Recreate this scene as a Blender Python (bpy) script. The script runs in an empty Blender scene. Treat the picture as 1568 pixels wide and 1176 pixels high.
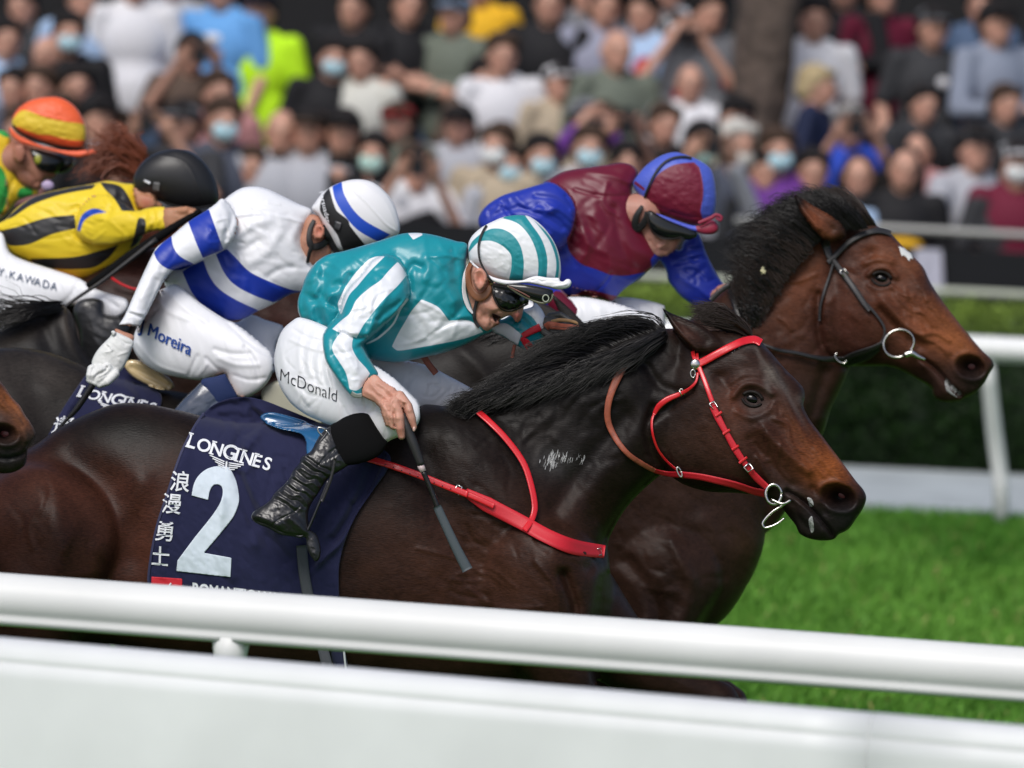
import bpy, math, random
import numpy as np
from mathutils import Vector, Matrix
SC = bpy.context.scene
COL = SC.collection
rnd = random.Random(7)
RNG = np.random.default_rng(11)

# ---------------------------------------------------------------- camera
F = 8400.0                     # focal length in photo pixels (photo 1568 x 1176)
CAMZ = 2.26
PITCH = math.atan(432 / F)
ROLL = 0.05
W_ = np.array([0, math.cos(PITCH), -math.sin(PITCH)])
R0 = np.array([1.0, 0, 0]); U0 = np.array([0, math.sin(PITCH), math.cos(PITCH)])
R_ = math.cos(ROLL) * R0 + math.sin(ROLL) * U0
U_ = -math.sin(ROLL) * R0 + math.cos(ROLL) * U0
CAM = np.array([0, 0, CAMZ])
cd = bpy.data.cameras.new('camera'); cam = bpy.data.objects.new('camera', cd); COL.objects.link(cam)
m3 = Matrix((R_.tolist(), U_.tolist(), (-W_).tolist())).transposed()
cam.matrix_world = Matrix.Translation(CAM.tolist()) @ m3.to_4x4()
cd.sensor_width = 36; cd.lens = 36 * F / 1568; cd.clip_start = 0.1; cd.clip_end = 500
cd.dof.use_dof = True; cd.dof.focus_distance = 13.75; cd.dof.aperture_fstop = 3.0
SC.camera = cam
# ---------------------------------------------------------------- light
SUN_EL, SUN_AZ = 48.0, -160.0      # azimuth: where the soft sun stands, behind the camera and high
wd = bpy.data.worlds.new('World'); SC.world = wd; wd.use_nodes = True
nt = wd.node_tree; bg = nt.nodes['Background']; bg.inputs['Strength'].default_value = 0.118
sk = nt.nodes.new('ShaderNodeTexSky'); sk.sky_type = 'NISHITA'; sk.sun_disc = False
sk.sun_elevation = math.radians(SUN_EL); sk.sun_rotation = math.radians(SUN_AZ)
sk.air_density = 0.6; sk.dust_density = 2.5; sk.ozone_density = 1.0
nt.links.new(sk.outputs[0], bg.inputs[0])
sl = bpy.data.lights.new('sun', 'SUN'); sl.energy = 1.85; sl.angle = math.radians(28); sl.color = (1, .985, .95)
so = bpy.data.objects.new('sun', sl); COL.objects.link(so)
_a = math.radians(SUN_AZ); _e = math.radians(SUN_EL)
_d = Vector((math.sin(_a) * math.cos(_e), math.cos(_a) * math.cos(_e), math.sin(_e)))
so.rotation_euler = _d.to_track_quat('Z', 'Y').to_euler()
vs = SC.view_settings
vs.view_transform = 'Standard'; vs.look = 'None'; vs.gamma = 1; vs.exposure = 0.24; vs.use_curve_mapping = False

def P(px, py, d):
    """photo pixel + depth along the view axis -> world point(s)"""
    px = np.asarray(px, float); py = np.asarray(py, float); d = np.asarray(d, float)
    return CAM + d[..., None] * (W_ + ((px - 784) / F)[..., None] * R_ - ((py - 588) / F)[..., None] * U_)
def zt(x0, y0, s):
    return lambda L: [(x0 + p[0] / s, y0 + p[1] / s) + tuple(p[2:]) for p in L]

# ---------------------------------------------------------------- objects
def tag(o, label=None, cat=None, group=None, kind=None):
    if label: o['label'] = label
    if cat: o['category'] = cat
    if group: o['group'] = group
    if kind: o['kind'] = kind
    return o
def wpos(o):
    p = np.zeros(3)
    while o is not None:
        p = p + np.array(o.location); o = o.parent
    return p
def mk(name, V, Fc, mat, parent=None, smooth=True, attrs=None, origin=None):
    V = np.asarray(V, float).reshape(-1, 3)
    og = V.mean(0) if origin is None else np.array(origin, float)
    me = bpy.data.meshes.new(name)
    if isinstance(Fc, np.ndarray):
        n = Fc.shape[1]; me.vertices.add(len(V)); me.vertices.foreach_set('co', (V - og).astype(np.float32).ravel())
        me.loops.add(Fc.size); me.loops.foreach_set('vertex_index', Fc.astype(np.int32).ravel())
        me.polygons.add(len(Fc)); me.polygons.foreach_set('loop_start', np.arange(0, Fc.size, n, dtype=np.int32))
        me.update(calc_edges=True); me.validate()
    else:
        me.from_pydata((V - og).tolist(), [], Fc); me.update()
    me.polygons.foreach_set('use_smooth', [smooth] * len(me.polygons))
    if attrs:
        for k, a in attrs.items():
            a = np.asarray(a, np.float32)
            if a.ndim == 2:
                at = me.color_attributes.new(k, 'FLOAT_COLOR', 'POINT')
                c4 = np.ones((len(a), 4), np.float32); c4[:, :3] = a; at.data.foreach_set('color', c4.ravel())
            else:
                at = me.attributes.new(k, 'FLOAT', 'POINT'); at.data.foreach_set('value', a)
    if mat: me.materials.append(mat)
    o = bpy.data.objects.new(name, me); COL.objects.link(o)
    if isinstance(parent, Fam): parent.kids.append(o); o.location = og.tolist()
    elif parent is not None:
        o.parent = parent; o.location = (og - wpos(parent)).tolist()
    else: o.location = og.tolist()
    return o
class Fam:
    """clothes waiting for the body they will be children of"""
    def __init__(s): s.kids = []; s.hfs = []
    def adopt(s, body):
        for k in s.kids: k.location = (np.array(k.location) - wpos(body)).tolist(); k.parent = body
def join(parts):
    VV, FF, n = [], [], 0
    for V, Fc in parts:
        V = np.asarray(V, float); VV.append(V); FF += [tuple(i + n for i in f) for f in Fc]; n += len(V)
    return np.concatenate(VV), FF

# ---------------------------------------------------------------- splines and fields
def spl(pts, closed=True, n=7):
    """Catmull-Rom through points; a third value 1 marks a sharp corner"""
    L = [(p[0], p[1]) for p in pts]; cn = [len(p) > 2 and bool(p[2]) for p in pts]; N = len(L)
    Q = np.array(L, float); out = []
    T = np.zeros_like(Q)
    for i in range(N):
        if closed: a, b = Q[(i - 1) % N], Q[(i + 1) % N]
        else: a, b = Q[max(i - 1, 0)], Q[min(i + 1, N - 1)]
        T[i] = 0 if cn[i] else (b - a) / 2
    for i in range(N if closed else N - 1):
        j = (i + 1) % N; p0, p1 = Q[i], Q[j]; L_ = np.linalg.norm(p1 - p0)
        def lim(t):
            l = np.linalg.norm(t); return t if l < 1.1 * L_ else t * 1.1 * L_ / (l + 1e-9)
        t0, t1 = lim(T[i]), lim(T[j])
        t = np.linspace(0, 1, n, endpoint=False)[:, None]
        out.append((2*t**3 - 3*t**2 + 1) * p0 + (t**3 - 2*t**2 + t) * t0 + (-2*t**3 + 3*t**2) * p1 + (t**3 - t**2) * t1)
    out = np.concatenate(out)
    return out if closed else np.vstack([out, Q[-1]])
def segdist(X, Y, pl, closed):
    sh = X.shape; x = X.ravel().astype(np.float32); y = Y.ravel().astype(np.float32)
    A = pl.astype(np.float32); B = np.roll(A, -1, 0) if closed else A[1:]
    if not closed: A = A[:-1]
    best = np.full(x.shape, 1e12, np.float32)
    for a, b in zip(A, B):
        dx, dy = b - a; l2 = dx * dx + dy * dy + 1e-9
        t = np.clip(((x - a[0]) * dx + (y - a[1]) * dy) / l2, 0, 1)
        ex = x - a[0] - t * dx; ey = y - a[1] - t * dy
        np.minimum(best, ex * ex + ey * ey, out=best)
    return np.sqrt(best).reshape(sh)
def inside(X, Y, pl):
    x = X.ravel(); y = Y.ravel(); r = np.zeros(x.shape, bool); A = pl; B = np.roll(pl, -1, 0)
    for a, b in zip(A, B):
        if a[1] == b[1]: continue
        c = ((a[1] > y) != (b[1] > y)) & (x < (b[0] - a[0]) * (y - a[1]) / (b[1] - a[1]) + a[0])
        r ^= c
    return r.reshape(X.shape)
def psdf(X, Y, pts, n=6, raw=False):
    pl = np.array([p[:2] for p in pts], float) if raw else spl(pts, True, n)
    d = segdist(X, Y, pl, True); return np.where(inside(X, Y, pl), d, -d)
def poisson(mask, it=70):
    mask = np.pad(mask, 1); H, Wd = mask.shape
    if min(H, Wd) > 24:
        c = mask[:H // 2 * 2, :Wd // 2 * 2].reshape(H // 2, 2, Wd // 2, 2).mean((1, 3)) > .5
        uc = poisson(c, it) * 4
        u = np.zeros(mask.shape); up = np.repeat(np.repeat(uc, 2, 0), 2, 1); u[:up.shape[0], :up.shape[1]] = up
    else: u = np.zeros(mask.shape)
    u *= mask; yy, xx = np.indices(mask.shape); red = ((yy + xx) % 2 == 0) & mask; blk = ((yy + xx) % 2 == 1) & mask
    for k in range(it):
        for m in (red, blk):
            g = np.zeros_like(u); g[1:-1, 1:-1] = (u[:-2, 1:-1] + u[2:, 1:-1] + u[1:-1, :-2] + u[1:-1, 2:] + 1) / 4
            u = np.where(m, u + 1.6 * (g - u), u)
    return np.maximum(u[1:-1, 1:-1], 0)
def noise2(X, Y, sx, sy, ang=0, seed=0, octv=2):
    r = np.random.default_rng(seed); c, s = math.cos(ang), math.sin(ang)
    out = 0; amp = 1
    for o in range(octv):
        u = (X * c + Y * s) / sx * 2**o; v = (-X * s + Y * c) / sy * 2**o
        G = r.standard_normal((128, 128)); iu = np.floor(u).astype(int); iv = np.floor(v).astype(int)
        fu = u - iu; fv = v - iv; fu = fu * fu * (3 - 2 * fu); fv = fv * fv * (3 - 2 * fv)
        g = lambda a, b: G[a % 128, b % 128]
        out = out + amp * ((g(iu, iv) * (1 - fu) + g(iu + 1, iv) * fu) * (1 - fv) + (g(iu, iv + 1) * (1 - fu) + g(iu + 1, iv + 1) * fu) * fv)
        amp *= .5
    return out * .6
def blur(A, n):
    for _ in range(n):
        B = np.pad(A, 1, mode='edge'); A = (B[:-2, 1:-1] + B[2:, 1:-1] + B[1:-1, :-2] + B[1:-1, 2:] + 4 * A) / 8
    return A
BIG = 1e6
class HF:
    """a closed solid: a near and a far surface over a silhouette, in photo pixels at depth D (z px, away positive)"""
    def __init__(s, x0, y0, x1, y1, D=14.0, h=2.5):
        s.x0, s.y0, s.h, s.D = x0, y0, h, D
        s.nx = int((x1 - x0) / h) + 1; s.ny = int((y1 - y0) / h) + 1
        s.Y, s.X = np.mgrid[0:s.ny, 0:s.nx].astype(float); s.X = x0 + s.X * h; s.Y = y0 + s.Y * h
        s.N = np.full(s.X.shape, BIG); s.Fr = np.full(s.X.shape, -BIG); s.S = np.full(s.X.shape, -BIG); s.Z0 = np.zeros(s.X.shape)
    def _merge(s, sl, T, zc, sd, b):
        N, Fr, S, Z0 = s.N[sl], s.Fr[sl], s.S[sl], s.Z0[sl]
        ins = sd > 0; n = np.where(ins, zc - T, BIG); f = np.where(ins, zc + T, -BIG)
        def smin(a, c, k):
            h = np.clip(.5 + .5 * (c - a) / k, 0, 1); return c * (1 - h) + a * h - k * h * (1 - h)
        both = ins & (N < BIG / 2)
        s.N[sl] = np.where(both, smin(N, n, b), np.minimum(N, n)); s.Fr[sl] = np.where(both, -smin(-Fr, -f, b), np.maximum(Fr, f))
        s.Z0[sl] = np.where(sd > S, zc, Z0); s.S[sl] = np.maximum(S, sd)
    def _win(s, x0, y0, x1, y1, m=12):
        i0 = max(int((x0 - m - s.x0) / s.h), 0); i1 = min(int((x1 + m - s.x0) / s.h) + 2, s.nx)
        j0 = max(int((y0 - m - s.y0) / s.h), 0); j1 = min(int((y1 + m - s.y0) / s.h) + 2, s.ny)
        return np.s_[j0:j1, i0:i1]
    def poly(s, pts, k=.6, zc=0, cap=None, b=8, n=6, raw=False, pw=.5):
        pl = np.array([p[:2] for p in pts], float) if raw else spl(pts, True, n)
        sl = s._win(pl[:, 0].min(), pl[:, 1].min(), pl[:, 0].max(), pl[:, 1].max())
        X, Y = s.X[sl], s.Y[sl]; d = segdist(X, Y, pl, True); sd = np.where(inside(X, Y, pl), d, -d)
        u = poisson(sd > 0) * s.h**2; T = k * (2 * u)**.5
        if cap: T = cap * np.tanh(T / cap)
        z = zc(X, Y) if callable(zc) else np.full(X.shape, float(zc))
        s._merge(sl, T, z, sd, b); return s
    def chain(s, nodes, flat=1.0, b=6):
        A = np.array(nodes, float); r = A[:, 3].max()
        sl = s._win(A[:, 0].min() - r, A[:, 1].min() - r, A[:, 0].max() + r, A[:, 1].max() + r)
        X, Y = s.X[sl], s.Y[sl]; best = np.full(X.shape, -BIG); T = np.zeros(X.shape); Z = np.zeros(X.shape)
        for p, q in zip(A[:-1], A[1:]):
            dx, dy = q[:2] - p[:2]; l2 = dx * dx + dy * dy + 1e-6
            t = np.clip(((X - p[0]) * dx + (Y - p[1]) * dy) / l2, 0, 1)
            d = np.hypot(X - p[0] - t * dx, Y - p[1] - t * dy); rr = p[3] + t * (q[3] - p[3]); sd = rr - d
            up = sd > best; best = np.where(up, sd, best); T = np.where(up, np.sqrt(np.maximum(rr * rr - d * d, 0)) * flat, T); Z = np.where(up, p[2] + t * (q[2] - p[2]), Z)
        s._merge(sl, T, Z, best, b); return s
    def fade(s, w=8): return np.clip(s.S / w, 0, 1)
    def ridge(s, pts, amp, w, smooth=True, fw=6):
        pl = spl(pts, False, 6) if smooth and len(pts) > 2 else np.array(pts, float)
        sl = s._win(pl[:, 0].min(), pl[:, 1].min(), pl[:, 0].max(), pl[:, 1].max(), 3 * w)
        d = segdist(s.X[sl], s.Y[sl], pl, False); s.N[sl] -= amp * np.exp(-(d / w)**2) * np.clip(s.S[sl] / fw, 0, 1); return s
    def bump(s, x, y, rx, ry, amp, ang=0):
        sl = s._win(x - rx, y - rx, x + rx, y + rx, 3 * max(rx, ry)); dx = s.X[sl] - x; dy = s.Y[sl] - y; c, q = math.cos(ang), math.sin(ang)
        u = (dx * c + dy * q) / rx; v = (-dx * q + dy * c) / ry
        s.N[sl] -= amp * np.exp(-(u * u + v * v)) * np.clip(s.S[sl] / 6, 0, 1); return s
    def area(s, pts, amp, soft):
        """raise (amp > 0) the near surface inside a polygon with a soft edge"""
        sd = psdf(s.X, s.Y, pts); s.N -= amp * np.clip(sd / soft + .5, 0, 1) * s.fade(); return s
    def wrinkle(s, amp, sx, sy, ang=0, seed=1, where=None):
        w = s.fade(10) * (1 if where is None else where)
        s.N -= amp * noise2(s.X, s.Y, sx, sy, ang, seed) * w * (s.N < BIG / 2); return s
    def folds(s, cx, cy, rx, ry, n, ang, ln, amp, w, seed, spread=.35):
        """many small creases in an area, running along ang"""
        r = random.Random(seed)
        for i in range(n):
            x = cx + r.uniform(-1, 1) * rx; y = cy + r.uniform(-1, 1) * ry; a = ang + r.gauss(0, spread); l = ln * r.uniform(.5, 1.2); b = r.gauss(0, .25) * l
            c, q = math.cos(a), math.sin(a)
            HF.ridge(s, [(x - c * l / 2, y - q * l / 2), (x - q * b, y + c * b), (x + c * l / 2, y + q * l / 2)], amp * r.uniform(.5, 1.1) * r.choice((1, -1, -1)), w * r.uniform(.7, 1.4), fw=9)
        return s
    def soften(s, n=2):
        m = s.N < BIG / 2; A = np.where(m, s.N, s.Z0); s.N = np.where(m, blur(A, n), BIG); return s
    def above(s, bases, d=2.5):
        """keep a sheet proud of what it lies on"""
        for b in bases: s.N = np.minimum(s.N, b.near(s.X, s.Y) - d)
        s.Z0 = s.N.copy(); s.Fr = s.N + 3; return s
    def near(s, px, py):
        A = np.where(s.N < BIG / 2, s.N, s.Z0); u = np.clip((np.asarray(px, float) - s.x0) / s.h, 0, s.nx - 1.001); v = np.clip((np.asarray(py, float) - s.y0) / s.h, 0, s.ny - 1.001)
        i = u.astype(int); j = v.astype(int); fu = u - i; fv = v - j
        return (A[j, i] * (1 - fu) + A[j, i + 1] * fu) * (1 - fv) + (A[j + 1, i] * (1 - fu) + A[j + 1, i + 1] * fu) * fv
    def world(s, px, py, z): return P(px, py, s.D * (1 + np.asarray(z, float) / F))
    def build(s, name, mat, parent=None, colf=None, masks=None, thin=None):
        h = s.h; c = (s.S[:-1, :-1] + s.S[1:, :-1] + s.S[:-1, 1:] + s.S[1:, 1:]) / 4
        q = c > 0; use = np.zeros(s.S.shape, int)
        cnt = np.zeros(s.S.shape, int)
        for dj in (0, 1):
            for di in (0, 1): cnt[dj:dj + q.shape[0], di:di + q.shape[1]] += q
        used = cnt > 0; bd = used & (cnt < 4)
        px = s.X.copy(); py = s.Y.copy()
        gy, gx = np.gradient(np.clip(s.S, -50, 1e9), h); g2 = gx * gx + gy * gy + 1e-6
        st = np.clip(s.S, -1.2 * h, 1.2 * h) / np.maximum(g2, .25)
        px = np.where(bd, px - st * gx, px); py = np.where(bd, py - st * gy, py)
        m = s.N < BIG / 2; N = np.where(m, s.N, s.Z0); Fr = np.where(m, s.Fr, s.Z0)
        Fr = np.maximum(Fr, N + .4)
        if thin is not None: Fr = N + thin
        zb = np.where(m, np.clip(s.Z0, N, Fr), s.Z0) if thin is None else N
        N = np.where(bd, zb, N)
        idN = np.full(s.S.shape, -1); idN[used] = np.arange(used.sum()); nN = used.sum()
        itr = used & ~bd; idF = idN.copy(); idF[itr] = nN + np.arange(itr.sum())
        V2 = np.concatenate([np.stack([px[used], py[used], N[used]], 1), np.stack([px[itr], py[itr], Fr[itr]], 1)])
        j, i = np.nonzero(q)
        qn = np.stack([idN[j, i], idN[j + 1, i], idN[j + 1, i + 1], idN[j, i + 1]], 1)
        qf = np.stack([idF[j, i], idF[j, i + 1], idF[j + 1, i + 1], idF[j + 1, i]], 1)
        ok = (qn != qf[:, [0, 3, 2, 1]]).any(1)
        Fc = np.concatenate([qn, qf[ok]])
        at = {}
        if colf is not None: at['col'] = colf(V2[:, 0], V2[:, 1])
        if masks:
            for k, pls in enumerate(masks):
                v = np.full(len(V2), -BIG)
                for p in pls: v = np.maximum(v, psdf(V2[:, 0], V2[:, 1], p))
                at['m%d' % k] = np.clip(v, -9, 9)
        if isinstance(parent, Fam): parent.hfs.append(s)
        return mk(name, s.world(V2[:, 0], V2[:, 1], V2[:, 2]), Fc, mat, parent, True, at)
class Body(HF):
    """inner() parts stay under the clothes; whatever is added after split() (neck, face, hands) is bare skin"""
    out = None
    def split(s):
        s.inn = tuple(a.copy() for a in (s.N, s.Fr, s.S, s.Z0)); o = HF(0, 0, 9, 9, s.D, s.h)
        for q in ('x0', 'y0', 'nx', 'ny', 'X', 'Y'): setattr(o, q, getattr(s, q))
        o.N = np.full(s.X.shape, BIG); o.Fr = np.full(s.X.shape, -BIG); o.S = np.full(s.X.shape, -BIG); o.Z0 = np.zeros(s.X.shape)
        s.out = o
    def _both(s, f, *a, **k):
        getattr(HF, f)(s, *a, **k)
        if s.out is not None: getattr(s.out, f)(*a, **k)
        return s
    def poly(s, *a, **k): return s._both('poly', *a, **k)
    def chain(s, *a, **k): return s._both('chain', *a, **k)
    def ridge(s, *a, **k): return s._both('ridge', *a, **k)
    def bump(s, *a, **k): return s._both('bump', *a, **k)
    def wrinkle(s, *a, **k): return s._both('wrinkle', *a, **k)
    def finish(s, fam, name, mat, colf):
        N, Fr, S, Z0 = s.inn; cs = np.full(S.shape, -BIG)
        for h in fam.hfs:
            u = (s.X - h.x0) / h.h; v = (s.Y - h.y0) / h.h; ok = (u >= 0) & (v >= 0) & (u < h.nx - 1) & (v < h.ny - 1)
            i = np.clip(np.round(u).astype(int), 0, h.nx - 1); j = np.clip(np.round(v).astype(int), 0, h.ny - 1)
            hs = np.where(ok, h.S[j, i], -BIG); hn = np.where(hs > 0, h.N[j, i], -BIG); hn = np.where(hn > BIG / 2, -BIG, hn); hf = np.where(hs > 0, np.where(h.N[j, i] < BIG / 2, h.Fr[j, i], BIG), BIG)
            cs = np.maximum(cs, hs)
            N = np.maximum(N, hn + 4); Fr = np.minimum(Fr, hf - 3)
        ok = (S > 0); Fr = np.maximum(Fr, N + 1); S = np.where(ok, np.minimum(S, cs - 2), S)
        S = np.where(cs > -BIG / 2, S, -BIG); N = np.where(S > 0, N, BIG); Fr = np.where(S > 0, Fr, -BIG)
        o = s.out; both = (N < BIG / 2) & (o.N < BIG / 2)
        mn = np.minimum(N, o.N); mx = np.maximum(Fr, o.Fr); o.Z0 = np.where(S > o.S, Z0, o.Z0); o.S = np.maximum(o.S, S); o.N = mn; o.Fr = mx
        # the inner body never comes in front of bare parts' own edges: keep the centre plane between the two surfaces
        ob = o.build(name, mat, None, colf); fam.adopt(ob); return ob

def cover(pts, bases, D, lift=4, thick=3, h=2.0, raw=False, holes=None):
    """a sheet that lies over other solids"""
    pl = np.array([p[:2] for p in pts], float) if raw else spl(pts, True, 6)
    c = HF(pl[:, 0].min() - 6, pl[:, 1].min() - 6, pl[:, 0].max() + 6, pl[:, 1].max() + 6, D, h)
    d = segdist(c.X, c.Y, pl, True); c.S = np.where(inside(c.X, c.Y, pl), d, -d)
    if holes:
        for q in holes: c.S = np.minimum(c.S, -psdf(c.X, c.Y, q, raw=raw))
    z = None
    for b in bases:
        n = b.near(c.X, c.Y); z = n if z is None else np.minimum(z, n)
    c.N = blur(z, 3) - lift; c.Z0 = c.N.copy(); c.Fr = c.N + thick
    return c
def zsurf(bases, x, y):
    z = None
    for b in bases:
        n = b.near(x, y); z = n if z is None else np.minimum(z, n)
    return z
def tubeV(C, r, n=8, cap=True):
    """tube mesh through world points C with radii r"""
    C = np.asarray(C, float); m = len(C); r = np.broadcast_to(np.asarray(r, float), (m,))
    T = np.gradient(C, axis=0); T /= np.linalg.norm(T, axis=1)[:, None] + 1e-12
    up = np.array([0, 0, 1.0]) if abs(T[0][2]) < .9 else np.array([0, 1.0, 0])
    V = []; a = np.linspace(0, 2 * math.pi, n, endpoint=False); u = up
    for i in range(m):
        s = np.cross(T[i], u); s /= np.linalg.norm(s) + 1e-12; u = np.cross(s, T[i])
        V.append(C[i] + r[i] * (np.cos(a)[:, None] * s + np.sin(a)[:, None] * u))
    V = np.concatenate(V); Fc = []
    for i in range(m - 1):
        for k in range(n):
            l = (k + 1) % n; Fc.append((i * n + k, i * n + l, (i + 1) * n + l, (i + 1) * n + k))
    if cap: Fc.append(tuple(range(n - 1, -1, -1))); Fc.append(tuple(range((m - 1) * n, m * n)))
    return V, Fc
def ptube(pts, r, D, bases=None, lift=0, n=8, closed=False, smooth=True):
    """tube from pixel points (x, y[, z]) with radius r px"""
    xy = spl([(p[0], p[1]) for p in pts], closed, 5) if smooth else np.array([p[:2] for p in pts], float)
    if closed: xy = np.vstack([xy, xy[:1]])
    if bases is not None: z = zsurf(bases, xy[:, 0], xy[:, 1]) - lift; z = np.convolve(np.pad(z, 2, 'edge'), np.ones(5) / 5, 'valid')
    else:
        zz = [p[2] if len(p) > 2 else 0 for p in pts]
        if closed: zz = zz + zz[:1]
        z = np.interp(np.linspace(0, 1, len(xy)), np.linspace(0, 1, len(zz)), zz)
    W = P(xy[:, 0], xy[:, 1], D * (1 + z / F)); pm = D / F
    rr = np.interp(np.linspace(0, 1, len(xy)), np.linspace(0, 1, len(r)), r) if isinstance(r, (list, tuple)) else np.full(len(xy), float(r))
    return tubeV(W, rr * pm, n)
def strapV(pts, w, D, bases, lift=3, th=2.0, z=None, n=6):
    """flat leather strap lying on solids; w px wide (number or list)"""
    xy = spl(pts, False, n); m = len(xy); T = np.gradient(xy, axis=0); T /= np.linalg.norm(T, axis=1)[:, None] + 1e-9
    Nn = np.stack([-T[:, 1], T[:, 0]], 1); ww = np.interp(np.linspace(0, 1, m), np.linspace(0, 1, len(w)), w) if isinstance(w, (list, tuple)) else np.full(m, float(w))
    rows = []
    prof = [(-.5, 0), (-.46, 1), (-.2, 1.15), (.2, 1.15), (.46, 1), (.5, 0)]
    zc = None
    if bases is not None:
        zs = [zsurf(bases, xy[:, 0] + Nn[:, 0] * ww * a, xy[:, 1] + Nn[:, 1] * ww * a) for a in (-.5, 0, .5)]
        zs = [np.convolve(np.pad(q, 3, 'edge'), np.ones(7) / 7, 'valid') for q in zs]
    for a, t in prof:
        X = xy[:, 0] + Nn[:, 0] * ww * a; Y = xy[:, 1] + Nn[:, 1] * ww * a
        if bases is not None:
            f = (a + .5); Z = zs[0] * (1 - f) + zs[2] * f; Z = np.minimum(Z, zs[1]) * .5 + Z * .5
        else: Z = np.interp(np.linspace(0, 1, m), np.linspace(0, 1, len(z)), z) if isinstance(z, (list, tuple)) else np.full(m, float(z))
        rows.append(P(X, Y, D * (1 + (Z - lift - t * th) / F)))
    V = np.stack(rows, 1).reshape(-1, 3); k = len(prof); Fc = []
    for i in range(m - 1):
        for j in range(k):
            l = (j + 1) % k; Fc.append((i * k + j, i * k + l, (i + 1) * k + l, (i + 1) * k + j))
    Fc.append(tuple(range(k))); Fc.append(tuple(range((m - 1) * k, m * k))[::-1])
    return V, Fc
def hairV(guides, n, D, bases=None, lift=2, w=2.0, seed=1, jit=6, seg=10, frizz=3, zj=10, lenj=.25):
    """strands between neighbouring guides (lists of (x, y, z) of equal length)"""
    r = np.random.default_rng(seed); G = np.array([[np.interp(np.linspace(0, 1, seg), np.linspace(0, 1, len(g)), np.array(g, float)[:, c]) for c in range(3)] for g in guides])
    sp = np.array([spl([(x, y) for x, y, z in g], False, 8)[np.linspace(0, (len(g) - 1) * 8, seg).astype(int)] for g in guides]); G[:, 0] = sp[:, :, 0]; G[:, 1] = sp[:, :, 1]
    u = r.random(n) * (len(guides) - 1); i = np.minimum(u.astype(int), len(guides) - 2); f = (u - i)[:, None, None]
    S = G[i] * (1 - f) + G[i + 1] * f                      # n,3,seg
    t = np.linspace(0, 1, seg)
    root = S[:, :, :1]; L = 1 - lenj * r.random((n, 1, 1)); S2 = root + 0 * S
    ti = np.clip(t[None] * L[:, 0], 0, 1) * (seg - 1); a = np.minimum(ti.astype(int), seg - 2); fa = ti - a
    for c in range(3): S2[:, c] = np.take_along_axis(S[:, c], a, 1) * (1 - fa) + np.take_along_axis(S[:, c], a + 1, 1) * fa
    S = S2
    off = r.standard_normal((n, 3, 1)) * np.array([jit, jit, zj])[None, :, None] * (.35 + t)[None, None]
    ph = r.random((n, 2, 1)) * 6.28; fr = 1 + 2.5 * r.random((n, 2, 1))
    S = S + off; S[:, :2] += np.sin(t[None, None] * 6.28 * fr + ph) * frizz * t[None, None] * r.random((n, 1, 1))
    if bases is not None:
        zz = zsurf(bases, S[:, 0], S[:, 1]); S[:, 2] = np.minimum(S[:, 2], zz - lift - 6 * r.random((n, 1)))
    dx = np.gradient(S[:, 0], axis=1); dy = np.gradient(S[:, 1], axis=1); l = np.hypot(dx, dy) + 1e-6
    nx, ny = -dy / l, dx / l; wd_ = w * (.5 + r.random((n, 1))) * (1 - t[None]**2 * .92) * .5
    V = []
    for sgn, dz in ((-1, 0), (0, -wd_ * .9), (1, 0)):
        V.append(np.stack([S[:, 0] + sgn * nx * wd_, S[:, 1] + sgn * ny * wd_, S[:, 2] + dz], 2))
    V = np.stack(V, 2)                                      # n,seg,3,3
    idx = np.arange(n * seg * 3).reshape(n, seg, 3); q = []
    for a in (0, 1): q.append(np.stack([idx[:, :-1, a], idx[:, :-1, a + 1], idx[:, 1:, a + 1], idx[:, 1:, a]], -1).reshape(-1, 4))
    V = V.reshape(-1, 3); return P(V[:, 0], V[:, 1], D * (1 + V[:, 2] / F)), np.concatenate(q)
def textV(body, org, ex, ey, D, bases, lift=3, font=None, bold=0.0, shear=0.0, zc=None, space=1.0, th=0):
    """letters as mesh: org px of the baseline start, ex / ey px vectors of one em to the right / up"""
    cu = bpy.data.curves.new('t', 'FONT'); cu.body = body; cu.size = 1; cu.offset = bold; cu.shear = shear; cu.space_character = space; cu.resolution_u = 4
    ob = bpy.data.objects.new('t', cu); COL.objects.link(ob); bpy.context.view_layer.update()
    dg = bpy.context.evaluated_depsgraph_get(); me = bpy.data.meshes.new_from_object(ob.evaluated_get(dg))
    v = np.array([p.co[:] for p in me.vertices]); fc = [tuple(p.vertices) for p in me.polygons]
    bpy.data.objects.remove(ob); bpy.data.curves.remove(cu); bpy.data.meshes.remove(me)
    X = org[0] + v[:, 0] * ex[0] + v[:, 1] * ey[0]; Y = org[1] + v[:, 0] * ex[1] + v[:, 1] * ey[1]
    Z = (zsurf(bases, X, Y) if bases is not None else np.full(X.shape, float(zc or 0))) - lift
    return P(X, Y, D * (1 + Z / F)), fc
def ringV(x, y, z, R, r, D, n=28, m=8, a0=0, a1=360, sx=1.0, ang=0):
    a = np.radians(np.linspace(a0, a1, n)); c, s = math.cos(ang), math.sin(ang); u = R * sx * np.cos(a); v = R * np.sin(a)
    return tubeV(P(x + u * c - v * s, y + u * s + v * c, D * (1 + (z + 0 * a) / F)), r * D / F, m)
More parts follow.
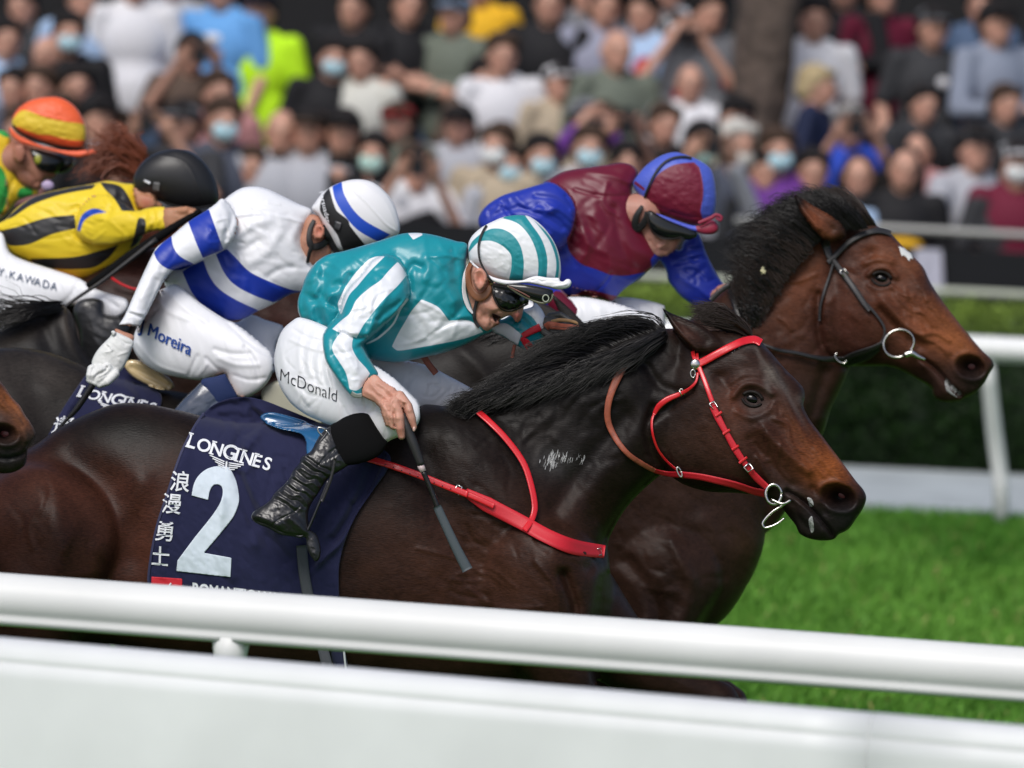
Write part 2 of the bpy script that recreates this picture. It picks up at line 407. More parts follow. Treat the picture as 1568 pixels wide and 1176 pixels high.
def ellV(c, r, n=16, m=10):
    c = np.asarray(c, float); r = np.broadcast_to(np.asarray(r, float), (3,)); V = [c + [0, 0, r[2]]]; Fc = []
    for i in range(1, m):
        th = math.pi * i / m
        for k in range(n): ph = 2 * math.pi * k / n; V.append(c + r * [math.sin(th) * math.cos(ph), math.sin(th) * math.sin(ph), math.cos(th)])
    V.append(c - [0, 0, r[2]])
    for k in range(n):
        Fc.append((0, 1 + k, 1 + (k + 1) % n)); b = 1 + (m - 2) * n; Fc.append((b + (k + 1) % n, b + k, len(V) - 1))
        for i in range(m - 2): a = 1 + i * n; Fc.append((a + k, a + n + k, a + n + (k + 1) % n, a + (k + 1) % n))
    return np.array(V), Fc
def boxV(lo, hi):
    x0, y0, z0 = lo; x1, y1, z1 = hi
    return np.array([(x0,y0,z0),(x1,y0,z0),(x1,y1,z0),(x0,y1,z0),(x0,y0,z1),(x1,y0,z1),(x1,y1,z1),(x0,y1,z1)], float), [(3,2,1,0),(4,5,6,7),(0,1,5,4),(1,2,6,5),(2,3,7,6),(3,0,4,7)]

# ---------------------------------------------------------------- materials
def new_mat(name):
    m = bpy.data.materials.new(name); m.use_nodes = True; return m, m.node_tree.nodes, m.node_tree.links, m.node_tree.nodes['Principled BSDF']
def setp(b, **k):
    for a, v in k.items():
        n = {'rough': 'Roughness', 'metal': 'Metallic', 'spec': 'Specular IOR Level', 'coat': 'Coat Weight', 'coatr': 'Coat Roughness', 'sheen': 'Sheen Weight', 'sheenr': 'Sheen Roughness', 'sss': 'Subsurface Weight', 'tr': 'Transmission Weight', 'aniso': 'Anisotropic'}[a]
        b.inputs[n].default_value = v
def noise_bump(N, L, b, scale, strength, dist=.002, detail=3, vec=None):
    t = N.new('ShaderNodeTexNoise'); t.inputs['Scale'].default_value = scale; t.inputs['Detail'].default_value = detail
    g = N.new('ShaderNodeTexCoord'); mp = N.new('ShaderNodeMapping'); mp.inputs['Scale'].default_value = vec or (1, 1, 1)
    L.new(g.outputs['Object'], mp.inputs[0]); L.new(mp.outputs[0], t.inputs['Vector'])
    bp = N.new('ShaderNodeBump'); bp.inputs['Strength'].default_value = strength; bp.inputs['Distance'].default_value = dist
    L.new(t.outputs['Fac'], bp.inputs['Height']); L.new(bp.outputs[0], b.inputs['Normal']); return t
def mat(name, col, bump=None, var=0.0, vscale=20, **k):
    """col: an rgb, or 'col' for the colour attribute"""
    m, N, L, b = new_mat(name); setp(b, **k)
    src = None
    if isinstance(col, str):
        a = N.new('ShaderNodeAttribute'); a.attribute_name = col; src = a.outputs['Color']
    else:
        b.inputs['Base Color'].default_value = (*col, 1)
    if var:
        t = N.new('ShaderNodeTexNoise'); t.inputs['Scale'].default_value = vscale; t.inputs['Detail'].default_value = 4
        g = N.new('ShaderNodeTexCoord'); L.new(g.outputs['Object'], t.inputs['Vector'])
        r = N.new('ShaderNodeMapRange'); r.inputs['From Min'].default_value = .3; r.inputs['From Max'].default_value = .7; r.inputs['To Min'].default_value = 1 - var; r.inputs['To Max'].default_value = 1 + var
        L.new(t.outputs['Fac'], r.inputs['Value']); x = N.new('ShaderNodeMix'); x.data_type = 'RGBA'; x.blend_type = 'MULTIPLY'; x.inputs['Factor'].default_value = 1
        if src: L.new(src, x.inputs['A'])
        else: x.inputs['A'].default_value = (*col, 1)
        L.new(r.outputs[0], x.inputs['B']); src = x.outputs['Result']
    if src: L.new(src, b.inputs['Base Color'])
    if bump: noise_bump(N, L, b, *bump)
    return m
def mmat(name, base, cols, bump=None, aa=.6, **k):
    """base colour with crisp patches where masks m0, m1 ... are positive"""
    m, N, L, b = new_mat(name); setp(b, **k); prev = None
    for i, c in enumerate(cols):
        a = N.new('ShaderNodeAttribute'); a.attribute_name = 'm%d' % i
        r = N.new('ShaderNodeMapRange'); r.inputs['From Min'].default_value = -aa; r.inputs['From Max'].default_value = aa
        L.new(a.outputs['Fac'], r.inputs['Value']); x = N.new('ShaderNodeMix'); x.data_type = 'RGBA'; L.new(r.outputs[0], x.inputs['Factor'])
        if prev: L.new(prev, x.inputs['A'])
        else: x.inputs['A'].default_value = (*base, 1)
        x.inputs['B'].default_value = (*c, 1); prev = x.outputs['Result']
    L.new(prev, b.inputs['Base Color'])
    if bump: noise_bump(N, L, b, *bump)
    return m
def coat_mat(name, rough=.42, spec=.26, coat=.0):
    """short horse hair: colour attribute broken up by fine streaks, satin gloss"""
    m, N, L, b = new_mat(name); setp(b, rough=rough, spec=spec, coat=coat, coatr=.35); b.inputs['IOR'].default_value = 1.32
    a = N.new('ShaderNodeAttribute'); a.attribute_name = 'col'; g = N.new('ShaderNodeTexCoord')
    mp = N.new('ShaderNodeMapping'); mp.inputs['Scale'].default_value = (1, 1, 4); mp.inputs['Rotation'].default_value = (0, .6, 0); L.new(g.outputs['Object'], mp.inputs[0])
    t = N.new('ShaderNodeTexNoise'); t.inputs['Scale'].default_value = 90; t.inputs['Detail'].default_value = 5; L.new(mp.outputs[0], t.inputs['Vector'])
    t2 = N.new('ShaderNodeTexNoise'); t2.inputs['Scale'].default_value = 9; t2.inputs['Detail'].default_value = 4; L.new(g.outputs['Object'], t2.inputs['Vector'])
    mm = N.new('ShaderNodeMath'); mm.operation = 'ADD'; L.new(t.outputs['Fac'], mm.inputs[0]); L.new(t2.outputs['Fac'], mm.inputs[1])
    r = N.new('ShaderNodeMapRange'); r.inputs['From Min'].default_value = .7; r.inputs['From Max'].default_value = 1.3; r.inputs['To Min'].default_value = .5; r.inputs['To Max'].default_value = 1.55
    L.new(mm.outputs[0], r.inputs['Value']); x = N.new('ShaderNodeMix'); x.data_type = 'RGBA'; x.blend_type = 'MULTIPLY'; x.inputs['Factor'].default_value = 1
    L.new(a.outputs['Color'], x.inputs['A']); L.new(r.outputs[0], x.inputs['B']); L.new(x.outputs['Result'], b.inputs['Base Color'])
    r2 = N.new('ShaderNodeMapRange'); r2.inputs['To Min'].default_value = rough - .14; r2.inputs['To Max'].default_value = rough + .16; L.new(t2.outputs['Fac'], r2.inputs['Value']); L.new(r2.outputs[0], b.inputs['Roughness'])
    bp = N.new('ShaderNodeBump'); bp.inputs['Strength'].default_value = .4; bp.inputs['Distance'].default_value = .002; L.new(t.outputs['Fac'], bp.inputs['Height'])
    bp2 = N.new('ShaderNodeBump'); bp2.inputs['Strength'].default_value = .12; bp2.inputs['Distance'].default_value = .012; L.new(t2.outputs['Fac'], bp2.inputs['Height']); L.new(bp2.outputs[0], bp.inputs['Normal']); L.new(bp.outputs[0], b.inputs['Normal'])
    return m
def gcol(base, spots):
    """colour function of pixel position: base rgb plus soft coloured patches (x, y, rx, ry, rgb, strength[, angle])"""
    def f(x, y):
        c = np.tile(np.array(base, float), (len(x), 1))
        for sp in spots:
            sx, sy, rx, ry, rgb, st = sp[:6]; an = sp[6] if len(sp) > 6 else 0
            dx, dy = x - sx, y - sy; u = (dx * math.cos(an) + dy * math.sin(an)) / rx; v = (-dx * math.sin(an) + dy * math.cos(an)) / ry
            w = st * np.exp(-(u * u + v * v)**1.0); c = c * (1 - w[:, None]) + np.array(rgb) * w[:, None]
        return c
    return f
# ================================================================ THE PLACE
def grass_mat():
    m, N, L, b = new_mat('turf'); setp(b, rough=.8, spec=.15)
    g = N.new('ShaderNodeTexCoord'); t = N.new('ShaderNodeTexNoise'); t.inputs['Scale'].default_value = 2.2; t.inputs['Detail'].default_value = 7
    mp = N.new('ShaderNodeMapping'); mp.inputs['Scale'].default_value = (1, .45, 1); L.new(g.outputs['Object'], mp.inputs[0]); L.new(mp.outputs[0], t.inputs['Vector'])
    r = N.new('ShaderNodeValToRGB'); r.color_ramp.elements[0].position = .32; r.color_ramp.elements[0].color = (.055, .16, .014, 1); r.color_ramp.elements[1].position = .68; r.color_ramp.elements[1].color = (.105, .26, .03, 1)
    L.new(t.outputs['Fac'], r.inputs[0]); L.new(r.outputs[0], b.inputs['Base Color']); return m
M_turf = grass_mat()
M_blade = mat('grass blades', 'col', rough=.6, spec=.2)
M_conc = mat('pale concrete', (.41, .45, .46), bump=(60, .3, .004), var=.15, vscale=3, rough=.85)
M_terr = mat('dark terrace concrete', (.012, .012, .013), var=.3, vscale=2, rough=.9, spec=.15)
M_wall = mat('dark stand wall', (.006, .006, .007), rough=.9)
M_white = mat('white plastic rail', (.70, .71, .69), bump=(30, .08, .003), var=.05, vscale=3, rough=.4, spec=.35)
M_whitef = mat('white enamel rail', (.78, .79, .78), rough=.4)
M_white2 = mat('scuffed white barrier board', (.63, .645, .655), bump=(18, .12, .004), var=.07, vscale=3, rough=.45)
M_hedge = mat('clipped hedge', (.006, .018, .003), bump=(30, 1.0, .05), var=.6, vscale=14, rough=.8)
M_leaf = mat('hedge leaves', 'col', rough=.6, spec=.15)
M_bars = mat('dark mesh barrier', (.013, .014, .016), rough=.8, spec=.15)
M_alu = mat('grey aluminium rail', (.36, .36, .34), rough=.4, metal=.3)
Q = .78                        # the far side of the track is banked up a little; Q brings the far field to its true distance
fy = lambda y: y * Q
fz = lambda z: CAMZ - (CAMZ - z) * Q
GZ = lambda y: np.interp(y, [15, fy(31.65), fy(37.2), fy(38), 400], [0, fz(0), fz(0), .15, .15])
n = 60; xs = np.linspace(-60, 60, n); ys = np.concatenate([np.linspace(-5, 14, 8), np.linspace(15, 31, 32), np.linspace(33, 140, n - 40)])
gx, gy = np.meshgrid(xs, ys); V = np.stack([gx, gy, GZ(gy)], -1).reshape(-1, 3)
Fc = [(j * n + i, j * n + i + 1, (j + 1) * n + i + 1, (j + 1) * n + i) for j in range(n - 1) for i in range(n - 1)]
tag(mk('ground', V, Fc, M_turf), kind='structure')
V, Fc = boxV((-30, fy(31.65), -.2), (30, fy(37.2), fz(0) + .012)); tag(mk('path', V, Fc, M_conc, smooth=False), kind='structure')
# grass blades over the visible strip
def blades(n, x0, x1, y0, y1, seed, name, parent=None):
    r = np.random.default_rng(seed); x = r.uniform(x0, x1, n); y = r.uniform(y0, y1, n); gz = GZ(y); a = r.uniform(0, 6.28, n); h = r.uniform(.028, .06, n); w = r.uniform(.004, .008, n) * 1.6
    lx, ly = r.normal(.015, .02, n), r.normal(0, .02, n); cx, sy = np.cos(a) * w, np.sin(a) * w
    V = np.stack([np.stack([x - cx, y - sy, gz], -1), np.stack([x + cx, y + sy, gz], -1), np.stack([x + lx, y + ly, gz + h], -1)], 1).reshape(-1, 3)
    pt = noise2(x, y * .6, .5, .5, 0, 5) * .5 + .5; k = np.clip(pt + r.normal(0, .22, n), 0, 1)[:, None]
    c = np.array((.05, .155, .014)) * (1 - k) + np.array((.13, .31, .04)) * k
    dr = (r.random(n) < .02)[:, None]; c = np.where(dr, (.3, .3, .1), c)
    return mk(name, V, np.arange(3 * n).reshape(n, 3), M_blade, parent, False, {'col': np.repeat(c, 3, 0)})
tag(blades(300000, -3.2, 5.2, 13.5, fy(31.6), 3, 'grass'), 'short green turf of the racetrack, softly out of focus', kind='stuff')

# hedge: clipped body and many leaves
def hedge():
    prof = [(fy(a), fz(b)) for a, b in [(35.5, .0), (35.42, .4), (35.5, .82), (35.7, .88), (36.2, .97), (37.0, 1.03), (37.25, .96), (37.3, .5), (37.3, .0)]]
    xs = np.linspace(-8, 9, 170); r = np.random.default_rng(4); V = []
    for x in xs:
        for (y, z) in prof: V.append((x, y, z))
    V = np.array(V); V += r.normal(0, .014, V.shape) * (V[:, 2:3] > .55); k = len(prof)
    Fc = [(i * k + j, i * k + j + 1, (i + 1) * k + j + 1, (i + 1) * k + j) for i in range(len(xs) - 1) for j in range(k - 1)] + [tuple(range(k)), tuple(range((len(xs) - 1) * k, len(xs) * k))[::-1]]
    h = mk('hedge', V, Fc, M_hedge); tag(h, 'long clipped green hedge between the far running rail and the crowd', 'hedge')
    n = 90000; t = r.random(n) * 5.2; pr = np.array(prof); ti = np.minimum(t.astype(int), 4); f = (t - ti)[:, None]; yz = pr[ti] * (1 - f) + pr[ti + 1] * f
    x = r.uniform(-4.2, 6.0, n); c = np.stack([x, yz[:, 0], yz[:, 1]], 1) + r.normal(0, .02, (n, 3)); c[:, 1] -= .02
    u = r.normal(0, 1, (n, 3)); u /= np.linalg.norm(u, axis=1)[:, None]; v = np.cross(u, r.normal(0, 1, (n, 3))); v /= np.linalg.norm(v, axis=1)[:, None]; s = r.uniform(.012, .028, (n, 1))
    V = np.stack([c - u * s, c + v * s * .5, c + u * s, c - v * s * .5], 1).reshape(-1, 3)
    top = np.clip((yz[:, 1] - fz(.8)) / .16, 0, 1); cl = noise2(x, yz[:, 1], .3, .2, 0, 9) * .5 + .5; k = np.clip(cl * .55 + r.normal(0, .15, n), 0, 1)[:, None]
    col = np.array((.004, .014, .002)) * (1 - k) + np.array((.018, .05, .008)) * k; pale_top = (top * .8)[:, None] * (.5 + .5 * r.random((n, 1))); col = col * (1 - pale_top) + np.array((.26, .38, .06)) * pale_top  # leaf colour turns paler and yellower towards the hedge top
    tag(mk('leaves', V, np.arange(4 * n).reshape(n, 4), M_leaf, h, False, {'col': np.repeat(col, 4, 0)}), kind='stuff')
hedge()
V, Fc = tubeV(np.array([(x, fy(37.3), fz(1.12)) for x in np.linspace(-8, 9, 12)]), .022, 8); tag(mk('low_rail', V, Fc, mat('weathered pale rail', (.42, .45, .36), rough=.6)), 'thin pale rail running along the back edge of the clipped hedge', 'rail')
# far running rail with bent posts
rr = bpy.data.objects.new('running_rail', None); COL.objects.link(rr); rr.location = (0, fy(31.0), fz(0))
tag(rr, 'white running rail on leaning posts in front of the hedge', 'rail')
RZ = 1.0
V, Fc = tubeV(np.array([(x, fy(31.0), fz(RZ)) for x in np.linspace(-9, 9, 30)]), .056, 16); mk('rail_tube', V, Fc, M_whitef, rr)
for px_ in (-5.9 * Q, -1.55 * Q, 2.74 * Q, 7.0 * Q):
    c = [(px_ + a, fy(b), fz(c_)) for a, b, c_ in ((-.05, 31.0, RZ - .04), (-.03, 31.05, RZ - .2), (.01, 31.2, .55), (.06, 31.3, .25), (.08, 31.3, -.05))]
    V, Fc = tubeV(np.array(c), [.03, .033, .036, .036, .036], 14); mk('post', V, Fc, M_whitef, rr)
# crowd barrier
cb = bpy.data.objects.new('crowd_barrier', None); COL.objects.link(cb); cb.location = (0, fy(37.7), .15); tag(cb, 'dark barrier with a pale top rail that the front spectators lean on', 'barrier')
V, Fc = tubeV(np.array([(x, fy(37.7), fz(1.52)) for x in np.linspace(1.15, 9, 20)]), .022, 10); mk('top_rail', V, Fc, M_alu, cb)
V, Fc = boxV((-9, fy(37.72), .1), (9, fy(37.72) + .03, fz(1.4))); mk('panel', V, Fc, M_bars, cb, False)
for i in range(10): V, Fc = boxV((-8.6 + 1.9 * i, fy(37.72) - .05, .1), (-8.55 + 1.9 * i, fy(37.72) - .003, fz(1.5))); mk('post', V, Fc, M_bars, cb, False)
# terrace and stand
NR = 8
ROWY = lambda k: fy(38.42 + .95 * k)
ROWZ = lambda k: .404 + .257 * k
parts = [boxV((-12, fy(38.0 + .95 * i), -.2), (12, fy(38.95 + .95 * i), ROWZ(i))) for i in range(NR)]
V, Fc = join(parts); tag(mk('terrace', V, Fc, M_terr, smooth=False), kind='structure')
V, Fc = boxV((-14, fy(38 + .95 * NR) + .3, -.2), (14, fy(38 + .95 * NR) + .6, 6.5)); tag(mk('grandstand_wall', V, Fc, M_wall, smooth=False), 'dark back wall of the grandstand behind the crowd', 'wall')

# near running rail: round top tube with a drip lip, on posts
def on_z(px, py, z):
    """world point where the view ray of a photo pixel meets height z"""
    d = W_ + (px - 784) / F * R_ - (py - 588) / F * U_; return CAM + d * ((z - CAMZ) / d[2])
a, b = on_z(0, 914, 1.08), on_z(1568, 1030, 1.08); dirn = (b - a) / np.linalg.norm(b - a); nrm = np.array([-dirn[1], dirn[0], 0]); 
nr = bpy.data.objects.new('running_rail', None); COL.objects.link(nr); nr.location = (a[0], a[1], 0); tag(nr, 'thick white running rail crossing in front of the leading horse', 'rail')
prof = []
for t in np.linspace(-35, 215, 26): r_ = math.radians(t); prof.append((.055 * math.cos(r_), .055 * math.sin(r_)))
prof += [(-.040, -.040), (-.044, -.046), (-.040, -.058), (-.015, -.064), (.015, -.064), (.035, -.055), (.040, -.040)]
def extrude(prof, p, q, m=40, wob=0):
    V = []
    for t in np.linspace(0, 1, m):
        c = p + (q - p) * t
        for (u, v) in prof: V.append(c + nrm * u + np.array([0, 0, v]))
    k = len(prof); Fc = [(i * k + j, (i + 1) * k + j, (i + 1) * k + (j + 1) % k, i * k + (j + 1) % k) for i in range(m - 1) for j in range(k)]
    Fc += [tuple(range(k)), tuple(range((m - 1) * k, m * k))[::-1]]; return np.array(V), Fc
V, Fc = extrude(prof, a - dirn * 2.5, b + dirn * 2.5); mk('rail_tube', V, Fc, M_white, nr)
for t in (-1.6, .235, 2.1):
    c = a + (b - a) * t if t < 1 else a + dirn * 2.05 * t
    V, Fc = tubeV(np.array([c + [0, 0, -.05], c + [0, 0, -.09], c + nrm * .02 + [0, 0, -.2], c + nrm * .12 + [0, 0, -.6], c + nrm * .14 + [0, 0, -1.08]]), [.045, .038, .034, .036, .036], 16); mk('post', V, Fc, M_white, nr)
# nearest: white barrier board with a rolled top
a2, b2 = on_z(0, 987, 1.11), on_z(1568, 1124, 1.11); d2 = (b2 - a2) / np.linalg.norm(b2 - a2); nrm = np.array([-d2[1], d2[0], 0])
bb = bpy.data.objects.new('barrier_board', None); COL.objects.link(bb); bb.location = (a2[0], a2[1], 0); tag(bb, 'white barrier board nearest the camera along the bottom edge', 'barrier')
prof = [(.03, -.01), (.02, .008), (0, .016), (-.02, .016), (-.034, .010), (-.044, -.002), (-.050, -.018), (-.052, -.026), (-.050, -.029), (-.055, -.032), (-.058, -.06), (-.07, -.3), (-.08, -1.0), (.0, -1.0), (.0, -.05)]
V, Fc = extrude(prof, a2 - d2 * 2, a2 + (b2 - a2) * .862, 30); mk('panel', V, Fc, M_white2, bb)
j = a2 + (b2 - a2) * .86
V, Fc = extrude([(u * 1.01, v + .0006) for u, v in prof], a2 + (b2 - a2) * .864, b2 + d2 * 2, 12); mk('panel', V, Fc, M_white2, bb)
for t in (-1.2, .9, 3.0):
    c = a2 + d2 * t; V, Fc = boxV(c + [0.0, .01, -1.11], c + [.08, .09, -.06]); mk('post', V, Fc, M_white2, bb, False)

# a white cloth hanging over the crowd barrier
r = np.random.default_rng(2); xs = np.linspace(2.12, 2.26, 14); zs = np.linspace(0, 1, 12); Vt = []
for t in zs:
    for x in xs: Vt.append((x + .03 * t * (x - 2.19) / .07, fy(37.7) - .045 - .012 * math.sin(x * 90 + t * 2) * t, fz(1.52) - .10 - .26 * t))
fr_ = [(j * 14 + i, j * 14 + i + 1, (j + 1) * 14 + i + 1, (j + 1) * 14 + i) for j in range(11) for i in range(13)]
Vt = np.array(Vt); nb = len(Vt); Vb = Vt + [0, .006, 0]
tag(mk('cloth', np.vstack([Vt, Vb]), fr_ + [tuple(q + nb for q in f[::-1]) for f in fr_], mat('white cotton', (.42, .42, .5), rough=.8)), 'white cloth hanging from the crowd barrier behind the bright bay nose', 'cloth')

# tree trunk standing among the spectators
c0 = P(1172, 60, ROWY(2) / W_[1]); Vp = []
pts = np.array([(c0[0] - .05, ROWY(2) + .1, .2), (c0[0] - .02, ROWY(2) + .1, 1.6), (c0[0] - .03, ROWY(2) + .12, 2.2), (c0[0] + .02, ROWY(2) + .14, 3.0), (c0[0] - .02, ROWY(2) + .2, 4.6)])
V, Fc = tubeV(np.array([np.interp(np.linspace(0, 4, 30), range(5), pts[:, k]) for k in range(3)]).T, np.interp(np.linspace(0, 4, 30), range(5), [.2, .16, .15, .19, .17]), 20); V += np.random.default_rng(3).normal(0, .008, V.shape)
tree = mk('tree', V, Fc, mat('grey brown bark', (.085, .062, .05), bump=(14, 1, .03), var=.5, vscale=9, rough=.9)); tag(tree, 'grey-brown tree trunk standing among the spectators above the maroon cap', 'tree')
# ================================================================ HORSES
M_coat = coat_mat('horse coat')
M_coatd = coat_mat('dark horse coat', .4, .26, .0)
M_mane = mat('black mane', (.0055, .0045, .004), rough=.36, spec=.3)
M_manebr = mat('dark brown mane', (.018, .011, .008), rough=.42, spec=.3)
M_manech = mat('chestnut mane', (.17, .045, .02), rough=.45, spec=.4)
M_eye = mat('wet dark eye', (.003, .0025, .0025), rough=.12, spec=.35)
M_lid = mat('dark eyelid skin', (.01, .007, .006), rough=.6, spec=.2)
M_nosein = mat('nostril lining', (.09, .018, .02), rough=.5)
M_red = mat('red patent strap', (.62, .012, .02), bump=(160, .25, .001), rough=.34, coat=.35, coatr=.2)
M_redw = mat('worn red webbing', (.55, .012, .025), bump=(400, .4, .001), rough=.55)
M_brown = mat('worn brown rein leather', (.3, .075, .04), bump=(300, .5, .001), var=.25, vscale=60, rough=.5)
M_blkl = mat('black leather', (.012, .011, .011), bump=(220, .4, .001), rough=.36, spec=.5)
M_blkl2 = mat('greyish black bridle leather', (.022, .021, .022), bump=(260, .4, .001), rough=.5)
M_steel = mat('polished steel', (.62, .6, .56), rough=.22, metal=1.0)
M_foam = mat('white lather', (.7, .7, .68), rough=.6)
BLK, DRK, BRN, RED, ORG = (.007, .0056, .005), (.017, .0085, .006), (.05, .0165, .009), (.075, .022, .011), (.3, .085, .022)
GRY = (.12, .105, .095)

def eye(par, hf, x, y, rx, ry, ang=0):
    z = float(hf.near(x, y)); c = P(x, y, hf.D * (1 + (z + rx * .5) / F)); pm = hf.D / F
    V, Fc = ellV((0, 0, 0), (rx * pm, rx * pm * .8, ry * pm), 20, 14)
    c_, s_ = math.cos(-ang), math.sin(-ang); V = np.stack([V[:, 0] * c_ - V[:, 2] * s_, V[:, 1], V[:, 0] * s_ + V[:, 2] * c_], 1)
    e = mk('eye', V + c, Fc, M_eye, par)
    z0 = z - 1.5
    for a0, a1, r in ((195, 345, 2.8), (15, 165, 2.2)):
        a = np.radians(np.linspace(a0, a1, 12)); u = rx * 1.06 * np.cos(a); v = ry * 1.1 * np.sin(a)
        xx = x + u * math.cos(ang) - v * math.sin(ang); yy = y + u * math.sin(ang) + v * math.cos(ang)
        zz = hf.near(xx, yy) - 1
        V, Fc = tubeV(P(xx, yy, hf.D * (1 + zz / F)), r * pm, 8); mk('eyelid', V, Fc, M_lid, par)

# ---- A: the dark bay in front (number 2)
Z1 = zt(640, 440, 2.178); Z7 = zt(1000, 460, 3.094)
DA = 14.0
A = HF(-330, 455, 1345, 1500, DA, 2.5)
A.poly([(-75,880),(-70,800),(-40,745),(0,712),(30,694),(55,680),(98,651),(157,624),(191,617),(234,620),(290,632),(345,646),(420,650),(500,648),(600,634),(643,625),(700,622),(770,640),(850,700),(915,790),(934,870),(929,940),(900,1010),(820,1050),(700,1066),(560,1062),(400,1045),(250,1015),(160,985),(80,1010),(0,1040),(-60,980)], k=.72, cap=165)
A.chain([(830,890,-40,92),(845,990,-80,62),(880,1080,-85,40),(985,1150,-85,29),(930,1290,-85,19),(905,1400,-85,18),(925,1450,-85,24)], b=80)
A.chain([(860,920,60,90),(960,1010,80,50),(1100,1075,80,32),(1180,1230,80,20),(1150,1350,80,18),(1170,1390,80,22)], b=30)
A.chain([(60,830,-40,120),(30,960,-76,88),(-60,1110,-80,45),(-160,1220,-80,26),(-120,1380,-80,19),(-95,1440,-80,25)], b=90)
A.chain([(60,850,60,120),(90,1000,80,80),(160,1130,80,40),(100,1260,80,26),(180,1380,80,19),(210,1410,80,25)], b=40)
A.poly([(640,630),(700,622),(760,603),(830,573),(890,545),(940,522),(985,508),(1025,503),(1062,508),(1100,560),(1090,640),(1050,700),(1005,732),(961,775),(934,821),(926,850),(870,900),(790,890),(700,790)], k=.62, cap=95, b=40)
A.soften(10)
zh = lambda x, y: -12 - .16 * (x - 1040)
A.poly([(1046,512),(1085,506),(1125,510)] + Z7([(490,190),(515,200),(562,250),(622,320),(680,378),(712,415),(719,455),(713,500),(740,560),(800,640),(860,720),(920,800),(965,860),(995,895),(1010,935),(995,985),(962,1035),(925,1085),(880,1108),(855,1132),(800,1138),(740,1128),(695,1105),(675,1065),(640,1020),(610,985)]) + [(1175,762),(1130,755),(1080,752),(1035,735),(1003,700),(988,650),(1000,600),(1025,550)], k=.66, zc=zh, cap=85, b=5)
# near ear, far ear
A.poly(Z7([(38,28,1),(75,55),(130,78),(200,105),(255,135),(310,180),(340,215),(300,250),(230,262),(190,240),(150,200),(100,140)]), k=1.1, zc=-48, b=4)
A.poly(Z7([(262,5,1),(300,30),(360,70),(420,130),(450,160),(400,180),(320,140),(262,70)]), k=.8, zc=35, b=4)
A.ridge(Z7([(55,50),(110,130),(160,190),(205,235)]), 5, 4); A.ridge(Z7([(80,75),(180,130),(250,190)]), -6, 9)
# head relief
A.ridge([(1000,625),(990,660),(1003,700),(1030,728)], -8, 7)
A.area([(1012,600),(1060,570),(1110,610),(1148,690),(1140,742),(1080,745),(1035,722),(1008,680)], 7, 26)
A.bump(1152,612,26,17,-8,.35); A.ridge([(1124,606),(1138,590),(1160,588),(1182,602)], 7, 6); A.ridge([(1128,630),(1150,640),(1172,632),(1186,616)], 3.5, 5)
A.ridge([(1120,585),(1140,574),(1162,574)], 3, 5); A.bump(1105,578,14,10,-5); A.bump(1140,548,22,14,4)
A.ridge([(1168,655),(1200,690),(1238,720)], 8, 9); A.ridge([(1150,675),(1185,712),(1215,742)], -6, 9)
A.ridge([(1162,530),(1195,590),(1222,650),(1262,705),(1296,742)], 5, 8); A.ridge([(1190,560),(1212,610),(1245,680)], -3, 6)
A.ridge([(1182,640),(1205,650),(1212,680),(1240,700),(1262,730)], 3, 3); A.ridge([(1160,700),(1180,740),(1205,752)], 3, 4); A.ridge([(1196,680),(1190,710),(1210,735)], 2.5, 3)
a = np.linspace(0, 2 * np.pi, 15)
nos = [(1284 + 30 * math.cos(t) * math.cos(.35) - 21 * math.sin(t) * math.sin(.35), 761 + 30 * math.cos(t) * math.sin(.35) + 21 * math.sin(t) * math.cos(.35)) for t in a]
A.ridge(nos, 7, 6); A.bump(1284, 761, 22, 15, -30, .3); A.ridge([(1245,748),(1258,765),(1262,785)], -4, 5)
A.ridge([(1205,752),(1230,768),(1252,790),(1270,812),(1276,824)], -11, 3.5); A.ridge([(1216,780),(1238,795),(1258,815)], 4, 8); A.ridge([(1210,762),(1236,780),(1255,800)], 3, 4)
A.ridge([(1215,770),(1222,790),(1240,810)], -4, 5)
# neck and shoulder relief
A.ridge([(1000,735),(965,775),(930,825),(905,870)], -10, 12); A.ridge([(985,655),(930,720),(880,790),(850,850)], 8, 26); A.ridge([(960,640),(900,710),(850,780)], -7, 16)
A.ridge([(1000,640),(1030,620),(1056,600)], -6, 7); A.ridge([(990,560),(1010,590),(1040,600)], -5, 8)
A.ridge([(700,660),(760,740),(820,830),(850,900)], 10, 34); A.ridge([(650,700),(690,800),(760,900)], -9, 26); A.ridge([(864,880),(880,930),(880,980)], -16, 9)
A.ridge([(800,560),(880,600),(960,600)], 6, 26); A.ridge([(110,700),(180,760),(200,850)], -10, 30); A.ridge([(60,720),(90,820),(80,920)], 10, 30); A.ridge([(140,880),(180,800),(215,740)], 7, 22)
A.folds(780, 830, 110, 90, 26, .5, 50, 1.5, 3.5, 61, .6); A.folds(850, 660, 90, 70, 22, -.7, 60, 1.3, 5, 62); A.folds(1190, 660, 40, 60, 16, .9, 34, 1.3, 2.4, 63); A.folds(1010, 720, 20, 30, 8, .9, 26, 2, 3, 64); A.folds(80, 800, 90, 90, 12, 1.2, 70, 1.6, 6, 65); A.wrinkle(1.2, 90, 60, .6, 3); A.wrinkle(.5, 16, 11, .8, 4, np.clip((A.X - 500) / 200, .25, 1))
A.ridge([(640,840),(700,856),(740,880)], 1.6, 3); A.ridge([(700,880),(745,868),(790,900)], 1.6, 3); A.ridge([(820,860),(850,900),(856,940)], 2, 4); A.ridge([(720,900),(760,930),(830,930)], 2, 5)
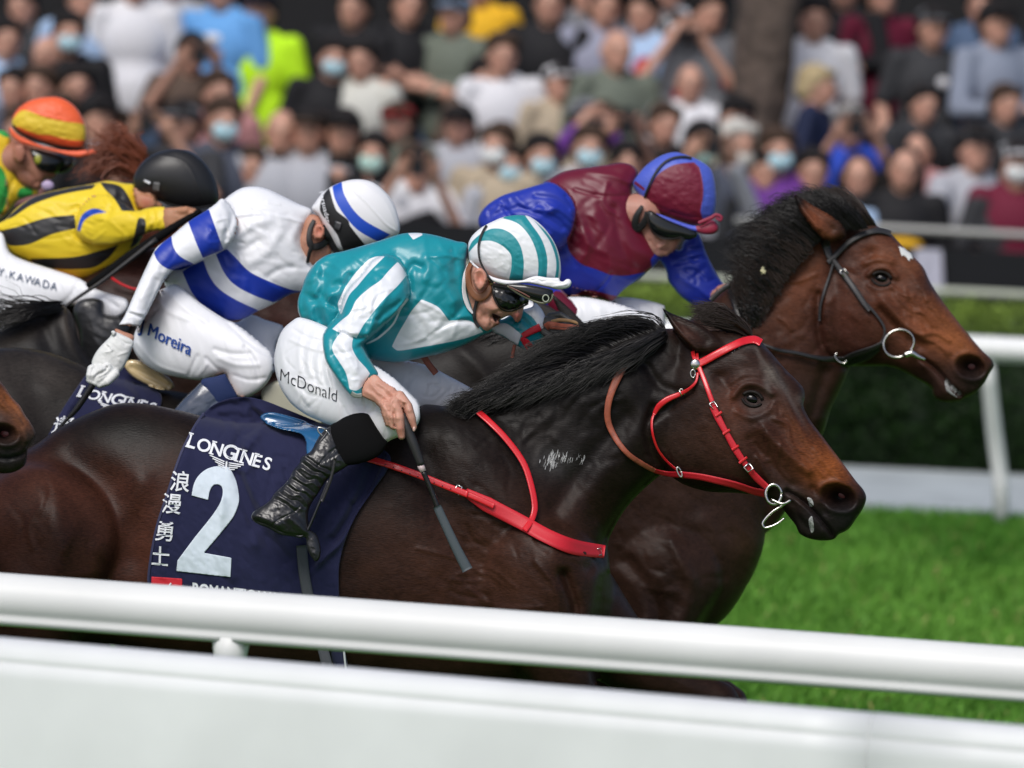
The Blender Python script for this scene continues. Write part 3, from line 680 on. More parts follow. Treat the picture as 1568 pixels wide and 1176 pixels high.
colA = gcol(DRK, [(80,760,200,160,BRN,.9),(230,840,90,120,(.06,.02,.012),.9),(40,900,120,80,(.04,.014,.009),.6),(190,655,200,55,(.0075,.006,.005),1),(120,820,70,60,DRK,.5),
    (750,620,230,110,BLK,1),(900,620,200,170,BLK,1),(740,880,190,110,(.046,.018,.011),.85),(850,708,40,24,(.05,.05,.05),.5),(1000,650,60,90,BLK,.8),(1060,690,60,60,(.028,.014,.01),.9),
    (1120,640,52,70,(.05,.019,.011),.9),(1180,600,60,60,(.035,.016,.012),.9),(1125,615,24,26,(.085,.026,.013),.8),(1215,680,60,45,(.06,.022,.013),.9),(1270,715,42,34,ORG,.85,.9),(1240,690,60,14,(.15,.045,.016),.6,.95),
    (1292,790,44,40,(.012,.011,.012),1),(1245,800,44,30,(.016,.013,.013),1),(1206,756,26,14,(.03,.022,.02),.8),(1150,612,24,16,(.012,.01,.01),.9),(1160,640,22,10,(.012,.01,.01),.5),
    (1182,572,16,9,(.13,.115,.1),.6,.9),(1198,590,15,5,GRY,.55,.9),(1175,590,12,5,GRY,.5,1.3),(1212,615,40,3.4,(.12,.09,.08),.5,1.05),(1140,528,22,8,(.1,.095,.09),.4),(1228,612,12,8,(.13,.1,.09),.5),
    (1284,761,21,14,(.003,.003,.003),1,.3),(1030,500,22,20,(.03,.016,.012),.8),(1052,512,25,12,(.06,.022,.014),.7,.6),(1020,480,12,14,BLK,1)])
horseA = A.build('horse', M_coatd, None, colA)
tag(horseA, 'dark bay racehorse in red bridle and numbered navy cloth, closest to the front rail', 'horse', 'horses racing on the turf')
eye(horseA, A, 1152, 611, 14.5, 10, .25)
V, Fc = ellV(P(1291, 757, DA * (1 + float(A.near(1291, 757) + 2) / F)), (.013, .003, .010)); mk('nostril_lining', V, Fc, M_nosein, horseA)
# patches of lather on neck and mouth
def lather(par, hf, cx, cy, rx, ry, n, seed, size=1.0, ang=0.0):
    """dried lather: short pale streaks lying in the coat"""
    r = np.random.default_rng(seed); c, q = math.cos(ang), math.sin(ang); parts = []
    for i in range(n):
        u, v = r.standard_normal(2) * .45; u, v = max(-.9, min(.9, u)), max(-.8, min(.8, v)); x = cx + rx * u * c - ry * v * q; y = cy + rx * u * q + ry * v * c; l = size * (4 + 9 * r.random()); k = r.normal(0, 1.5)
        parts.append(strapV([(x, y), (x + l * .2 + k, y - l * .5), (x + l * .25, y - l)], [.2, 1.15 * size * (.4 + r.random()), .2], hf.D, [hf], -.5, .6, n=3))
    V, Fc = join(parts); return mk('lather', V, Fc, M_lath, par)
def smear(par, hf, pts): return cover(pts, [hf], hf.D, .4, .5, 1.1).build('lather', M_lath, par)
M_lath = mat('drying lather', (.36, .36, .36), var=.5, vscale=220, rough=.6)
lather(horseA, A, 842, 712, 20, 16, 46, 1, 1.2); lather(horseA, A, 868, 706, 34, 7, 26, 11, 1.0); lather(horseA, A, 1118, 540, 12, 6, 14, 4, .8); smear(horseA, A, [(1238,796,1),(1243,790),(1246,802),(1246,814),(1242,816),(1239,806)]); smear(horseA, A, [(1236,762),(1243,764),(1246,774),(1240,776),(1238,769)]); None
gA = [[(742,632,-30),(725,627,-40),(705,628,-45),(684,622,-45)],[(790,606,-20),(760,604,-30),(728,612,-40),(692,619,-45)],[(850,580,-20),(810,582,-30),(765,596,-40),(715,610,-45)],[(900,556,-15),(860,552,-25),(800,565,-30),(738,592,-40)],
      [(950,534,-10),(905,518,-20),(850,524,-25),(786,558,-35)],[(990,520,-5),(952,503,-10),(897,508,-20),(832,538,-30)],[(1020,511,0),(990,496,-5),(942,497,-12),(884,514,-20)]]
V, Fc = hairV(gA, 5600, DA, [A], 3, 1.6, 5, 4.5, 12, 6); mane = mk('mane', V, Fc, M_mane, horseA)
gA2 = [[(760,606,-40),(720,612,-50),(690,625,-50)],[(880,575,-40),(830,590,-50),(770,618,-55)],[(990,525,-40),(930,556,-55),(880,590,-60)],[(1020,512,-40),(975,540,-55),(920,570,-60)]]
V, Fc = hairV(gA2, 2600, DA, [A], 2, 1.7, 6, 6, 10, 5); mk('mane', V, Fc, M_mane, horseA)
V, Fc = hairV([[(1000,506,0),(975,494,0),(925,498,0),(850,515,0)],[(1018,508,0),(1006,486,0),(960,480,0),(905,490,0)]], 30, DA, None, 2, 1.2, 12, 3, 10, 2.5); mk('mane', V, Fc, M_mane, horseA)
gF = [[(1150,518,-20),(1130,505,-25),(1100,496,-25),(1062,488,-25)],[(1146,512,-10),(1130,494,-15),(1104,482,-18),(1060,474,-15)],[(1142,510,0),(1120,486,0),(1096,472,0),(1052,468,0)]]
V, Fc = hairV(gF, 650, DA, None, 2, 2.2, 7, 4, 10, 4); mk('forelock', V, Fc, M_manebr, horseA)

# ---- B: the bright bay behind
DB = 15.15
Zb = zt(1200, 280, 3.268); Zc = zt(900, 200, 2.347)
B = HF(290, 275, 1535, 1450, DB, 2.5)
B.poly([(330,720),(360,640),(420,580),(550,545),(700,540),(850,545),(960,530),(1060,505),(1130,590),(1168,760),(1172,810),(1166,848),(1145,895),(1099,956),(1000,1000),(800,1010),(500,960),(350,880)], k=.75, cap=150)
B.chain([(1020,890,-40,84),(1010,960,-75,55),(1060,1040,-75,32),(1120,1075,-75,24),(1110,1200,-75,17),(1150,1330,-75,17),(1170,1370,-75,22)], b=70)
B.chain([(1000,900,50,80),(900,1010,70,45),(1010,1060,70,30),(1080,1150,70,20),(1040,1280,70,17),(1060,1330,70,22)], b=30)
B.chain([(430,830,-50,110),(400,960,-70,70),(330,1080,-70,36),(360,1200,-70,22),(330,1350,-70,22)], b=40)
B.poly([(980,560),(1040,505),(1110,440),(1170,370),(1230,335),(1290,330),(1330,380),(1335,460),(1300,565),(1290,590),(1273,625),(1262,660),(1225,740),(1190,800),(1150,820),(1050,720)], k=.62, cap=95, b=40)
B.soften(8)
zhb = lambda x, y: -10 - .14 * (x - 1270)
B.poly([(1258,352),(1290,335),(1330,340)] + Zb([(500,235),(535,255),(580,300),(650,368),(700,425),(735,500),(800,598),(870,690),(940,778),(1000,845),(1038,880),(1050,915),(1030,955),(1002,1005),(960,1050),(905,1078),(880,1092),(800,1096),(750,1068),(735,1025),(680,990),(600,945),(520,918),(400,918),(330,915),(250,885),(195,820),(172,700),(180,560),(190,400)]), k=.66, zc=zhb, cap=82, b=5)
B.poly(Zb([(48,55,1),(80,70),(150,115),(210,145),(260,180),(300,220),(300,270),(240,290),(180,268),(130,210),(80,140)]), k=1.1, zc=-72, b=4)
B.ridge(Zb([(60,70),(110,150),(170,230)]), 5, 4); B.ridge(Zb([(110,110),(180,170),(240,230)]), -6, 8)
B.ridge(Zb([(175,560),(172,700),(195,820),(250,890),(330,925)]), -8, 6)
B.area(Zb([(190,600),(300,480),(400,560),(480,700),(480,820),(340,880),(240,860),(200,760)]), 7, 24)
ex, ey = 1200 + 490 / 3.268, 280 + 480 / 3.268
B.bump(ex, ey, 25, 16, -8, .2); B.ridge(Zb([(425,460),(460,430),(520,430),(560,470)]), 7, 5); B.ridge(Zb([(430,510),(480,530),(540,515)]), 3.5, 5); B.ridge(Zb([(410,400),(470,385),(540,395)]), 4, 5)
B.bump(1200 + 440 / 3.268, 280 + 350 / 3.268, 12, 9, -6); B.ridge(Zb([(560,330),(640,440),(720,560),(840,720),(960,850)]), 4, 8)
B.ridge(Zb([(500,600),(600,700),(700,760)]), 8, 10); B.ridge(Zb([(480,640),(580,740),(680,810)]), -5, 9)
for q in ([(560,560),(640,640),(700,650),(760,720)], [(620,720),(680,760),(760,750),(830,790)], [(700,780),(760,800),(830,850)], [(540,520),(600,560),(650,570)]): B.ridge(Zb(q), 3, 3.2)
a = np.linspace(0, 2 * np.pi, 15)
B.ridge([(1200 + (935 + 80 * math.cos(t)) / 3.268, 280 + (920 + 62 * math.sin(t) + 12 * math.cos(t)) / 3.268) for t in a], 6, 5.5); B.bump(1486, 561, 20, 14, -28, .2)
B.ridge(Zb([(690,880),(760,930),(820,1000),(880,1060)]), -10, 3.5); B.ridge(Zb([(700,920),(760,980),(800,1050)]), 4, 8)
B.ridge([(1150,500),(1200,560),(1240,640)], 7, 20); B.ridge([(1262,570),(1240,640),(1200,720)], -7, 10); B.ridge([(1030,830),(1060,900),(1040,960)], 8, 12); B.ridge([(960,860),(1000,910),(1010,960)], -8, 12); B.ridge([(1080,800),(1110,880),(1090,940)], 6, 18)
B.ridge([(1198,425),(1215,432),(1240,424),(1250,420)], 2.5, 2.5); B.ridge([(1192,487),(1205,495),(1212,505)], 2.5, 2.5)
B.folds(1060, 870, 70, 70, 16, .8, 60, 1.1, 5, 66, .6); B.folds(1210, 480, 50, 70, 14, -.7, 44, 1.3, 4, 67); B.folds(1410, 490, 50, 50, 18, .8, 32, 1.4, 2.4, 68); B.wrinkle(1.8, 60, 30, .6, 13); B.wrinkle(.6, 14, 10, .8, 14)
BR2, BR3 = (.085, .027, .012), (.13, .042, .016)
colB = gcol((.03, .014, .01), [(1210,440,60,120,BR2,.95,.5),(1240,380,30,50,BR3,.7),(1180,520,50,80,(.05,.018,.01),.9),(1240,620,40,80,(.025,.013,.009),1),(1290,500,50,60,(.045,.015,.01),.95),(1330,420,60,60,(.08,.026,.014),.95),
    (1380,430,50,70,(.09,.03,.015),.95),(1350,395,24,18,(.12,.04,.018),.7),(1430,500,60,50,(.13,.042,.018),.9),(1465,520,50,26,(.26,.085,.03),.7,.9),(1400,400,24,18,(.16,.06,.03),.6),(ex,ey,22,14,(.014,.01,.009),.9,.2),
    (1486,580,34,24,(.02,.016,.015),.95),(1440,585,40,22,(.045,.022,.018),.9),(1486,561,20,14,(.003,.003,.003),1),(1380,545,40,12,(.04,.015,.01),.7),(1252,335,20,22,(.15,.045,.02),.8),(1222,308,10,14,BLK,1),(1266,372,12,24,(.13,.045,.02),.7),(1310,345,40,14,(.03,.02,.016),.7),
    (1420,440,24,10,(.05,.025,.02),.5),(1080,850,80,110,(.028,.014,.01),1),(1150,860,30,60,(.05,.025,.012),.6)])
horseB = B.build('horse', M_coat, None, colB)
tag(horseB, 'bright bay racehorse with white forehead mark and black bridle, furthest ahead on the right', 'horse', 'horses racing on the turf')
eye(horseB, B, ex, ey, 14, 9.5, .2)
V, Fc = ellV(B.world(1489, 561, float(B.near(1489, 561)) + 2), (.017, .008, .013)); mk('nostril_lining', V, Fc, M_nosein, horseB)
star = cover(Zb([(574,316,1),(590,322),(606,328),(622,343),(640,356),(650,386,1),(636,380),(628,390),(612,372),(598,364),(590,366),(584,346)]), [B], DB, .6, .5, 1.2); star.build('forehead_star', M_foam, horseB)
lather(horseB, B, 1456, 597, 16, 7, 50, 8, .9, .6); smear(horseB, B, [(1446,584),(1452,588),(1458,600),(1466,608),(1456,604),(1449,596)])
gB = [Zc([(605,700),(580,670),(550,640),(530,610)]),Zc([(640,610),(590,570),(540,530),(505,490)]),Zc([(700,520),(610,455),(550,430),(490,430)]),Zc([(760,450),(660,380),(590,360),(500,385)]),Zc([(830,390),(745,310),(670,292),(580,325)]),Zc([(900,350),(820,280),(745,252),(660,275)]),Zc([(1000,348),(930,275),(850,228),(740,212)])]
gB = [[(x, y, z) for (x, y), z in zip(g, (-62, -64, -54, -36))] for g in gB]
V, Fc = hairV(gB, 3600, DB, None, 3, 1.5, 21, 5, 12, 11, 6, .6); mk('mane', V, Fc, M_mane, horseB)
gB2 = [Zc([(600,700),(560,600),(540,540)]),Zc([(700,540),(640,480),(560,440)]),Zc([(800,420),(720,360),(640,330)])]
V, Fc = hairV([[(x, y, -66) for x, y in g] for g in gB2], 900, DB, None, 3, 1.5, 22, 9, 10, 6, 4); mk('mane', V, Fc, M_manebr, horseB)
gB3 = [Zc([(1010,350),(940,290),(880,245),(790,225)]),Zc([(1020,345),(980,290),(920,240),(830,212)]),Zc([(1030,345),(1000,310),(950,262),(880,225)])]
V, Fc = hairV([[(x, y, z) for (x, y), z in zip(g, (-20, -25, -15, -10))] for g in gB3], 700, DB, None, 2, 2.4, 23, 4, 10, 3); mk('forelock', V, Fc, M_manebr, horseB)
# a torn clod of turf caught in the mane
V, Fc = ellV(B.world(1168, 415, -95), (.010, .006, .009), 7, 5); V += RNG.normal(0, .0035, V.shape); tag(mk('torn_petal', V, Fc, mat('dry petal', (.4, .38, .22), rough=.7)), 'small pale scrap caught in the black mane of the bright bay horse', 'scrap')

# ---- C: the near-black horse of the white and blue rider
DC = 14.75
C_ = HF(-420, 380, 960, 1450, DC, 3)
C_.poly([(-270,760),(-240,640),(-170,570),(-90,540),(0,533),(40,533),(80,541),(118,556),(145,570),(220,590),(330,606),(430,600),(540,575),(640,560),(720,640),(760,780),(700,860),(560,900),(300,900),(0,900),(-200,880)], k=.72, cap=155)
C_.poly([(560,590),(640,545),(700,522),(760,508),(820,502),(865,505),(895,520),(900,550),(850,600),(800,650),(720,740),(640,760)], k=.6, cap=85, b=30)
C_.poly([(862,512),(905,512),(950,540),(1010,590),(1040,630),(1020,660),(970,660),(890,610),(850,560)], k=.65, cap=75, zc=10, b=8)
C_.chain([(640,780,-50,90),(660,900,-70,50),(740,1000,-70,34),(700,1150,-70,20),(760,1300,-70,18),(780,1340,-70,22)], b=30)
C_.chain([(-150,760,-50,120),(-180,900,-70,70),(-260,1030,-70,36),(-220,1180,-70,22),(-260,1330,-70,24)], b=40)
C_.poly([(816,461),(832,464),(852,476),(874,494),(892,512),(880,520),(862,514),(840,498),(824,480)], k=.7, zc=-20, b=3); C_.poly([(846,452),(858,460),(880,480),(905,508),(895,515),(876,500),(856,476)], k=.7, zc=20, b=3); C_.wrinkle(1.6, 60, 36, .4, 31); C_.ridge([(-40,560),(20,620),(60,720)], 8, 26); C_.ridge([(690,520),(730,560),(760,600)], 6, 14)
horseC = C_.build('horse', M_coat, None, gcol((.01, .008, .007), [(850,485,40,20,(.045,.042,.04),.8),(60,570,90,36,(.04,.034,.03),.7,.15),(650,570,60,60,(.03,.028,.027),.6),(20,660,60,80,(.018,.014,.013),.7)]))
tag(horseC, 'near-black racehorse showing its rounded rump under the rider in white with blue hoops', 'horse', 'horses racing on the turf')
V, Fc = hairV([[(600,560,0),(580,552,0),(560,556,0)],[(720,494,0),(690,498,0),(650,520,0)],[(800,506,0),(770,504,0),(740,512,0)]], 700, DC, [C_], 2, 2.6, 41, 6, 8, 4); mk('mane', V, Fc, M_mane, horseC)

# ---- D: dark grey-brown horse between, only its rump top shows
DD = 15.2
D_ = HF(-520, 430, 420, 1400, DD, 3)
D_.poly([(-480,700),(-420,600),(-280,545),(-120,530),(-40,520),(10,498),(45,478),(70,466),(92,466),(108,478),(116,500),(124,528),(150,560),(220,600),(300,660),(320,760),(200,820),(-100,840),(-380,820)], k=.7, cap=140)
D_.chain([(200,760,-40,80),(230,900,-60,45),(300,1000,-60,30),(260,1200,-60,20),(300,1330,-60,22)], b=30); D_.chain([(-350,740,-40,110),(-380,900,-60,60),(-330,1100,-60,26),(-370,1320,-60,24)], b=30)
D_.ridge([(100,485),(115,530),(150,575)], 7, 8); D_.ridge([(60,480),(80,540),(120,580)], -6, 12); D_.wrinkle(1.3, 44, 30, .4, 51)
horseD = D_.build('horse', M_coatd, None, gcol((.014, .013, .013), [(104,500,10,30,(.06,.05,.042),.8,-.2),(30,510,60,16,(.045,.036,.03),.7,-.5),(60,560,60,30,(.012,.013,.014),.6)]))
tag(horseD, 'very dark horse squeezed in front of the yellow rider, only its grey-brown crest showing', 'horse', 'horses racing on the turf')
V, Fc = hairV([[(95,470,-30),(60,474,-50),(20,470,-50),(-30,452,-50)],[(70,468,-30),(40,480,-60),(0,500,-60),(-40,520,-60)]], 260, DD, None, 2, 1.6, 42, 8, 9, 8); mk('mane', V, Fc, M_mane, horseD)

# ---- E: brown horse of the yellow rider
DE = 15.6
E_ = HF(-380, 380, 640, 1380, DE, 3)
E_.poly([(-340,700),(-300,600),(-200,530),(-60,500),(60,470),(150,410),(230,380),(320,385),(400,400),(480,430),(560,470),(600,540),(560,600),(440,600),(400,700),(300,800),(0,820),(-250,800)], k=.6, cap=130)
E_.chain([(300,740,-40,80),(330,900,-60,45),(420,1000,-60,30),(380,1200,-60,20),(420,1330,-60,22)], b=30); E_.chain([(-230,740,-40,110),(-260,900,-60,60),(-200,1100,-60,26),(-240,1320,-60,24)], b=30)
E_.wrinkle(3, 44, 30, .4, 61)
horseE = E_.build('horse', M_coat, None, gcol((.022, .012, .009), [(430,480,60,60,(.04,.016,.012),.8),(210,440,60,40,(.04,.01,.008),.8)]))
tag(horseE, 'brown racehorse under the rider in yellow and black, mostly hidden behind other runners', 'horse', 'horses racing on the turf')

# ---- G: chestnut in the far background, mane flying
DG = 16.4
G_ = HF(-240, 190, 330, 1330, DG, 3)
G_.poly([(-200,640),(-180,520),(-80,440),(20,390),(80,350),(120,320),(150,300),(185,296),(230,310),(280,340),(300,380),(270,410),(220,400),(190,440),(200,520),(140,620),(0,660),(-120,660)], k=.6, cap=100)
G_.chain([(130,600,-30,60),(150,760,-40,36),(220,900,-40,24),(180,1060,-40,18),(210,1200,-40,20)], b=30); G_.chain([(-140,600,-30,80),(-160,780,-40,40),(-110,980,-40,22),(-150,1200,-40,22)], b=30)
G_.wrinkle(2.5, 40, 26, .4, 71)
horseG = G_.build('horse', M_coat, None, gcol((.06, .018, .01), [(180,290,60,40,(.11,.03,.014),.8)]))
tag(horseG, 'chestnut horse whose reddish mane flies up beside the orange cap', 'horse', 'horses racing on the turf')
Zo = zt(0, 140, 4.612)
gG = [[(x, y, -30) for x, y in Zo(g)] for g in ([(960,600),(820,520),(700,540),(560,620)],[(980,540),(860,440),(740,440),(620,520)],[(1000,480),(900,390),(790,350),(700,420)],[(1010,470),(930,400),(840,370),(760,325)])]
V, Fc = hairV(gG, 620, DG, None, 2, 3, 43, 10, 10, 14, 10, .5); mk('mane', V, Fc, M_manech, horseG)

# ---- H: muzzle entering from the left, nearest of all
DH = 13.25
Zh = zt(0, 560, 6.533)
H_ = HF(-900, 330, 75, 1500, DH, 2.5)
H_.poly(Zh([(-900,-700),(-600,-560),(-300,-250),(0,150),(60,230),(130,330),(200,400),(250,490),(300,560),(345,640),(355,710),(320,780),(280,830),(270,900),(255,980),(220,1020),(150,1060),(60,1078),(-100,1060),(-300,960),(-700,700),(-1100,500),(-1250,100),(-1150,-500)]), k=.66, cap=80)
H_.poly([(-150,470),(-260,520),(-480,640),(-620,700),(-840,760),(-860,1000),(-600,1060),(-420,1000),(-330,880),(-260,780),(-180,660),(-120,560)], k=.6, cap=130, zc=10, b=30)
H_.chain([(-480,940,-40,90),(-460,1080,-40,44),(-400,1250,-40,26),(-430,1440,-40,24)], b=30); H_.chain([(-780,940,-40,90),(-800,1100,-40,44),(-760,1250,-40,26),(-800,1440,-40,24)], b=30)
a = np.linspace(0, 2 * np.pi, 15)
H_.ridge([(6 + 24 * math.cos(t), 664 + 17 * math.sin(t) + 3 * math.cos(t)) for t in a], 6, 5); H_.bump(4, 664, 18, 12, -26)
H_.ridge(Zh([(0,350),(120,480),(230,600),(270,740)]), 4, 4); H_.ridge(Zh([(60,330),(170,470),(240,580)]), -4, 3); H_.ridge(Zh([(255,860),(200,900),(60,930),(-100,900)]), -7, 3)
H_.wrinkle(1.2, 14, 10, .8, 81)
horseH = H_.build('horse', M_coat, None, gcol((.04, .018, .012), [(20,615,24,34,(.24,.08,.028),.9,-.9),(34,640,14,24,(.22,.085,.04),.8),(0,640,24,14,(.05,.03,.024),.8),(10,700,50,34,(.012,.012,.012),1),(4,664,14,9,(.004,.003,.003),1),(46,672,9,20,(.05,.035,.03),.6)]))
tag(horseH, 'horse poking only its dark muzzle with brown bridge in from the left edge', 'horse', 'horses racing on the turf')
V, Fc = ellV(H_.world(10, 664, float(H_.near(10, 664)) + 2), (.015, .008, .011)); mk('nostril_lining', V, Fc, M_nosein, horseH)
# ================================================================ TACK
def fab(name, col, rough=.8, **k): return mat(name, col, bump=(900, .25, .0008), rough=rough, sheen=.12, sheenr=.5, **k)
M_navy = fab('navy saddle cloth', (.012, .014, .05), .85, spec=.25)
M_navyrim = fab('navy cloth binding', (.02, .022, .07), .7)
M_print = mat('white print', (.74, .76, .8), rough=.7)
M_printb = mat('pale number print', (.62, .7, .78), rough=.7)
M_redp = mat('red print', (.6, .015, .03), rough=.7)
M_saddle = mat('glossy blue saddle', (.015, .1, .24), rough=.14, coat=.9, coatr=.05)
M_gold = mat('glossy cream saddle', (.55, .42, .22), rough=.18, coat=.8, coatr=.05)
M_girth = mat('grey girth webbing', (.055, .06, .07), bump=(500, .6, .001), rough=.7)
def E(name, D, px, py, label, cat, group=None):
    o = bpy.data.objects.new(name, None); COL.objects.link(o); o.location = P(px, py, D).tolist(); tag(o, label, cat, group); return o
def put(name, VF, m, par): return mk(name, VF[0], VF[1], m, par)
Z6 = zt(0, 560, 2.352); Z70 = zt(360, 600, 3.92)
Z1 = zt(640, 440, 2.178); Z7 = zt(1000, 460, 3.094); Zb = zt(1200, 280, 3.268)

# saddle cloth, horse A
pts = [(300,650)] + Z6([(740,165),(790,130),(860,112),(940,122),(1040,160),(1150,205)]) + [(530,664),(580,684),(598,700),(592,722),(572,750),(545,790),(528,830),(519,870),(516,935),(480,938),(400,934),(320,928),(236,920),(229,905),(227,880),(236,822),(252,768),(268,715),(284,680)]
CA = cover(pts, [A], DA, 10, 5, 2.0)
CA.N = np.where(CA.Y < 650, np.minimum(CA.N, A.near(CA.X, CA.Y + 0) - 8), CA.N)
fold = lambda L, a, w: CA.ridge(Z6(L), a * 1.7, w)
fold([(880,125),(930,200),(860,260),(870,330)], -5, 7); fold([(900,150),(960,190),(890,290)], 5, 8); fold([(860,400),(900,520),(960,620),(1030,700)], -6, 10); fold([(880,380),(930,480),(1000,590)], 4, 9)
fold([(800,480),(790,620),(840,760)], 2.5, 9); fold([(1390,340),(1330,480),(1240,620),(1160,700),(1095,775)], 5, 5); fold([(1370,330),(1310,470),(1210,620)], -6, 9); fold([(1300,330),(1280,450),(1200,600)], 4, 12)
fold([(1095,660),(1130,720),(1100,770)], -5, 6); fold([(760,150),(850,140),(940,180)], -3, 6); fold([(1000,420),(960,540),(920,640)], 3, 12); fold([(660,330),(620,480),(580,640)], 2, 12)
CA.folds(420, 700, 120, 60, 16, 1.2, 60, 2.4, 4, 51); CA.folds(540, 760, 40, 90, 14, 1.9, 60, 2.4, 4, 52); CA.folds(390, 640, 60, 16, 8, .5, 44, 2.4, 4, 53); CA.wrinkle(1.0, 34, 12, 1.2, 91); CA.wrinkle(.5, 9, 5, .9, 92)
CA.above([A], 3.5); clothA = CA.build('saddle_cloth', M_navy); tag(clothA, 'navy saddle cloth with big white number 2 and four Chinese characters on the front horse', 'saddle cloth')
put('binding', strapV(Z6([(542,850),(535,760),(560,600),(600,470),(650,320),(700,220),(735,170)]), 4, DA, [CA], .6, 1.5), M_navyrim, clothA)
two = Z6([(690,468,1),(697,430),(712,400),(738,376),(768,364),(800,362),(826,366,1),(850,412),(862,478),(852,520),(830,560),(735,674,1),(834,692,1),(830,762,1),(635,740,1),(639,702,1),(700,620),(760,545),(792,495),(802,460),(798,436),(780,427),(764,436),(754,458),(750,484,1)])
t2 = cover(two, [CA], DA, 1.6, 1.2, 1.1); t2.build('number', M_printb, clothA)
def writ(par, name, body, org, ex, ey, bases, m, D, **k):
    VF = textV(body, org, ex, ey, D, bases, **k); return mk(name, VF[0], VF[1], m, par, False)
def maker(par, D, bases, o, ex, ey, s=1.0):
    """brand lettering in a wide slab face over a winged emblem"""
    ox, oy = o; x = 0
    for ch, w, sz in zip('LONGINES', (.62, .78, .74, .74, .32, .74, .64, .56), (1.12, 1, 1, 1.15, 1, 1, 1, 1)):
        writ(par, 'lettering', ch, (ox + x * ex[0], oy + x * ex[1]), (ex[0] * sz, ex[1] * sz), (ey[0] * sz, ey[1] * sz), bases, M_print, D, lift=1.6, bold=.02, shear=.25)
        if ch in 'LNIE':
            for yy in (0.0, .70):
                q = [(x + .02 + yy * .25, yy), (x + .30 + yy * .25, yy)]
                put('lettering', strapV([(ox + a * ex[0] * 1 + b * ey[0] * sz, oy + a * ex[1] + b * ey[1] * sz) for a, b in q], 2.2 * s, D, bases, 1.8, .6), M_print, par)
        x += w * .98
    for k in range(4):
        for sg in (-1, 1):
            a = (2.45 + sg * .12, -.22 - .12 * k); b = (2.45 + sg * (1.0 - .17 * k), -.10 - .13 * k)
            put('emblem', strapV([(ox + u * ex[0] + v * ey[0], oy + u * ex[1] + v * ey[1]) for u, v in (a, b)], 1.9 * s, D, bases, 1.8, .6), M_print, par)
    put('emblem', strapV([(ox + 2.45 * ex[0] + v * ey[0], oy + 2.45 * ex[1] + v * ey[1]) for v in (-.15, -.75)], 3 * s, D, bases, 1.8, .6), M_print, par)
ex = (25.2, 6.4); ey = (-2, -24)
maker(clothA, DA, [CA], (283, 683), (26.2, 7.6), (1.5, -28))
for i, (ch, x, y) in enumerate(zip('浪漫勇士', (259, 246, 236, 229), (748, 782, 824, 863))):
    writ(clothA, 'lettering', ch, (x, y), (31, 3), (4, -33) if i < 3 else (1, -33), [CA], M_print, DA, lift=1.6, bold=.012)
fl = cover([(232,883,1),(279,886,1),(279,912,1),(231,910,1)], [CA], DA, 1.5, 1, 1.3); fl.build('flag_print', M_redp, clothA)
put('emblem', ptube([(262,893),(258,899),(264,904),(260,909)], 1.2, DA, [CA], 2.5), M_print, clothA)
writ(clothA, 'lettering', 'ROMANTIC WARRIOR', (294, 909), (18.5, 2.3), (0, -24), [CA], M_print, DA, lift=1.6, bold=.035)
# second cloth, horse C
Z11 = zt(0, 420, 4.2)
pts = Z11([(520,690),(560,640),(640,600),(770,590),(860,630),(960,700),(1020,745),(1042,800),(1030,860),(1010,960),(1000,1100),(900,1300),(400,1300),(260,1240),(240,1160),(290,1070),(400,870)])
CC = cover(pts, [C_], DC, 7, 5, 2.2); CC.ridge(Z11([(560,650),(470,820),(380,960)]), 4, 5); CC.ridge(Z11([(720,700),(840,760),(900,860)]), 4, 6); CC.ridge(Z11([(860,700),(900,780),(880,860)]), -5, 8); CC.wrinkle(1.6, 20, 10, .8, 95)
CC.above([C_], 3); clothC = CC.build('saddle_cloth', M_navy); tag(clothC, 'navy saddle cloth on the near-black horse, half hidden by the rump in front', 'saddle cloth')
maker(clothC, DC, [CC], (116, 606), (24, 5.2), (4, -21))
for ch, x, y in zip('遨遊', (78, 68), (662, 690)): writ(clothC, 'lettering', ch, (x, y), (31, -3), (8, -28), [CC], M_print, DC, lift=1.8, bold=.012)

# saddles
s = HF(385, 615, 540, 745, DA, 1.5)
zs = lambda x, y: A.near(x, y) - 34
s.poly(Z70([(150,150),(175,130),(220,122),(300,138),(400,168),(480,198),(560,215),(590,260),(560,330),(520,420),(500,480),(470,480),(440,420),(425,350),(424,300),(400,258),(340,238),(280,226),(220,205),(170,180)]), k=.7, cap=9, zc=zs)
s.ridge(Z70([(185,150),(300,175),(420,215)]), -3, 5)
sad = s.build('seat', M_saddle); sad.name = 'saddle'; tag(sad, 'small glossy blue racing saddle under the teal rider', 'saddle')
def stirrup(par, L, D, z, top, r=2.2):
    put('stirrup', ptube([(x, y, z) for x, y in L], r, D), M_steel if False else M_blk_ir, par)
    put('stirrup_leather', strapV(top, 5, D, None, 0, 2, [z, z - 2]), M_blkl, par)
M_blk_ir = mat('dark stirrup iron', (.05, .05, .055), rough=.28, metal=.8)
stirrup(sad, Z70([(560,530),(500,680),(430,840),(395,868),(350,858)]) , DA, -196, Z70([(600,400),(575,520),(520,660)]))
s = HF(180, 540, 275, 620, DC, 1.5)
s.poly(Z11([(795,580),(820,555),(860,549),(925,560),(1010,610),(1092,668),(1120,720),(1085,745),(1000,735),(900,690),(830,640)]), k=.8, cap=8, zc=lambda x, y: C_.near(x, y) - 30)
s.ridge(Z11([(850,600),(950,650),(1080,720)]), -2.5, 4); s.ridge(Z11([(880,565),(980,620),(1085,690)]), 3, 3)
o = s.build('saddle', M_gold); tag(o, 'cream and gold saddle rim beside the white glove', 'saddle')
s = HF(395, 560, 520, 700, DC, 2); s.poly([(400,600),(412,588),(430,582),(446,590),(470,600),(500,640),(470,660),(420,640),(404,622)], k=.8, cap=9, zc=-110)
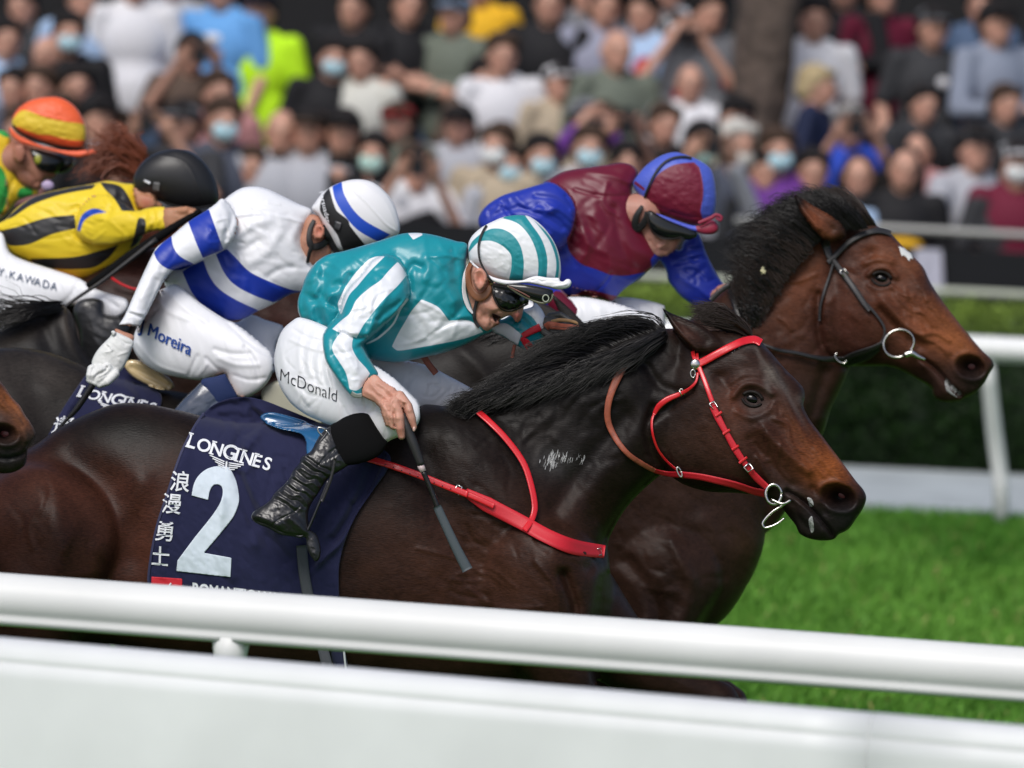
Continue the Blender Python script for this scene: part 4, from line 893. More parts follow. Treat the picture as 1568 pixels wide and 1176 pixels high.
o = s.build('saddle_pad', mat('cream pad', (.4, .39, .3), rough=.4)); tag(o, 'cream pad edge showing between the two white-breeched riders', 'saddle pad')
# girth and surcingle of A
g = E('girth', DA, 480, 900, 'grey elastic girth hanging below the navy cloth of the front horse', 'girth')
put('webbing', strapV([(462,835),(466,880),(476,930),(492,985),(505,1030),(520,1055)], 17, DA, [CA, A], 2, 2), M_girth, g)
put('webbing', strapV([(505,935),(512,975),(522,1020)], 22, DA, [A], 4, 3), M_navyrim, g)
put('stitching', strapV([(497,960),(506,1030)], 3, DA, [A], 9, 1), M_print, g); put('stitching', strapV([(523,960),(530,1030)], 3, DA, [A], 9, 1), M_print, g)

# breastplate of A
bp_ = E('breastplate', DA, 800, 800, 'bright red breast strap across the chest of the front horse', 'breastplate')
base = [A, CA]
put('chest_strap', strapV([(560,701),(600,713),(640,727),(680,743),(716,757)], 10.5, DA, base, 4, 2.4), M_red, bp_)
put('chest_strap', strapV([(712,753),(745,772),(801,801),(840,822),(880,838),(926,845)], [12, 24, 23, 23, 24, 20], DA, [A], 7, 3), M_redw, bp_)
put('billet', strapV([(700,750),(730,763),(756,775)], 9, DA, [A], 14, 2), M_red, bp_)
put('wither_strap', strapV([(732,630),(752,648),(776,673),(800,706),(812,738),(819,775),(814,796),(803,812)], 9.5, DA, [A], 12, 2.4), M_red, bp_)
def buckle(par, x, y, w, h, ang, hf, D, lift=9, r=1.3):
    c, q = math.cos(ang), math.sin(ang); L = [(x + u * c - v * q, y + u * q + v * c) for u, v in ((-w, -h), (w, -h), (w, h), (-w, h))]
    z = float(zsurf(hf, x, y)) - lift
    put('buckle', ptube([(a, b, z) for a, b in L] + [(L[0][0], L[0][1], z)], r, D, None, 0, 6, False, False), M_steel, par)
buckle(bp_, 701, 750, 4, 6.5, .45, [A], DA, 19, 1.5); buckle(bp_, 913, 846, 8, 5, -.2, [A], DA, 15, .9)
for k in range(9): x = 590 + k * 12.5; y = 711 + k * 4.7; V, Fc = ellV(P(x, y, DA * (1 + (float(zsurf(base, x, y)) - 7.2) / F)), (.0018, .001, .0018), 8, 5); mk('punch_hole', V, Fc, M_blkl, bp_)

# red bridle of A
br = E('bridle', DA, 1110, 600, 'bright red racing bridle with silver boss on the front horse', 'bridle')
AH = [A]
put('browband', strapV(Z7([(205,305),(250,283),(310,250),(370,218),(430,192),(480,185),(512,200)]), 12, DA, AH, 4, 3), M_red, br)
put('crownpiece', strapV(Z7([(186,240),(194,270),(205,300)]), 6, DA, AH, 5, 2), M_red, br); put('crownpiece', strapV(Z7([(208,250),(210,275),(212,300)]), 4.5, DA, AH, 6, 2), M_red, br)
put('cheekpiece', strapV(Z7([(215,310),(240,370),(262,430),(284,490),(310,550)]), 7.5, DA, AH, 4, 2.4), M_red, br)
put('cheekpiece', strapV(Z7([(280,500),(310,560),(345,625),(390,705),(440,780),(490,840),(538,885)]), [10, 11, 9, 11, 9, 11, 10], DA, AH, 5, 3.4), M_redw, br)
for q in ([(300,545),(322,530)], [(335,630),(360,615)], [(378,705),(402,690)], [(412,768),(442,745)]): put('keeper', strapV([( (a[0]), a[1]) for a in Z7([(q[0][0]-4,q[0][1]+3),(q[1][0]+4,q[1][1]-3)])], 4, DA, AH, 9, 1.6), M_red, br)
put('throatlash', strapV(Z7([(212,340),(203,385),(170,420),(130,442),(70,468),(28,500),(4,540)]), [4, 4, 5, 7, 9, 9, 5], DA, AH, 6, 2.4), M_red, br)
put('throatlash', strapV(Z1([(790,415),(780,445),(783,490),(800,540),(830,580),(862,608)]), 3.6, DA, AH, 6, 2), M_red, br)
put('rein', strapV(Z1([(1160,688),(1120,680),(1060,660),(1000,645),(940,632),(880,625),(830,622),(782,610)]), [13, 11, 11, 11, 10, 10, 8, 6], DA, AH, 7, 3), M_redw, br)
put('rein', strapV(Z1([(790,612),(750,590),(700,555),(660,505),(635,450),(633,400),(645,350),(668,295),(690,252)]), [7, 8, 8, 9, 10, 10, 11, 13, 14], DA, AH, 6, 2.6), M_brown, br)
x, y = Z1([(925,258)])[0]; V, Fc = ellV(P(x, y, DA * (1 + (float(A.near(x, y)) - 9) / F)), (.0135, .006, .0145), 18, 10); mk('silver_boss', V, Fc, M_steel, br)
put('loop', ringV(*Z1([(917,288)])[0], float(A.near(1061, 572)) - 8, 6, 1.2, DA, sx=.6), M_steel, br)
buckle(br, *Z7([(286,497)])[0], 5, 4, 1.0, AH, DA); buckle(br, *Z7([(452,793)])[0], 5, 5, .9, AH, DA, 12, 1.5); buckle(br, *Z7([(136,435)])[0], 2.4, 5, -.4, AH, DA); put('loop', ringV(*Z1([(872,616)])[0], float(A.near(1040, 722)) - 12, 8, 1.4, DA, sx=.35, ang=-.4), M_steel, br)
bx, by = Z1([(1186,690)])[0]; bz = float(A.near(bx, by)) - 14
put('bit_ring', ringV(bx, by, bz, 15, 2.6, DA, sx=.8), M_steel, br)
put('bit', ptube([(x, y, bz + k) for (x, y), k in zip(Z1([(1180,708),(1215,722),(1243,710)]), (-4, -8, -4))], 2.3, DA), M_steel, br)
put('bit_shank', ptube([(x, y, bz) for x, y in Z1([(1225,722),(1180,750),(1150,785),(1158,802),(1195,790),(1222,770)])], 2.1, DA), M_steel, br)

# black bridle of B
br = E('bridle', DB, 1300, 430, 'black leather bridle with large steel ring bit on the bright bay horse', 'bridle'); BH = [B]
put('browband', strapV(Zb([(222,400),(262,360),(310,310),(360,275),(420,248),(480,238),(536,250)]), 8.5, DB, BH, 4, 3), M_blkl2, br)
put('crownpiece', strapV(Zb([(206,285),(214,320),(226,360),(240,395)]), [14, 13, 11, 8], DB, BH, 4, 2.6), M_blkl2, br)
put('cheekpiece', strapV(Zb([(245,380),(275,425),(305,465),(350,525),(400,600),(428,640)]), [7, 9, 9, 9, 9, 5], DB, BH, 5, 3), M_blkl2, br)
put('cheekpiece', strapV(Zb([(410,600),(460,655),(500,715),(505,760),(488,800)]), 4, DB, BH, 5, 2.4), M_blkl2, br)
put('throatlash', strapV(Zb([(250,395),(228,470),(200,550),(182,620),(178,690)]), 4, DB, BH, 5, 2), M_blkl2, br)
buckle(br, *Zb([(302,450)])[0], 5.5, 4, .9, BH, DB, 10, 1.4)
bx, by = Zb([(575,803)])[0]; bz = float(B.near(bx, by)) - 12
put('bit_ring', ringV(bx, by, bz, 24, 1.9, DB, sx=.86, ang=1.1), M_steel, br)
put('bit', ptube([(x, y, bz - 4) for x, y in Zb([(606,862),(640,852),(670,868),(708,884)])], [4.4, 5.2, 4, 2], DB), M_steel, br)
put('noseband', strapV(Zb([(498,800),(450,826),(400,846),(350,862),(300,884)]), [6, 8, 10, 10, 8], DB, BH, 6, 3), M_blkl, br)
put('noseband', strapV(Zb([(480,830),(420,868),(340,895),(290,905)]), [5, 11, 12, 9], DB, BH, 4, 3), M_blkl, br)
put('rein', strapV(Zb([(300,884),(220,882),(150,872),(60,850),(-20,838),(-60,825)]) + [(1160,524),(1145,508),(1132,488),(1124,462),(1117,436)], [8, 9, 7, 6, 6, 5, 5, 6, 7, 9, 9], DB, [B], 8, 3), M_blkl, br)
put('loop', ringV(*Zb([(285,878)])[0], float(B.near(1287, 548)) - 14, 10, 1.4, DB, sx=.55, ang=-.9, a0=60, a1=300), M_steel, br)
put('rein', strapV([(1088,460),(1100,448),(1112,439),(1117,436)], 8, DB, None, 40, 3, -60), M_blkl, br)
# ================================================================ JOCKEYS
def satin(name, base, cols, rough=.3): return mmat(name, base, cols, bump=(700, .12, .0006), rough=rough, spec=.45, sheen=.1, sheenr=.4)
M_skin = mat('weathered skin', 'col', bump=(500, .25, .0008), rough=.5, sss=.08, spec=.4)
WHT = (.76, .77, .8)
M_breech = mat('white nylon breeches', WHT, bump=(900, .15, .0006), rough=.45, sheen=.15)
M_strap = mat('black elastic', (.01, .01, .011), rough=.6)
M_lens = mat('black goggle lens', (.005, .006, .006), rough=.12, spec=.35, coat=.25, coatr=.05)
M_frame = mat('goggle rubber', (.02, .016, .013), rough=.4)
M_chin = mat('brown chin leather', (.2, .075, .03), bump=(300, .4, .001), rough=.5)
M_chinb = mat('dark chin leather', (.02, .018, .018), bump=(300, .4, .001), rough=.5)
M_boot = mat('soft black boot leather', (.011, .011, .012), bump=(120, .35, .0015), rough=.33, spec=.55, coat=.15, coatr=.25)
M_sock = mat('black knit', (.004, .004, .0045), bump=(900, .6, .001), rough=.85, spec=.12)
M_ink = mat('faded ink', (.03, .03, .04), rough=.7); M_inkb = mat('blue ink', (.01, .06, .3), rough=.6); M_inkn = mat('navy ink', (.03, .06, .12), rough=.6)
M_tooth = mat('teeth', (.7, .66, .55), rough=.3)
M_glove = mat('white leather glove', (.68, .69, .67), bump=(260, .4, .001), rough=.5)
M_grey = mat('dark grey glove', (.05, .05, .048), bump=(260, .5, .001), rough=.5)
SK = (.54, .28, .205); SKD = (.30, .12, .08); SKR = (.50, .17, .13)
def solid(par, name, m, D, h, pts, k=.8, zc=0, cap=None, ridges=(), wr=None, masks=None, colf=None, more=None, pos=None):
    pl = spl(pts, True, 6); ex = 14
    s = HF(pl[:, 0].min() - ex, pl[:, 1].min() - ex, pl[:, 0].max() + ex, pl[:, 1].max() + ex, D, h)
    s.poly(pts, k=k, zc=zc, cap=cap)
    if more:
        for q in more: s.poly(*q[:1], **q[1])
    for r in ridges: s.ridge(r[0], r[1], r[2])
    for w in (wr or ()): s.wrinkle(*w)
    o = s.build(name, m, par, colf, masks); return o, s
def lin(x0, y0, z0, x1, y1, z1):
    """z plane that runs from z0 at (x0, y0) to z1 at (x1, y1)"""
    dx, dy = x1 - x0, y1 - y0; l2 = dx * dx + dy * dy
    return lambda x, y: z0 + (z1 - z0) * np.clip(((x - x0) * dx + (y - y0) * dy) / l2, -.3, 1.3)
Z3 = zt(380, 310, 3.015); Z5 = zt(680, 300, 5.345); Zk = zt(500, 540, 7.127); Z9 = zt(760, 400, 7.84)

# ------------------------------------------------ teal and white rider
b = Body(370, 325, 900, 880, DA, 1.5)
PA = Fam(); b.chain([(500,480,0,55),(600,440,0,66),(685,430,0,42)], .9)
b.chain([(625,430,-90,22),(520,525,-130,20),(566,592,-176,15)]); b.chain([(470,560,-60,36),(600,625,-135,24),(500,705,-180,22),(445,785,-182,16)])
b.chain([(600,560,70,30),(700,600,110,20)]); b.chain([(740,500,40,16),(800,505,60,14),(835,492,60,11)]); b.split(); b.chain([(716,440,-5,10),(738,450,-8,26)])
face = Z5([(225,560),(200,590),(183,680),(183,780),(205,880),(228,950),(246,1010),(285,1062),(320,1095),(350,1106),(385,1098),(408,1072),(438,1052),(458,1038),(450,1022),(462,1008),(485,1000),(515,985),(545,980),(570,1005),(592,1030),(615,1028),(632,1000),(648,940),(655,860),(640,790),(600,745),(520,725),(430,705),(370,672),(320,628),(280,590)])
b.poly(face, k=.85, zc=-14, cap=48, b=5)
fr = lambda L, a, w: b.ridge(Z5(L), a, w)
fr([(505,925),(470,935),(430,950),(400,975),(385,1010),(390,1050)], -3.5, 2.6); fr([(440,930),(400,920),(340,900)], 4, 8); fr([(420,1062),(400,1078),(375,1060)], -2, 2); fr([(330,980),(310,1010),(320,1050)], -2, 4)
b.bump(*Z5([(432,1004)])[0], 9, 5.6, -13, .75); fr([(395,965),(440,985),(478,1000)], 2.5, 2); fr([(395,1010),(420,1040),(450,1046)], 2.5, 2.2); b.bump(*Z5([(590,985)])[0], 8, 7, 4); b.bump(*Z5([(555,970)])[0], 3, 3, -3); b.bump(*Z5([(340,1060)])[0], 9, 9, 3)
fr([(250,880),(300,960),(340,1000)], -2.5, 5); fr([(560,880),(600,940),(610,1000)], 2, 3)
# near hand on the whip: palm, four fingers, thumb
b.poly(Zk([(395,370),(430,300),(490,245),(550,245),(600,290),(700,360),(800,440),(870,530),(900,600),(880,660),(850,720),(800,760),(740,780),(690,790),(650,760),(615,690),(580,600),(510,535),(400,480),(378,430)]), k=.5, zc=lin(556,590,-176,612,655,-196), cap=20, b=5)
b.chain([(612,606,-200,8),(624,622,-206,7.6),(630,640,-208,6.6),(634,654,-206,4.6)], b=3); b.chain([(604,616,-206,8),(612,640,-212,7.6),(613,656,-212,7.2),(615,668,-208,5.6)], b=3)
b.chain([(596,622,-206,7.5),(600,640,-211,7),(602,652,-208,6),(606,650,-202,5)], b=3); b.chain([(588,620,-202,7),(592,636,-206,6.4),(595,648,-203,5.4)], b=3); b.chain([(598,600,-186,9),(616,628,-188,8),(624,650,-190,6.5)], b=3)
hr = lambda L, a, w: b.ridge(Zk(L), a, w)
hr([(850,560),(852,640),(850,760),(850,860)], -5, 1.8); hr([(735,660),(740,740),(742,840)], -3, 1.6); hr([(680,640),(690,720),(700,780)], -2.4, 1.5); hr([(480,330),(560,430),(640,480),(740,600)], 2, 3); hr([(560,330),(660,400),(780,500),(860,540)], 2, 3); hr([(420,420),(520,480),(600,580),(650,650)], 1.6, 3)
hr([(620,480),(600,540),(640,620)], 1.5, 1.6); hr([(740,480),(700,560),(720,640)], 1.5, 1.6); b.bump(607, 640, 5, 5, 2.5); b.bump(628, 628, 5, 4, 2.5); b.bump(596, 636, 4, 4, 2)
# ear
b.poly(Z5([(262,600),(300,590),(335,620),(350,665),(340,720),(300,770),(270,760),(245,700),(242,645)]), k=.5, zc=-58, b=2); b.bump(*Z5([(295,670)])[0], 5, 8, -6); fr([(262,620),(295,608),(328,640),(335,690)], 2.2, 1.6)
b.wrinkle(.35, 5, 4, .4, 101)
colb = gcol(SK, [(*Z5([(600,985)])[0], 9, 8, (.52,.13,.11), .85), (*Z5([(295,680)])[0], 10, 16, (.55,.19,.13), .7), (*Z5([(432,1004)])[0], 9.5, 5.6, (.025,.006,.005), 1.0, .75), (*Z5([(440,1048)])[0], 6, 3, SKR, .7), (*Z5([(350,960)])[0], 16, 16, (.44,.2,.14), .6), (*Z5([(290,880)])[0], 14, 26, (.36,.16,.11), .6), (*Z5([(210,620)])[0], 8, 18, (.16,.08,.05), .7), (*Z5([(320,1070)])[0], 12, 8, (.4,.18,.13), .6),
    (615,660,8,10,SKR,.6),(632,648,5,7,SKR,.5),(570,600,14,12,(.42,.19,.13),.6),(597,625,14,14,(.52,.24,.17),.5),(575,622,7,16,(.36,.17,.1),.5,-.6)])
tag_A = lambda PA: tag(PA, 'jockey in teal and white silks shouting under a striped cap, crouched on the front horse', 'jockey', 'jockeys riding in the race')
V, Fc = ellV(P(634, 657, DA * (1 + -212 / F)), (.004, .002, .006), 8, 6); mk('fingernail', V, Fc, mat('fingernail', (.6, .38, .32), rough=.3), PA)
mo = cover(Z5([(392,962,1),(420,970),(455,984),(482,1002,1),(462,1012),(452,1026),(455,1042,1),(425,1036),(404,1010)]), [b], DA, 1.2, 1.5, 1.0); mo.build('mouth', mat('open mouth', (.02, .005, .004), rough=.4), PA)
x, y = Z5([(462, 1002)])[0]; V, Fc = ellV(P(x, y, DA * (1 + (float(b.near(x, y)) - 2) / F)), (.0045, .002, .002), 8, 6); mk('teeth', V, Fc, M_tooth, PA)

# silks
s = HF(440, 345, 850, 620, DA, 1.6)
torso = Z3([(1012,195),(960,178),(900,160),(850,148),(800,141),(750,140),(700,146),(600,178),(450,222),(370,240),(320,270),(285,310),(262,350),(250,390),(232,440),(228,480),(236,520),(262,562),(330,592),(400,640),(470,690),(560,722),(640,735),(700,738),(780,722),(900,695),(1000,658),(1080,615),(1130,590),(1120,540),(1070,520),(1040,460),(1020,380),(1005,280)])
s.poly(torso, k=.82, zc=0, cap=112)
s.poly(Z9([(-120,700),(60,700),(180,640),(300,585),(360,570),(430,545),(455,500),(490,515),(545,575),(585,650),(612,740),(600,800),(632,850),(600,900),(540,965),(475,1012),(440,1060),(400,1095),(330,1060),(250,1015),(170,960),(80,905),(-20,860),(-120,800)]), k=.8, zc=50, b=4)
sleeve = Z3([(612,248),(570,275),(525,330),(480,380),(450,420),(432,470),(420,520),(385,560),(350,597),(343,640),(348,690),(362,740),(400,800),(432,845),(470,888),(500,897),(525,893),(533,850),(560,815),(600,795),(580,755),(560,720),(535,670),(530,650),(560,625),(620,572),(690,505),(735,445),(745,400),(735,350),(720,305),(690,262),(650,245)])
s.poly(sleeve, k=.95, zc=lin(610,400,-72,550,595,-172), b=6)
R = lambda L, a, w: s.ridge(Z3(L), a, w)
# main folds of the satin
R([(735,445),(690,495),(650,560),(600,615),(545,648)], 3, 3); R([(430,600),(480,622),(520,630),(540,620)], -6, 3); R([(410,585),(460,600),(510,600)], 5, 5); R([(520,640),(560,600),(580,560)], 4, 5)
R([(800,300),(760,290),(740,330),(745,400)], -5, 6); R([(820,260),(830,300),(820,350)], 4, 8); R([(890,260),(880,330),(900,400),(950,450)], 4, 12); R([(850,250),(930,245),(1000,262)], 2.5, 3); R([(950,300),(960,360),(990,420)], -4, 8)
R([(650,240),(600,262),(560,300)], 4, 7); R([(560,210),(480,290),(420,350)], 4, 12); R([(400,260),(350,330),(300,400),(290,450)], -5, 8); R([(320,300),(290,380),(330,430),(420,400)], 5, 9); R([(420,380),(350,420),(310,470),(330,540)], -6, 8); R([(380,420),(360,480),(370,560)], 6, 8); R([(300,480),(290,530),(330,580)], 5, 7); R([(262,380),(250,440),(255,500)], -4, 6)
R([(700,460),(650,500),(600,540)], -3.5, 4); R([(640,440),(600,500),(560,560)], 3, 6); R([(560,380),(500,450),(460,540)], 3, 7); R([(440,660),(470,720),(500,780)], 3, 6); R([(390,640),(400,720),(440,800)], -3, 6); R([(400,700),(470,690),(530,660)], -2.5, 4)
R([(830,620),(900,575),(990,545),(1060,560)], -2.5, 2.5); R([(690,660),(780,640),(860,600)], 2, 3); R([(760,520),(800,560),(830,610)], -2, 6); R([(560,700),(700,700),(900,650)], 3, 9); R([(1000,470),(960,520),(900,560)], -3, 5); R([(780,450),(880,500),(940,545)], 2, 3)
R([(470,340),(440,420),(420,520)], -5, 5); R([(430,520),(420,570),(440,600)], -4, 5)
s.ridge(Z9([(60,720),(200,720),(300,690)]), -2.5, 4); s.ridge(Z9([(340,720),(400,770),(430,810)]), -2.5, 3); s.ridge(Z9([(430,560),(480,620),(560,700)]), 2, 4)
s.folds(560, 400, 70, 30, 10, .5, 60, 1.6, 5, 1); s.folds(490, 440, 30, 50, 12, 1.1, 50, 2.4, 4.5, 2); s.folds(560, 470, 30, 50, 12, -.9, 44, 1.8, 3, 3); s.folds(530, 560, 18, 30, 12, 1.0, 28, 1.8, 2, 4); s.folds(680, 420, 30, 50, 10, 1.2, 44, 1.7, 4, 5); s.folds(650, 500, 80, 25, 12, -.3, 54, 1.3, 3.4, 6); s.folds(800, 500, 25, 20, 8, 1.0, 24, 1.6, 2, 7); s.wrinkle(.9, 40, 12, -.75, 111); s.wrinkle(.35, 14, 7, -.5, 112); s.soften(1)
wA = [Z3([(558,262,1),(590,250),(632,248,1),(560,320),(505,385),(465,430),(430,515),(424,512),(414,470),(425,440),(450,390),(500,320)]),
      Z3([(690,274,1),(712,300),(732,335,1),(690,385),(620,455),(560,530),(530,570),(500,626,1),(465,612),(425,602),(388,584,1),(430,545),(470,510),(500,450),(560,395),(610,360),(645,320)]),
      Z3([(428,598,1),(470,610),(485,625,1),(480,670),(505,720),(545,765),(562,790,1),(545,820),(532,845),(500,868),(468,862,1),(452,790),(420,735),(392,690),(392,650)]),
      Z3([(800,448,1),(850,468),(885,490),(926,546,1),(1000,543),(1040,555),(1085,598,1),(1000,628),(900,650),(800,668),(692,684),(664,664,1),(690,610),(725,550),(755,500)]),
      Z9([(-60,770,1),(100,745),(190,790),(300,880,1),(258,1005,1),(170,955),(80,890),(-40,850,1)]), Z9([(320,590,1),(430,550),(455,500),(545,575),(612,740),(570,832,1),(510,780),(470,720),(430,670),(370,625)]),
      Z3([(738,142,1),(800,141),(805,150,1),(762,172,1)]), Z3([(735,443),(700,490),(665,560),(600,620),(545,650),(548,655),(605,628),(672,565),(706,495),(740,450)])]
M_teal = satin('teal and white silk', (.01, .255, .31), [(.76, .78, .82)])
s.build('silks', M_teal, PA, None, [wA]); SA = s
# cuffs, collar
put('cuff', strapV(Z3([(475,880),(500,893),(525,890)]), 7, DA, [s], 1.5, 2), mat('cuff lining', (.4, .42, .4), rough=.6), PA)
put('collar', strapV(Z5([(200,560),(172,640),(162,740),(172,830),(200,910),(235,960)]), [3, 5, 6, 7, 6, 3], DA, [s, b], 3, 2), mat('white collar', (.7, .7, .72), rough=.6), PA)
# red elastic on the far wrist
put('wrist_band', strapV(Z9([(315,900),(380,860),(450,825),(530,790)]), [9, 10, 11, 12], DA, [s], 3, 2), M_redw, PA)
put('wrist_band', strapV(Z9([(300,925),(350,960),(400,1000),(450,1040)]), [7, 9, 8, 3], DA, [s], 4, 2), M_redw, PA); put('wrist_band', strapV(Z9([(310,910),(335,980),(380,1070)]), [6, 6, 3], DA, [s], 5, 2), M_redw, PA)
# far hand: glove closing on the rein
g = HF(810, 465, 910, 540, DA, 1.2)
g.chain([(826,496,48,9),(838,494,46,10),(848,500,44,10)]); 
for q in ([(842,470,44,6),(858,474,40,6),(872,486,38,5),(876,495,40,4)], [(846,476,38,6),(862,482,34,6),(870,494,34,5)], [(838,482,34,6),(852,489,30,6),(858,499,32,5)], [(832,488,34,5.5),(844,496,30,5.5),(848,505,32,4.6)], [(842,464,50,5.5),(858,462,46,5),(872,470,42,4.4)]): g.chain([(a_, b_ + 20, c_, r_ * .9) for a_, b_, c_, r_ in q], b=2)
g.wrinkle(.5, 5, 3, .6, 121); g.build('glove', M_grey, PA)
# breeches
s = HF(400, 470, 760, 710, DA, 1.8)
s.poly([(560,552),(580,545),(626,553),(645,557),(663,563),(682,573),(710,588),(728,599),(736,612),(730,628),(691,630),(643,626),(600,600)], k=.6, zc=90, cap=45)
s.poly([(500,500),(460,486),(444,494),(432,506),(425,522),(420,545),(421,565),(426,585),(434,602),(446,618),(458,628),(472,637),(486,643),(500,649),(512,652),(530,660),(560,670),(578,675)] + Zk([(650,985,1),(700,955),(760,930),(860,895),(930,850),(990,790),(1018,720),(1020,650),(1010,590),(985,530),(930,470),(860,400),(780,320),(700,250),(620,195),(550,150),(470,115)]) + [(555,545),(530,520)], k=.8, zc=lin(440,540,-45,630,630,-150), cap=80)
R = lambda L, a, w: s.ridge(L, a, w)
for i in range(9): t = i / 8; x0, y0 = 468 + 62 * t, 500 + 34 * t; R([(x0, y0), (x0 - 10 - 6 * t, y0 + 34), (x0 - 8, y0 + 68)], 1.4 * (-1)**i, 3.2)
R([(430,530),(440,575),(470,615)], 2, 5); R([(500,560),(520,600),(525,640)], -1.8, 4); R([(545,560),(556,600),(560,630)], -1.6, 3); R([(530,590),(540,620),(536,640)], 1.6, 3); R([(585,600),(575,625),(562,636)], -2, 3); R([(600,610),(596,640),(590,668)], -1.8, 4)
R([(560,600),(575,612),(585,630)], 1.6, 3); R([(450,505),(480,520),(530,525)], -2, 3); R([(445,520),(480,534),(520,540)], 1.6, 3); R([(640,570),(620,590),(600,610)], -1.5, 3)
s.folds(460, 580, 30, 60, 18, 1.3, 40, 1.1, 2.2, 41); s.folds(560, 610, 40, 24, 12, 1.1, 34, 1.3, 2, 42); s.folds(690, 595, 30, 16, 8, -.6, 30, 1.0, 1.8, 43); s.wrinkle(.6, 7, 40, .25, 131); s.build('breeches', M_breech, PA); BA = s
def letters(par, body, org, ex, ey, bases, m, D, **k): return mk('lettering', *textV(body, org, ex, ey, D, bases, **k), m, par, False)
letters(PA, 'McDonald', (427, 582), (21.5, 8.2), (1.5, -27), [BA], M_ink, DA, lift=1.4, bold=-.012)
# boot and knit top
s = HF(375, 620, 610, 875, DA, 1.4); zb = lin(575,640,-158,440,800,-192)
s.poly(Z70([(572,205),(610,180),(650,155),(700,135),(745,127),(795,132),(820,165),(850,215),(890,275),(915,303),(900,340),(860,385),(800,415),(740,432),(690,440),(640,440),(600,400),(570,300)]), k=.62, zc=zb, cap=26)
sk_ = s.build('boot_top', M_sock, PA)
s = HF(375, 640, 560, 880, DA, 1.2)
s.poly(Z70([(585,205),(530,235),(490,290),(455,355),(400,392),(385,430),(350,470),(325,520),(290,560),(240,605),(210,650),(165,685),(115,715),(98,745),(105,772),(150,800),(200,820),(260,855),(340,868),(400,872),(425,880),(430,930),(450,980),(482,1018),(508,995),(512,930),(490,860),(450,825),(440,780),(440,720),(465,660),(500,610),(530,560),(560,520),(620,480),(660,455),(690,425),(660,360),(630,300),(600,250)]), k=.62, zc=zb, cap=30)
R = lambda L, a, w: s.ridge(Z70(L), a, w)
r5 = random.Random(5)
for i in range(13):
    t = i / 12; x, y = 455 - 215 * t, 400 + 240 * t; w = 150 - 10 * t
    R([(x - 30 + r5.uniform(-12, 12), y - 10 + r5.uniform(-8, 8)), (x + w * .35, y + 40 + r5.uniform(-14, 14)), (x + w * .7, y + 55 + r5.uniform(-14, 14)), (x + w, y + 95 + r5.uniform(-14, 14))], (2.2 if i % 2 else -2.4) * (1 - .3 * t), 2.3)
for i in range(5): R([(500 + 24 * i, 440 - 12 * i), (560 + 22 * i, 370 - 8 * i), (610 + 10 * i, 330 - 6 * i)], -1.4, 1.1)
R([(110,770),(200,800),(300,850),(400,862)], -3, 1.6); R([(225,800),(260,770),(340,730),(390,690)], -2, 1.2); R([(330,760),(380,800),(415,835)], 4, 6); R([(120,740),(180,760),(260,800)], 4, 7); R([(520,250),(500,300),(530,270),(560,230)], 2, 1.4); R([(400,400),(415,385),(440,380)], 3, 2)
s.wrinkle(.5, 6, 4, .6, 141)
o = s.build('boot', M_boot, PA)
put('boot_tab', ringV(*Z70([(532,245)])[0], float(s.near(*Z70([(532,245)])[0])) - 1, 11, 1.2, DA, sx=.45, ang=-.9), M_steel, PA)
# cap over helmet
cap = Z5([(215,545),(200,470),(198,395),(220,340),(255,300),(300,262),(350,232),(410,203),(470,178),(530,163),(600,156),(650,158),(690,165),(720,180),(770,215),(820,262),(860,312),(895,365),(925,430),(945,495),(955,560),(957,620),(950,670),(940,695),(850,700),(700,705),(560,705),(430,680),(350,640),(280,580)])
hl, HA = solid(PA, 'helmet', None, DA, 1.3, cap, k=.92, zc=-10, cap=66, ridges=[(Z5([(700,170),(650,190),(600,180)]), 2, 3), (Z5([(480,410),(540,470),(555,560),(530,660)]), -1.6, 2), (Z5([(630,200),(750,350),(800,500),(800,660)]), 1.2, 3)], wr=[(.5, 9, 6, .3, 151)],
    masks=[[Z5([(196,455,1),(225,380),(290,318),(345,285),(400,267),(480,273),(560,318),(620,400),(648,500),(652,600),(640,705,1),(530,690,1),(548,600),(552,520),(540,470),(480,410),(400,372),(330,367),(280,380),(230,430),(198,470,1)]),
            Z5([(470,182,1),(560,150),(655,150,1),(720,240),(790,340),(830,440),(846,540),(835,710,1),(760,710,1),(772,560),(750,440),(700,330),(630,245),(560,205)]), Z5([(735,200,1),(830,290),(900,390),(935,500),(942,600),(925,710,1),(898,710,1),(918,600),(912,500),(870,380),(810,290)])]])
hl.data.materials.append(satin('cap silk', (.78, .79, .82), [(.012, .25, .29)], .5))
br_, HB = solid(PA, 'cap_peak', mat('white cap peak', (.8, .8, .83), bump=(200, .3, .001), rough=.5), DA, 1.2, Z5([(205,520),(240,548),(290,590),(345,635),(420,670),(520,690),(640,690),(700,668),(760,655),(850,668),(940,672),(950,695),(975,700),(1000,682),(1028,683),(1043,710),(1030,742),(1000,758),(930,765),(860,752),(780,735),(700,718),(640,715),(560,725),(500,728),(430,712),(360,680),(290,610),(240,575)]), k=1.0, zc=-40, cap=26,
    ridges=[(Z5([(680,672),(720,690),(760,680),(800,700),(860,690),(930,700)]), -1.6, 1.3), (Z5([(640,700),(760,720),(880,745),(1000,720)]), 1.6, 2)], wr=[(.6, 5, 3, .2, 152)])
put('helmet_elastic', strapV(Z5([(348,240),(318,290),(295,345),(282,410),(285,480),(300,545),(335,615),(372,675),(400,712)]), 3.4, DA, [HA, HB], 2.4, 1.6), M_strap, PA)
put('chin_guard', strapV(Z5([(222,548),(198,600),(196,660),(208,740),(240,800),(285,828),(330,815),(365,770),(385,720),(365,680)]), [6, 8, 9, 10, 12, 14, 13, 11, 8, 5], DA, [b], 4, 3), M_chin, PA)
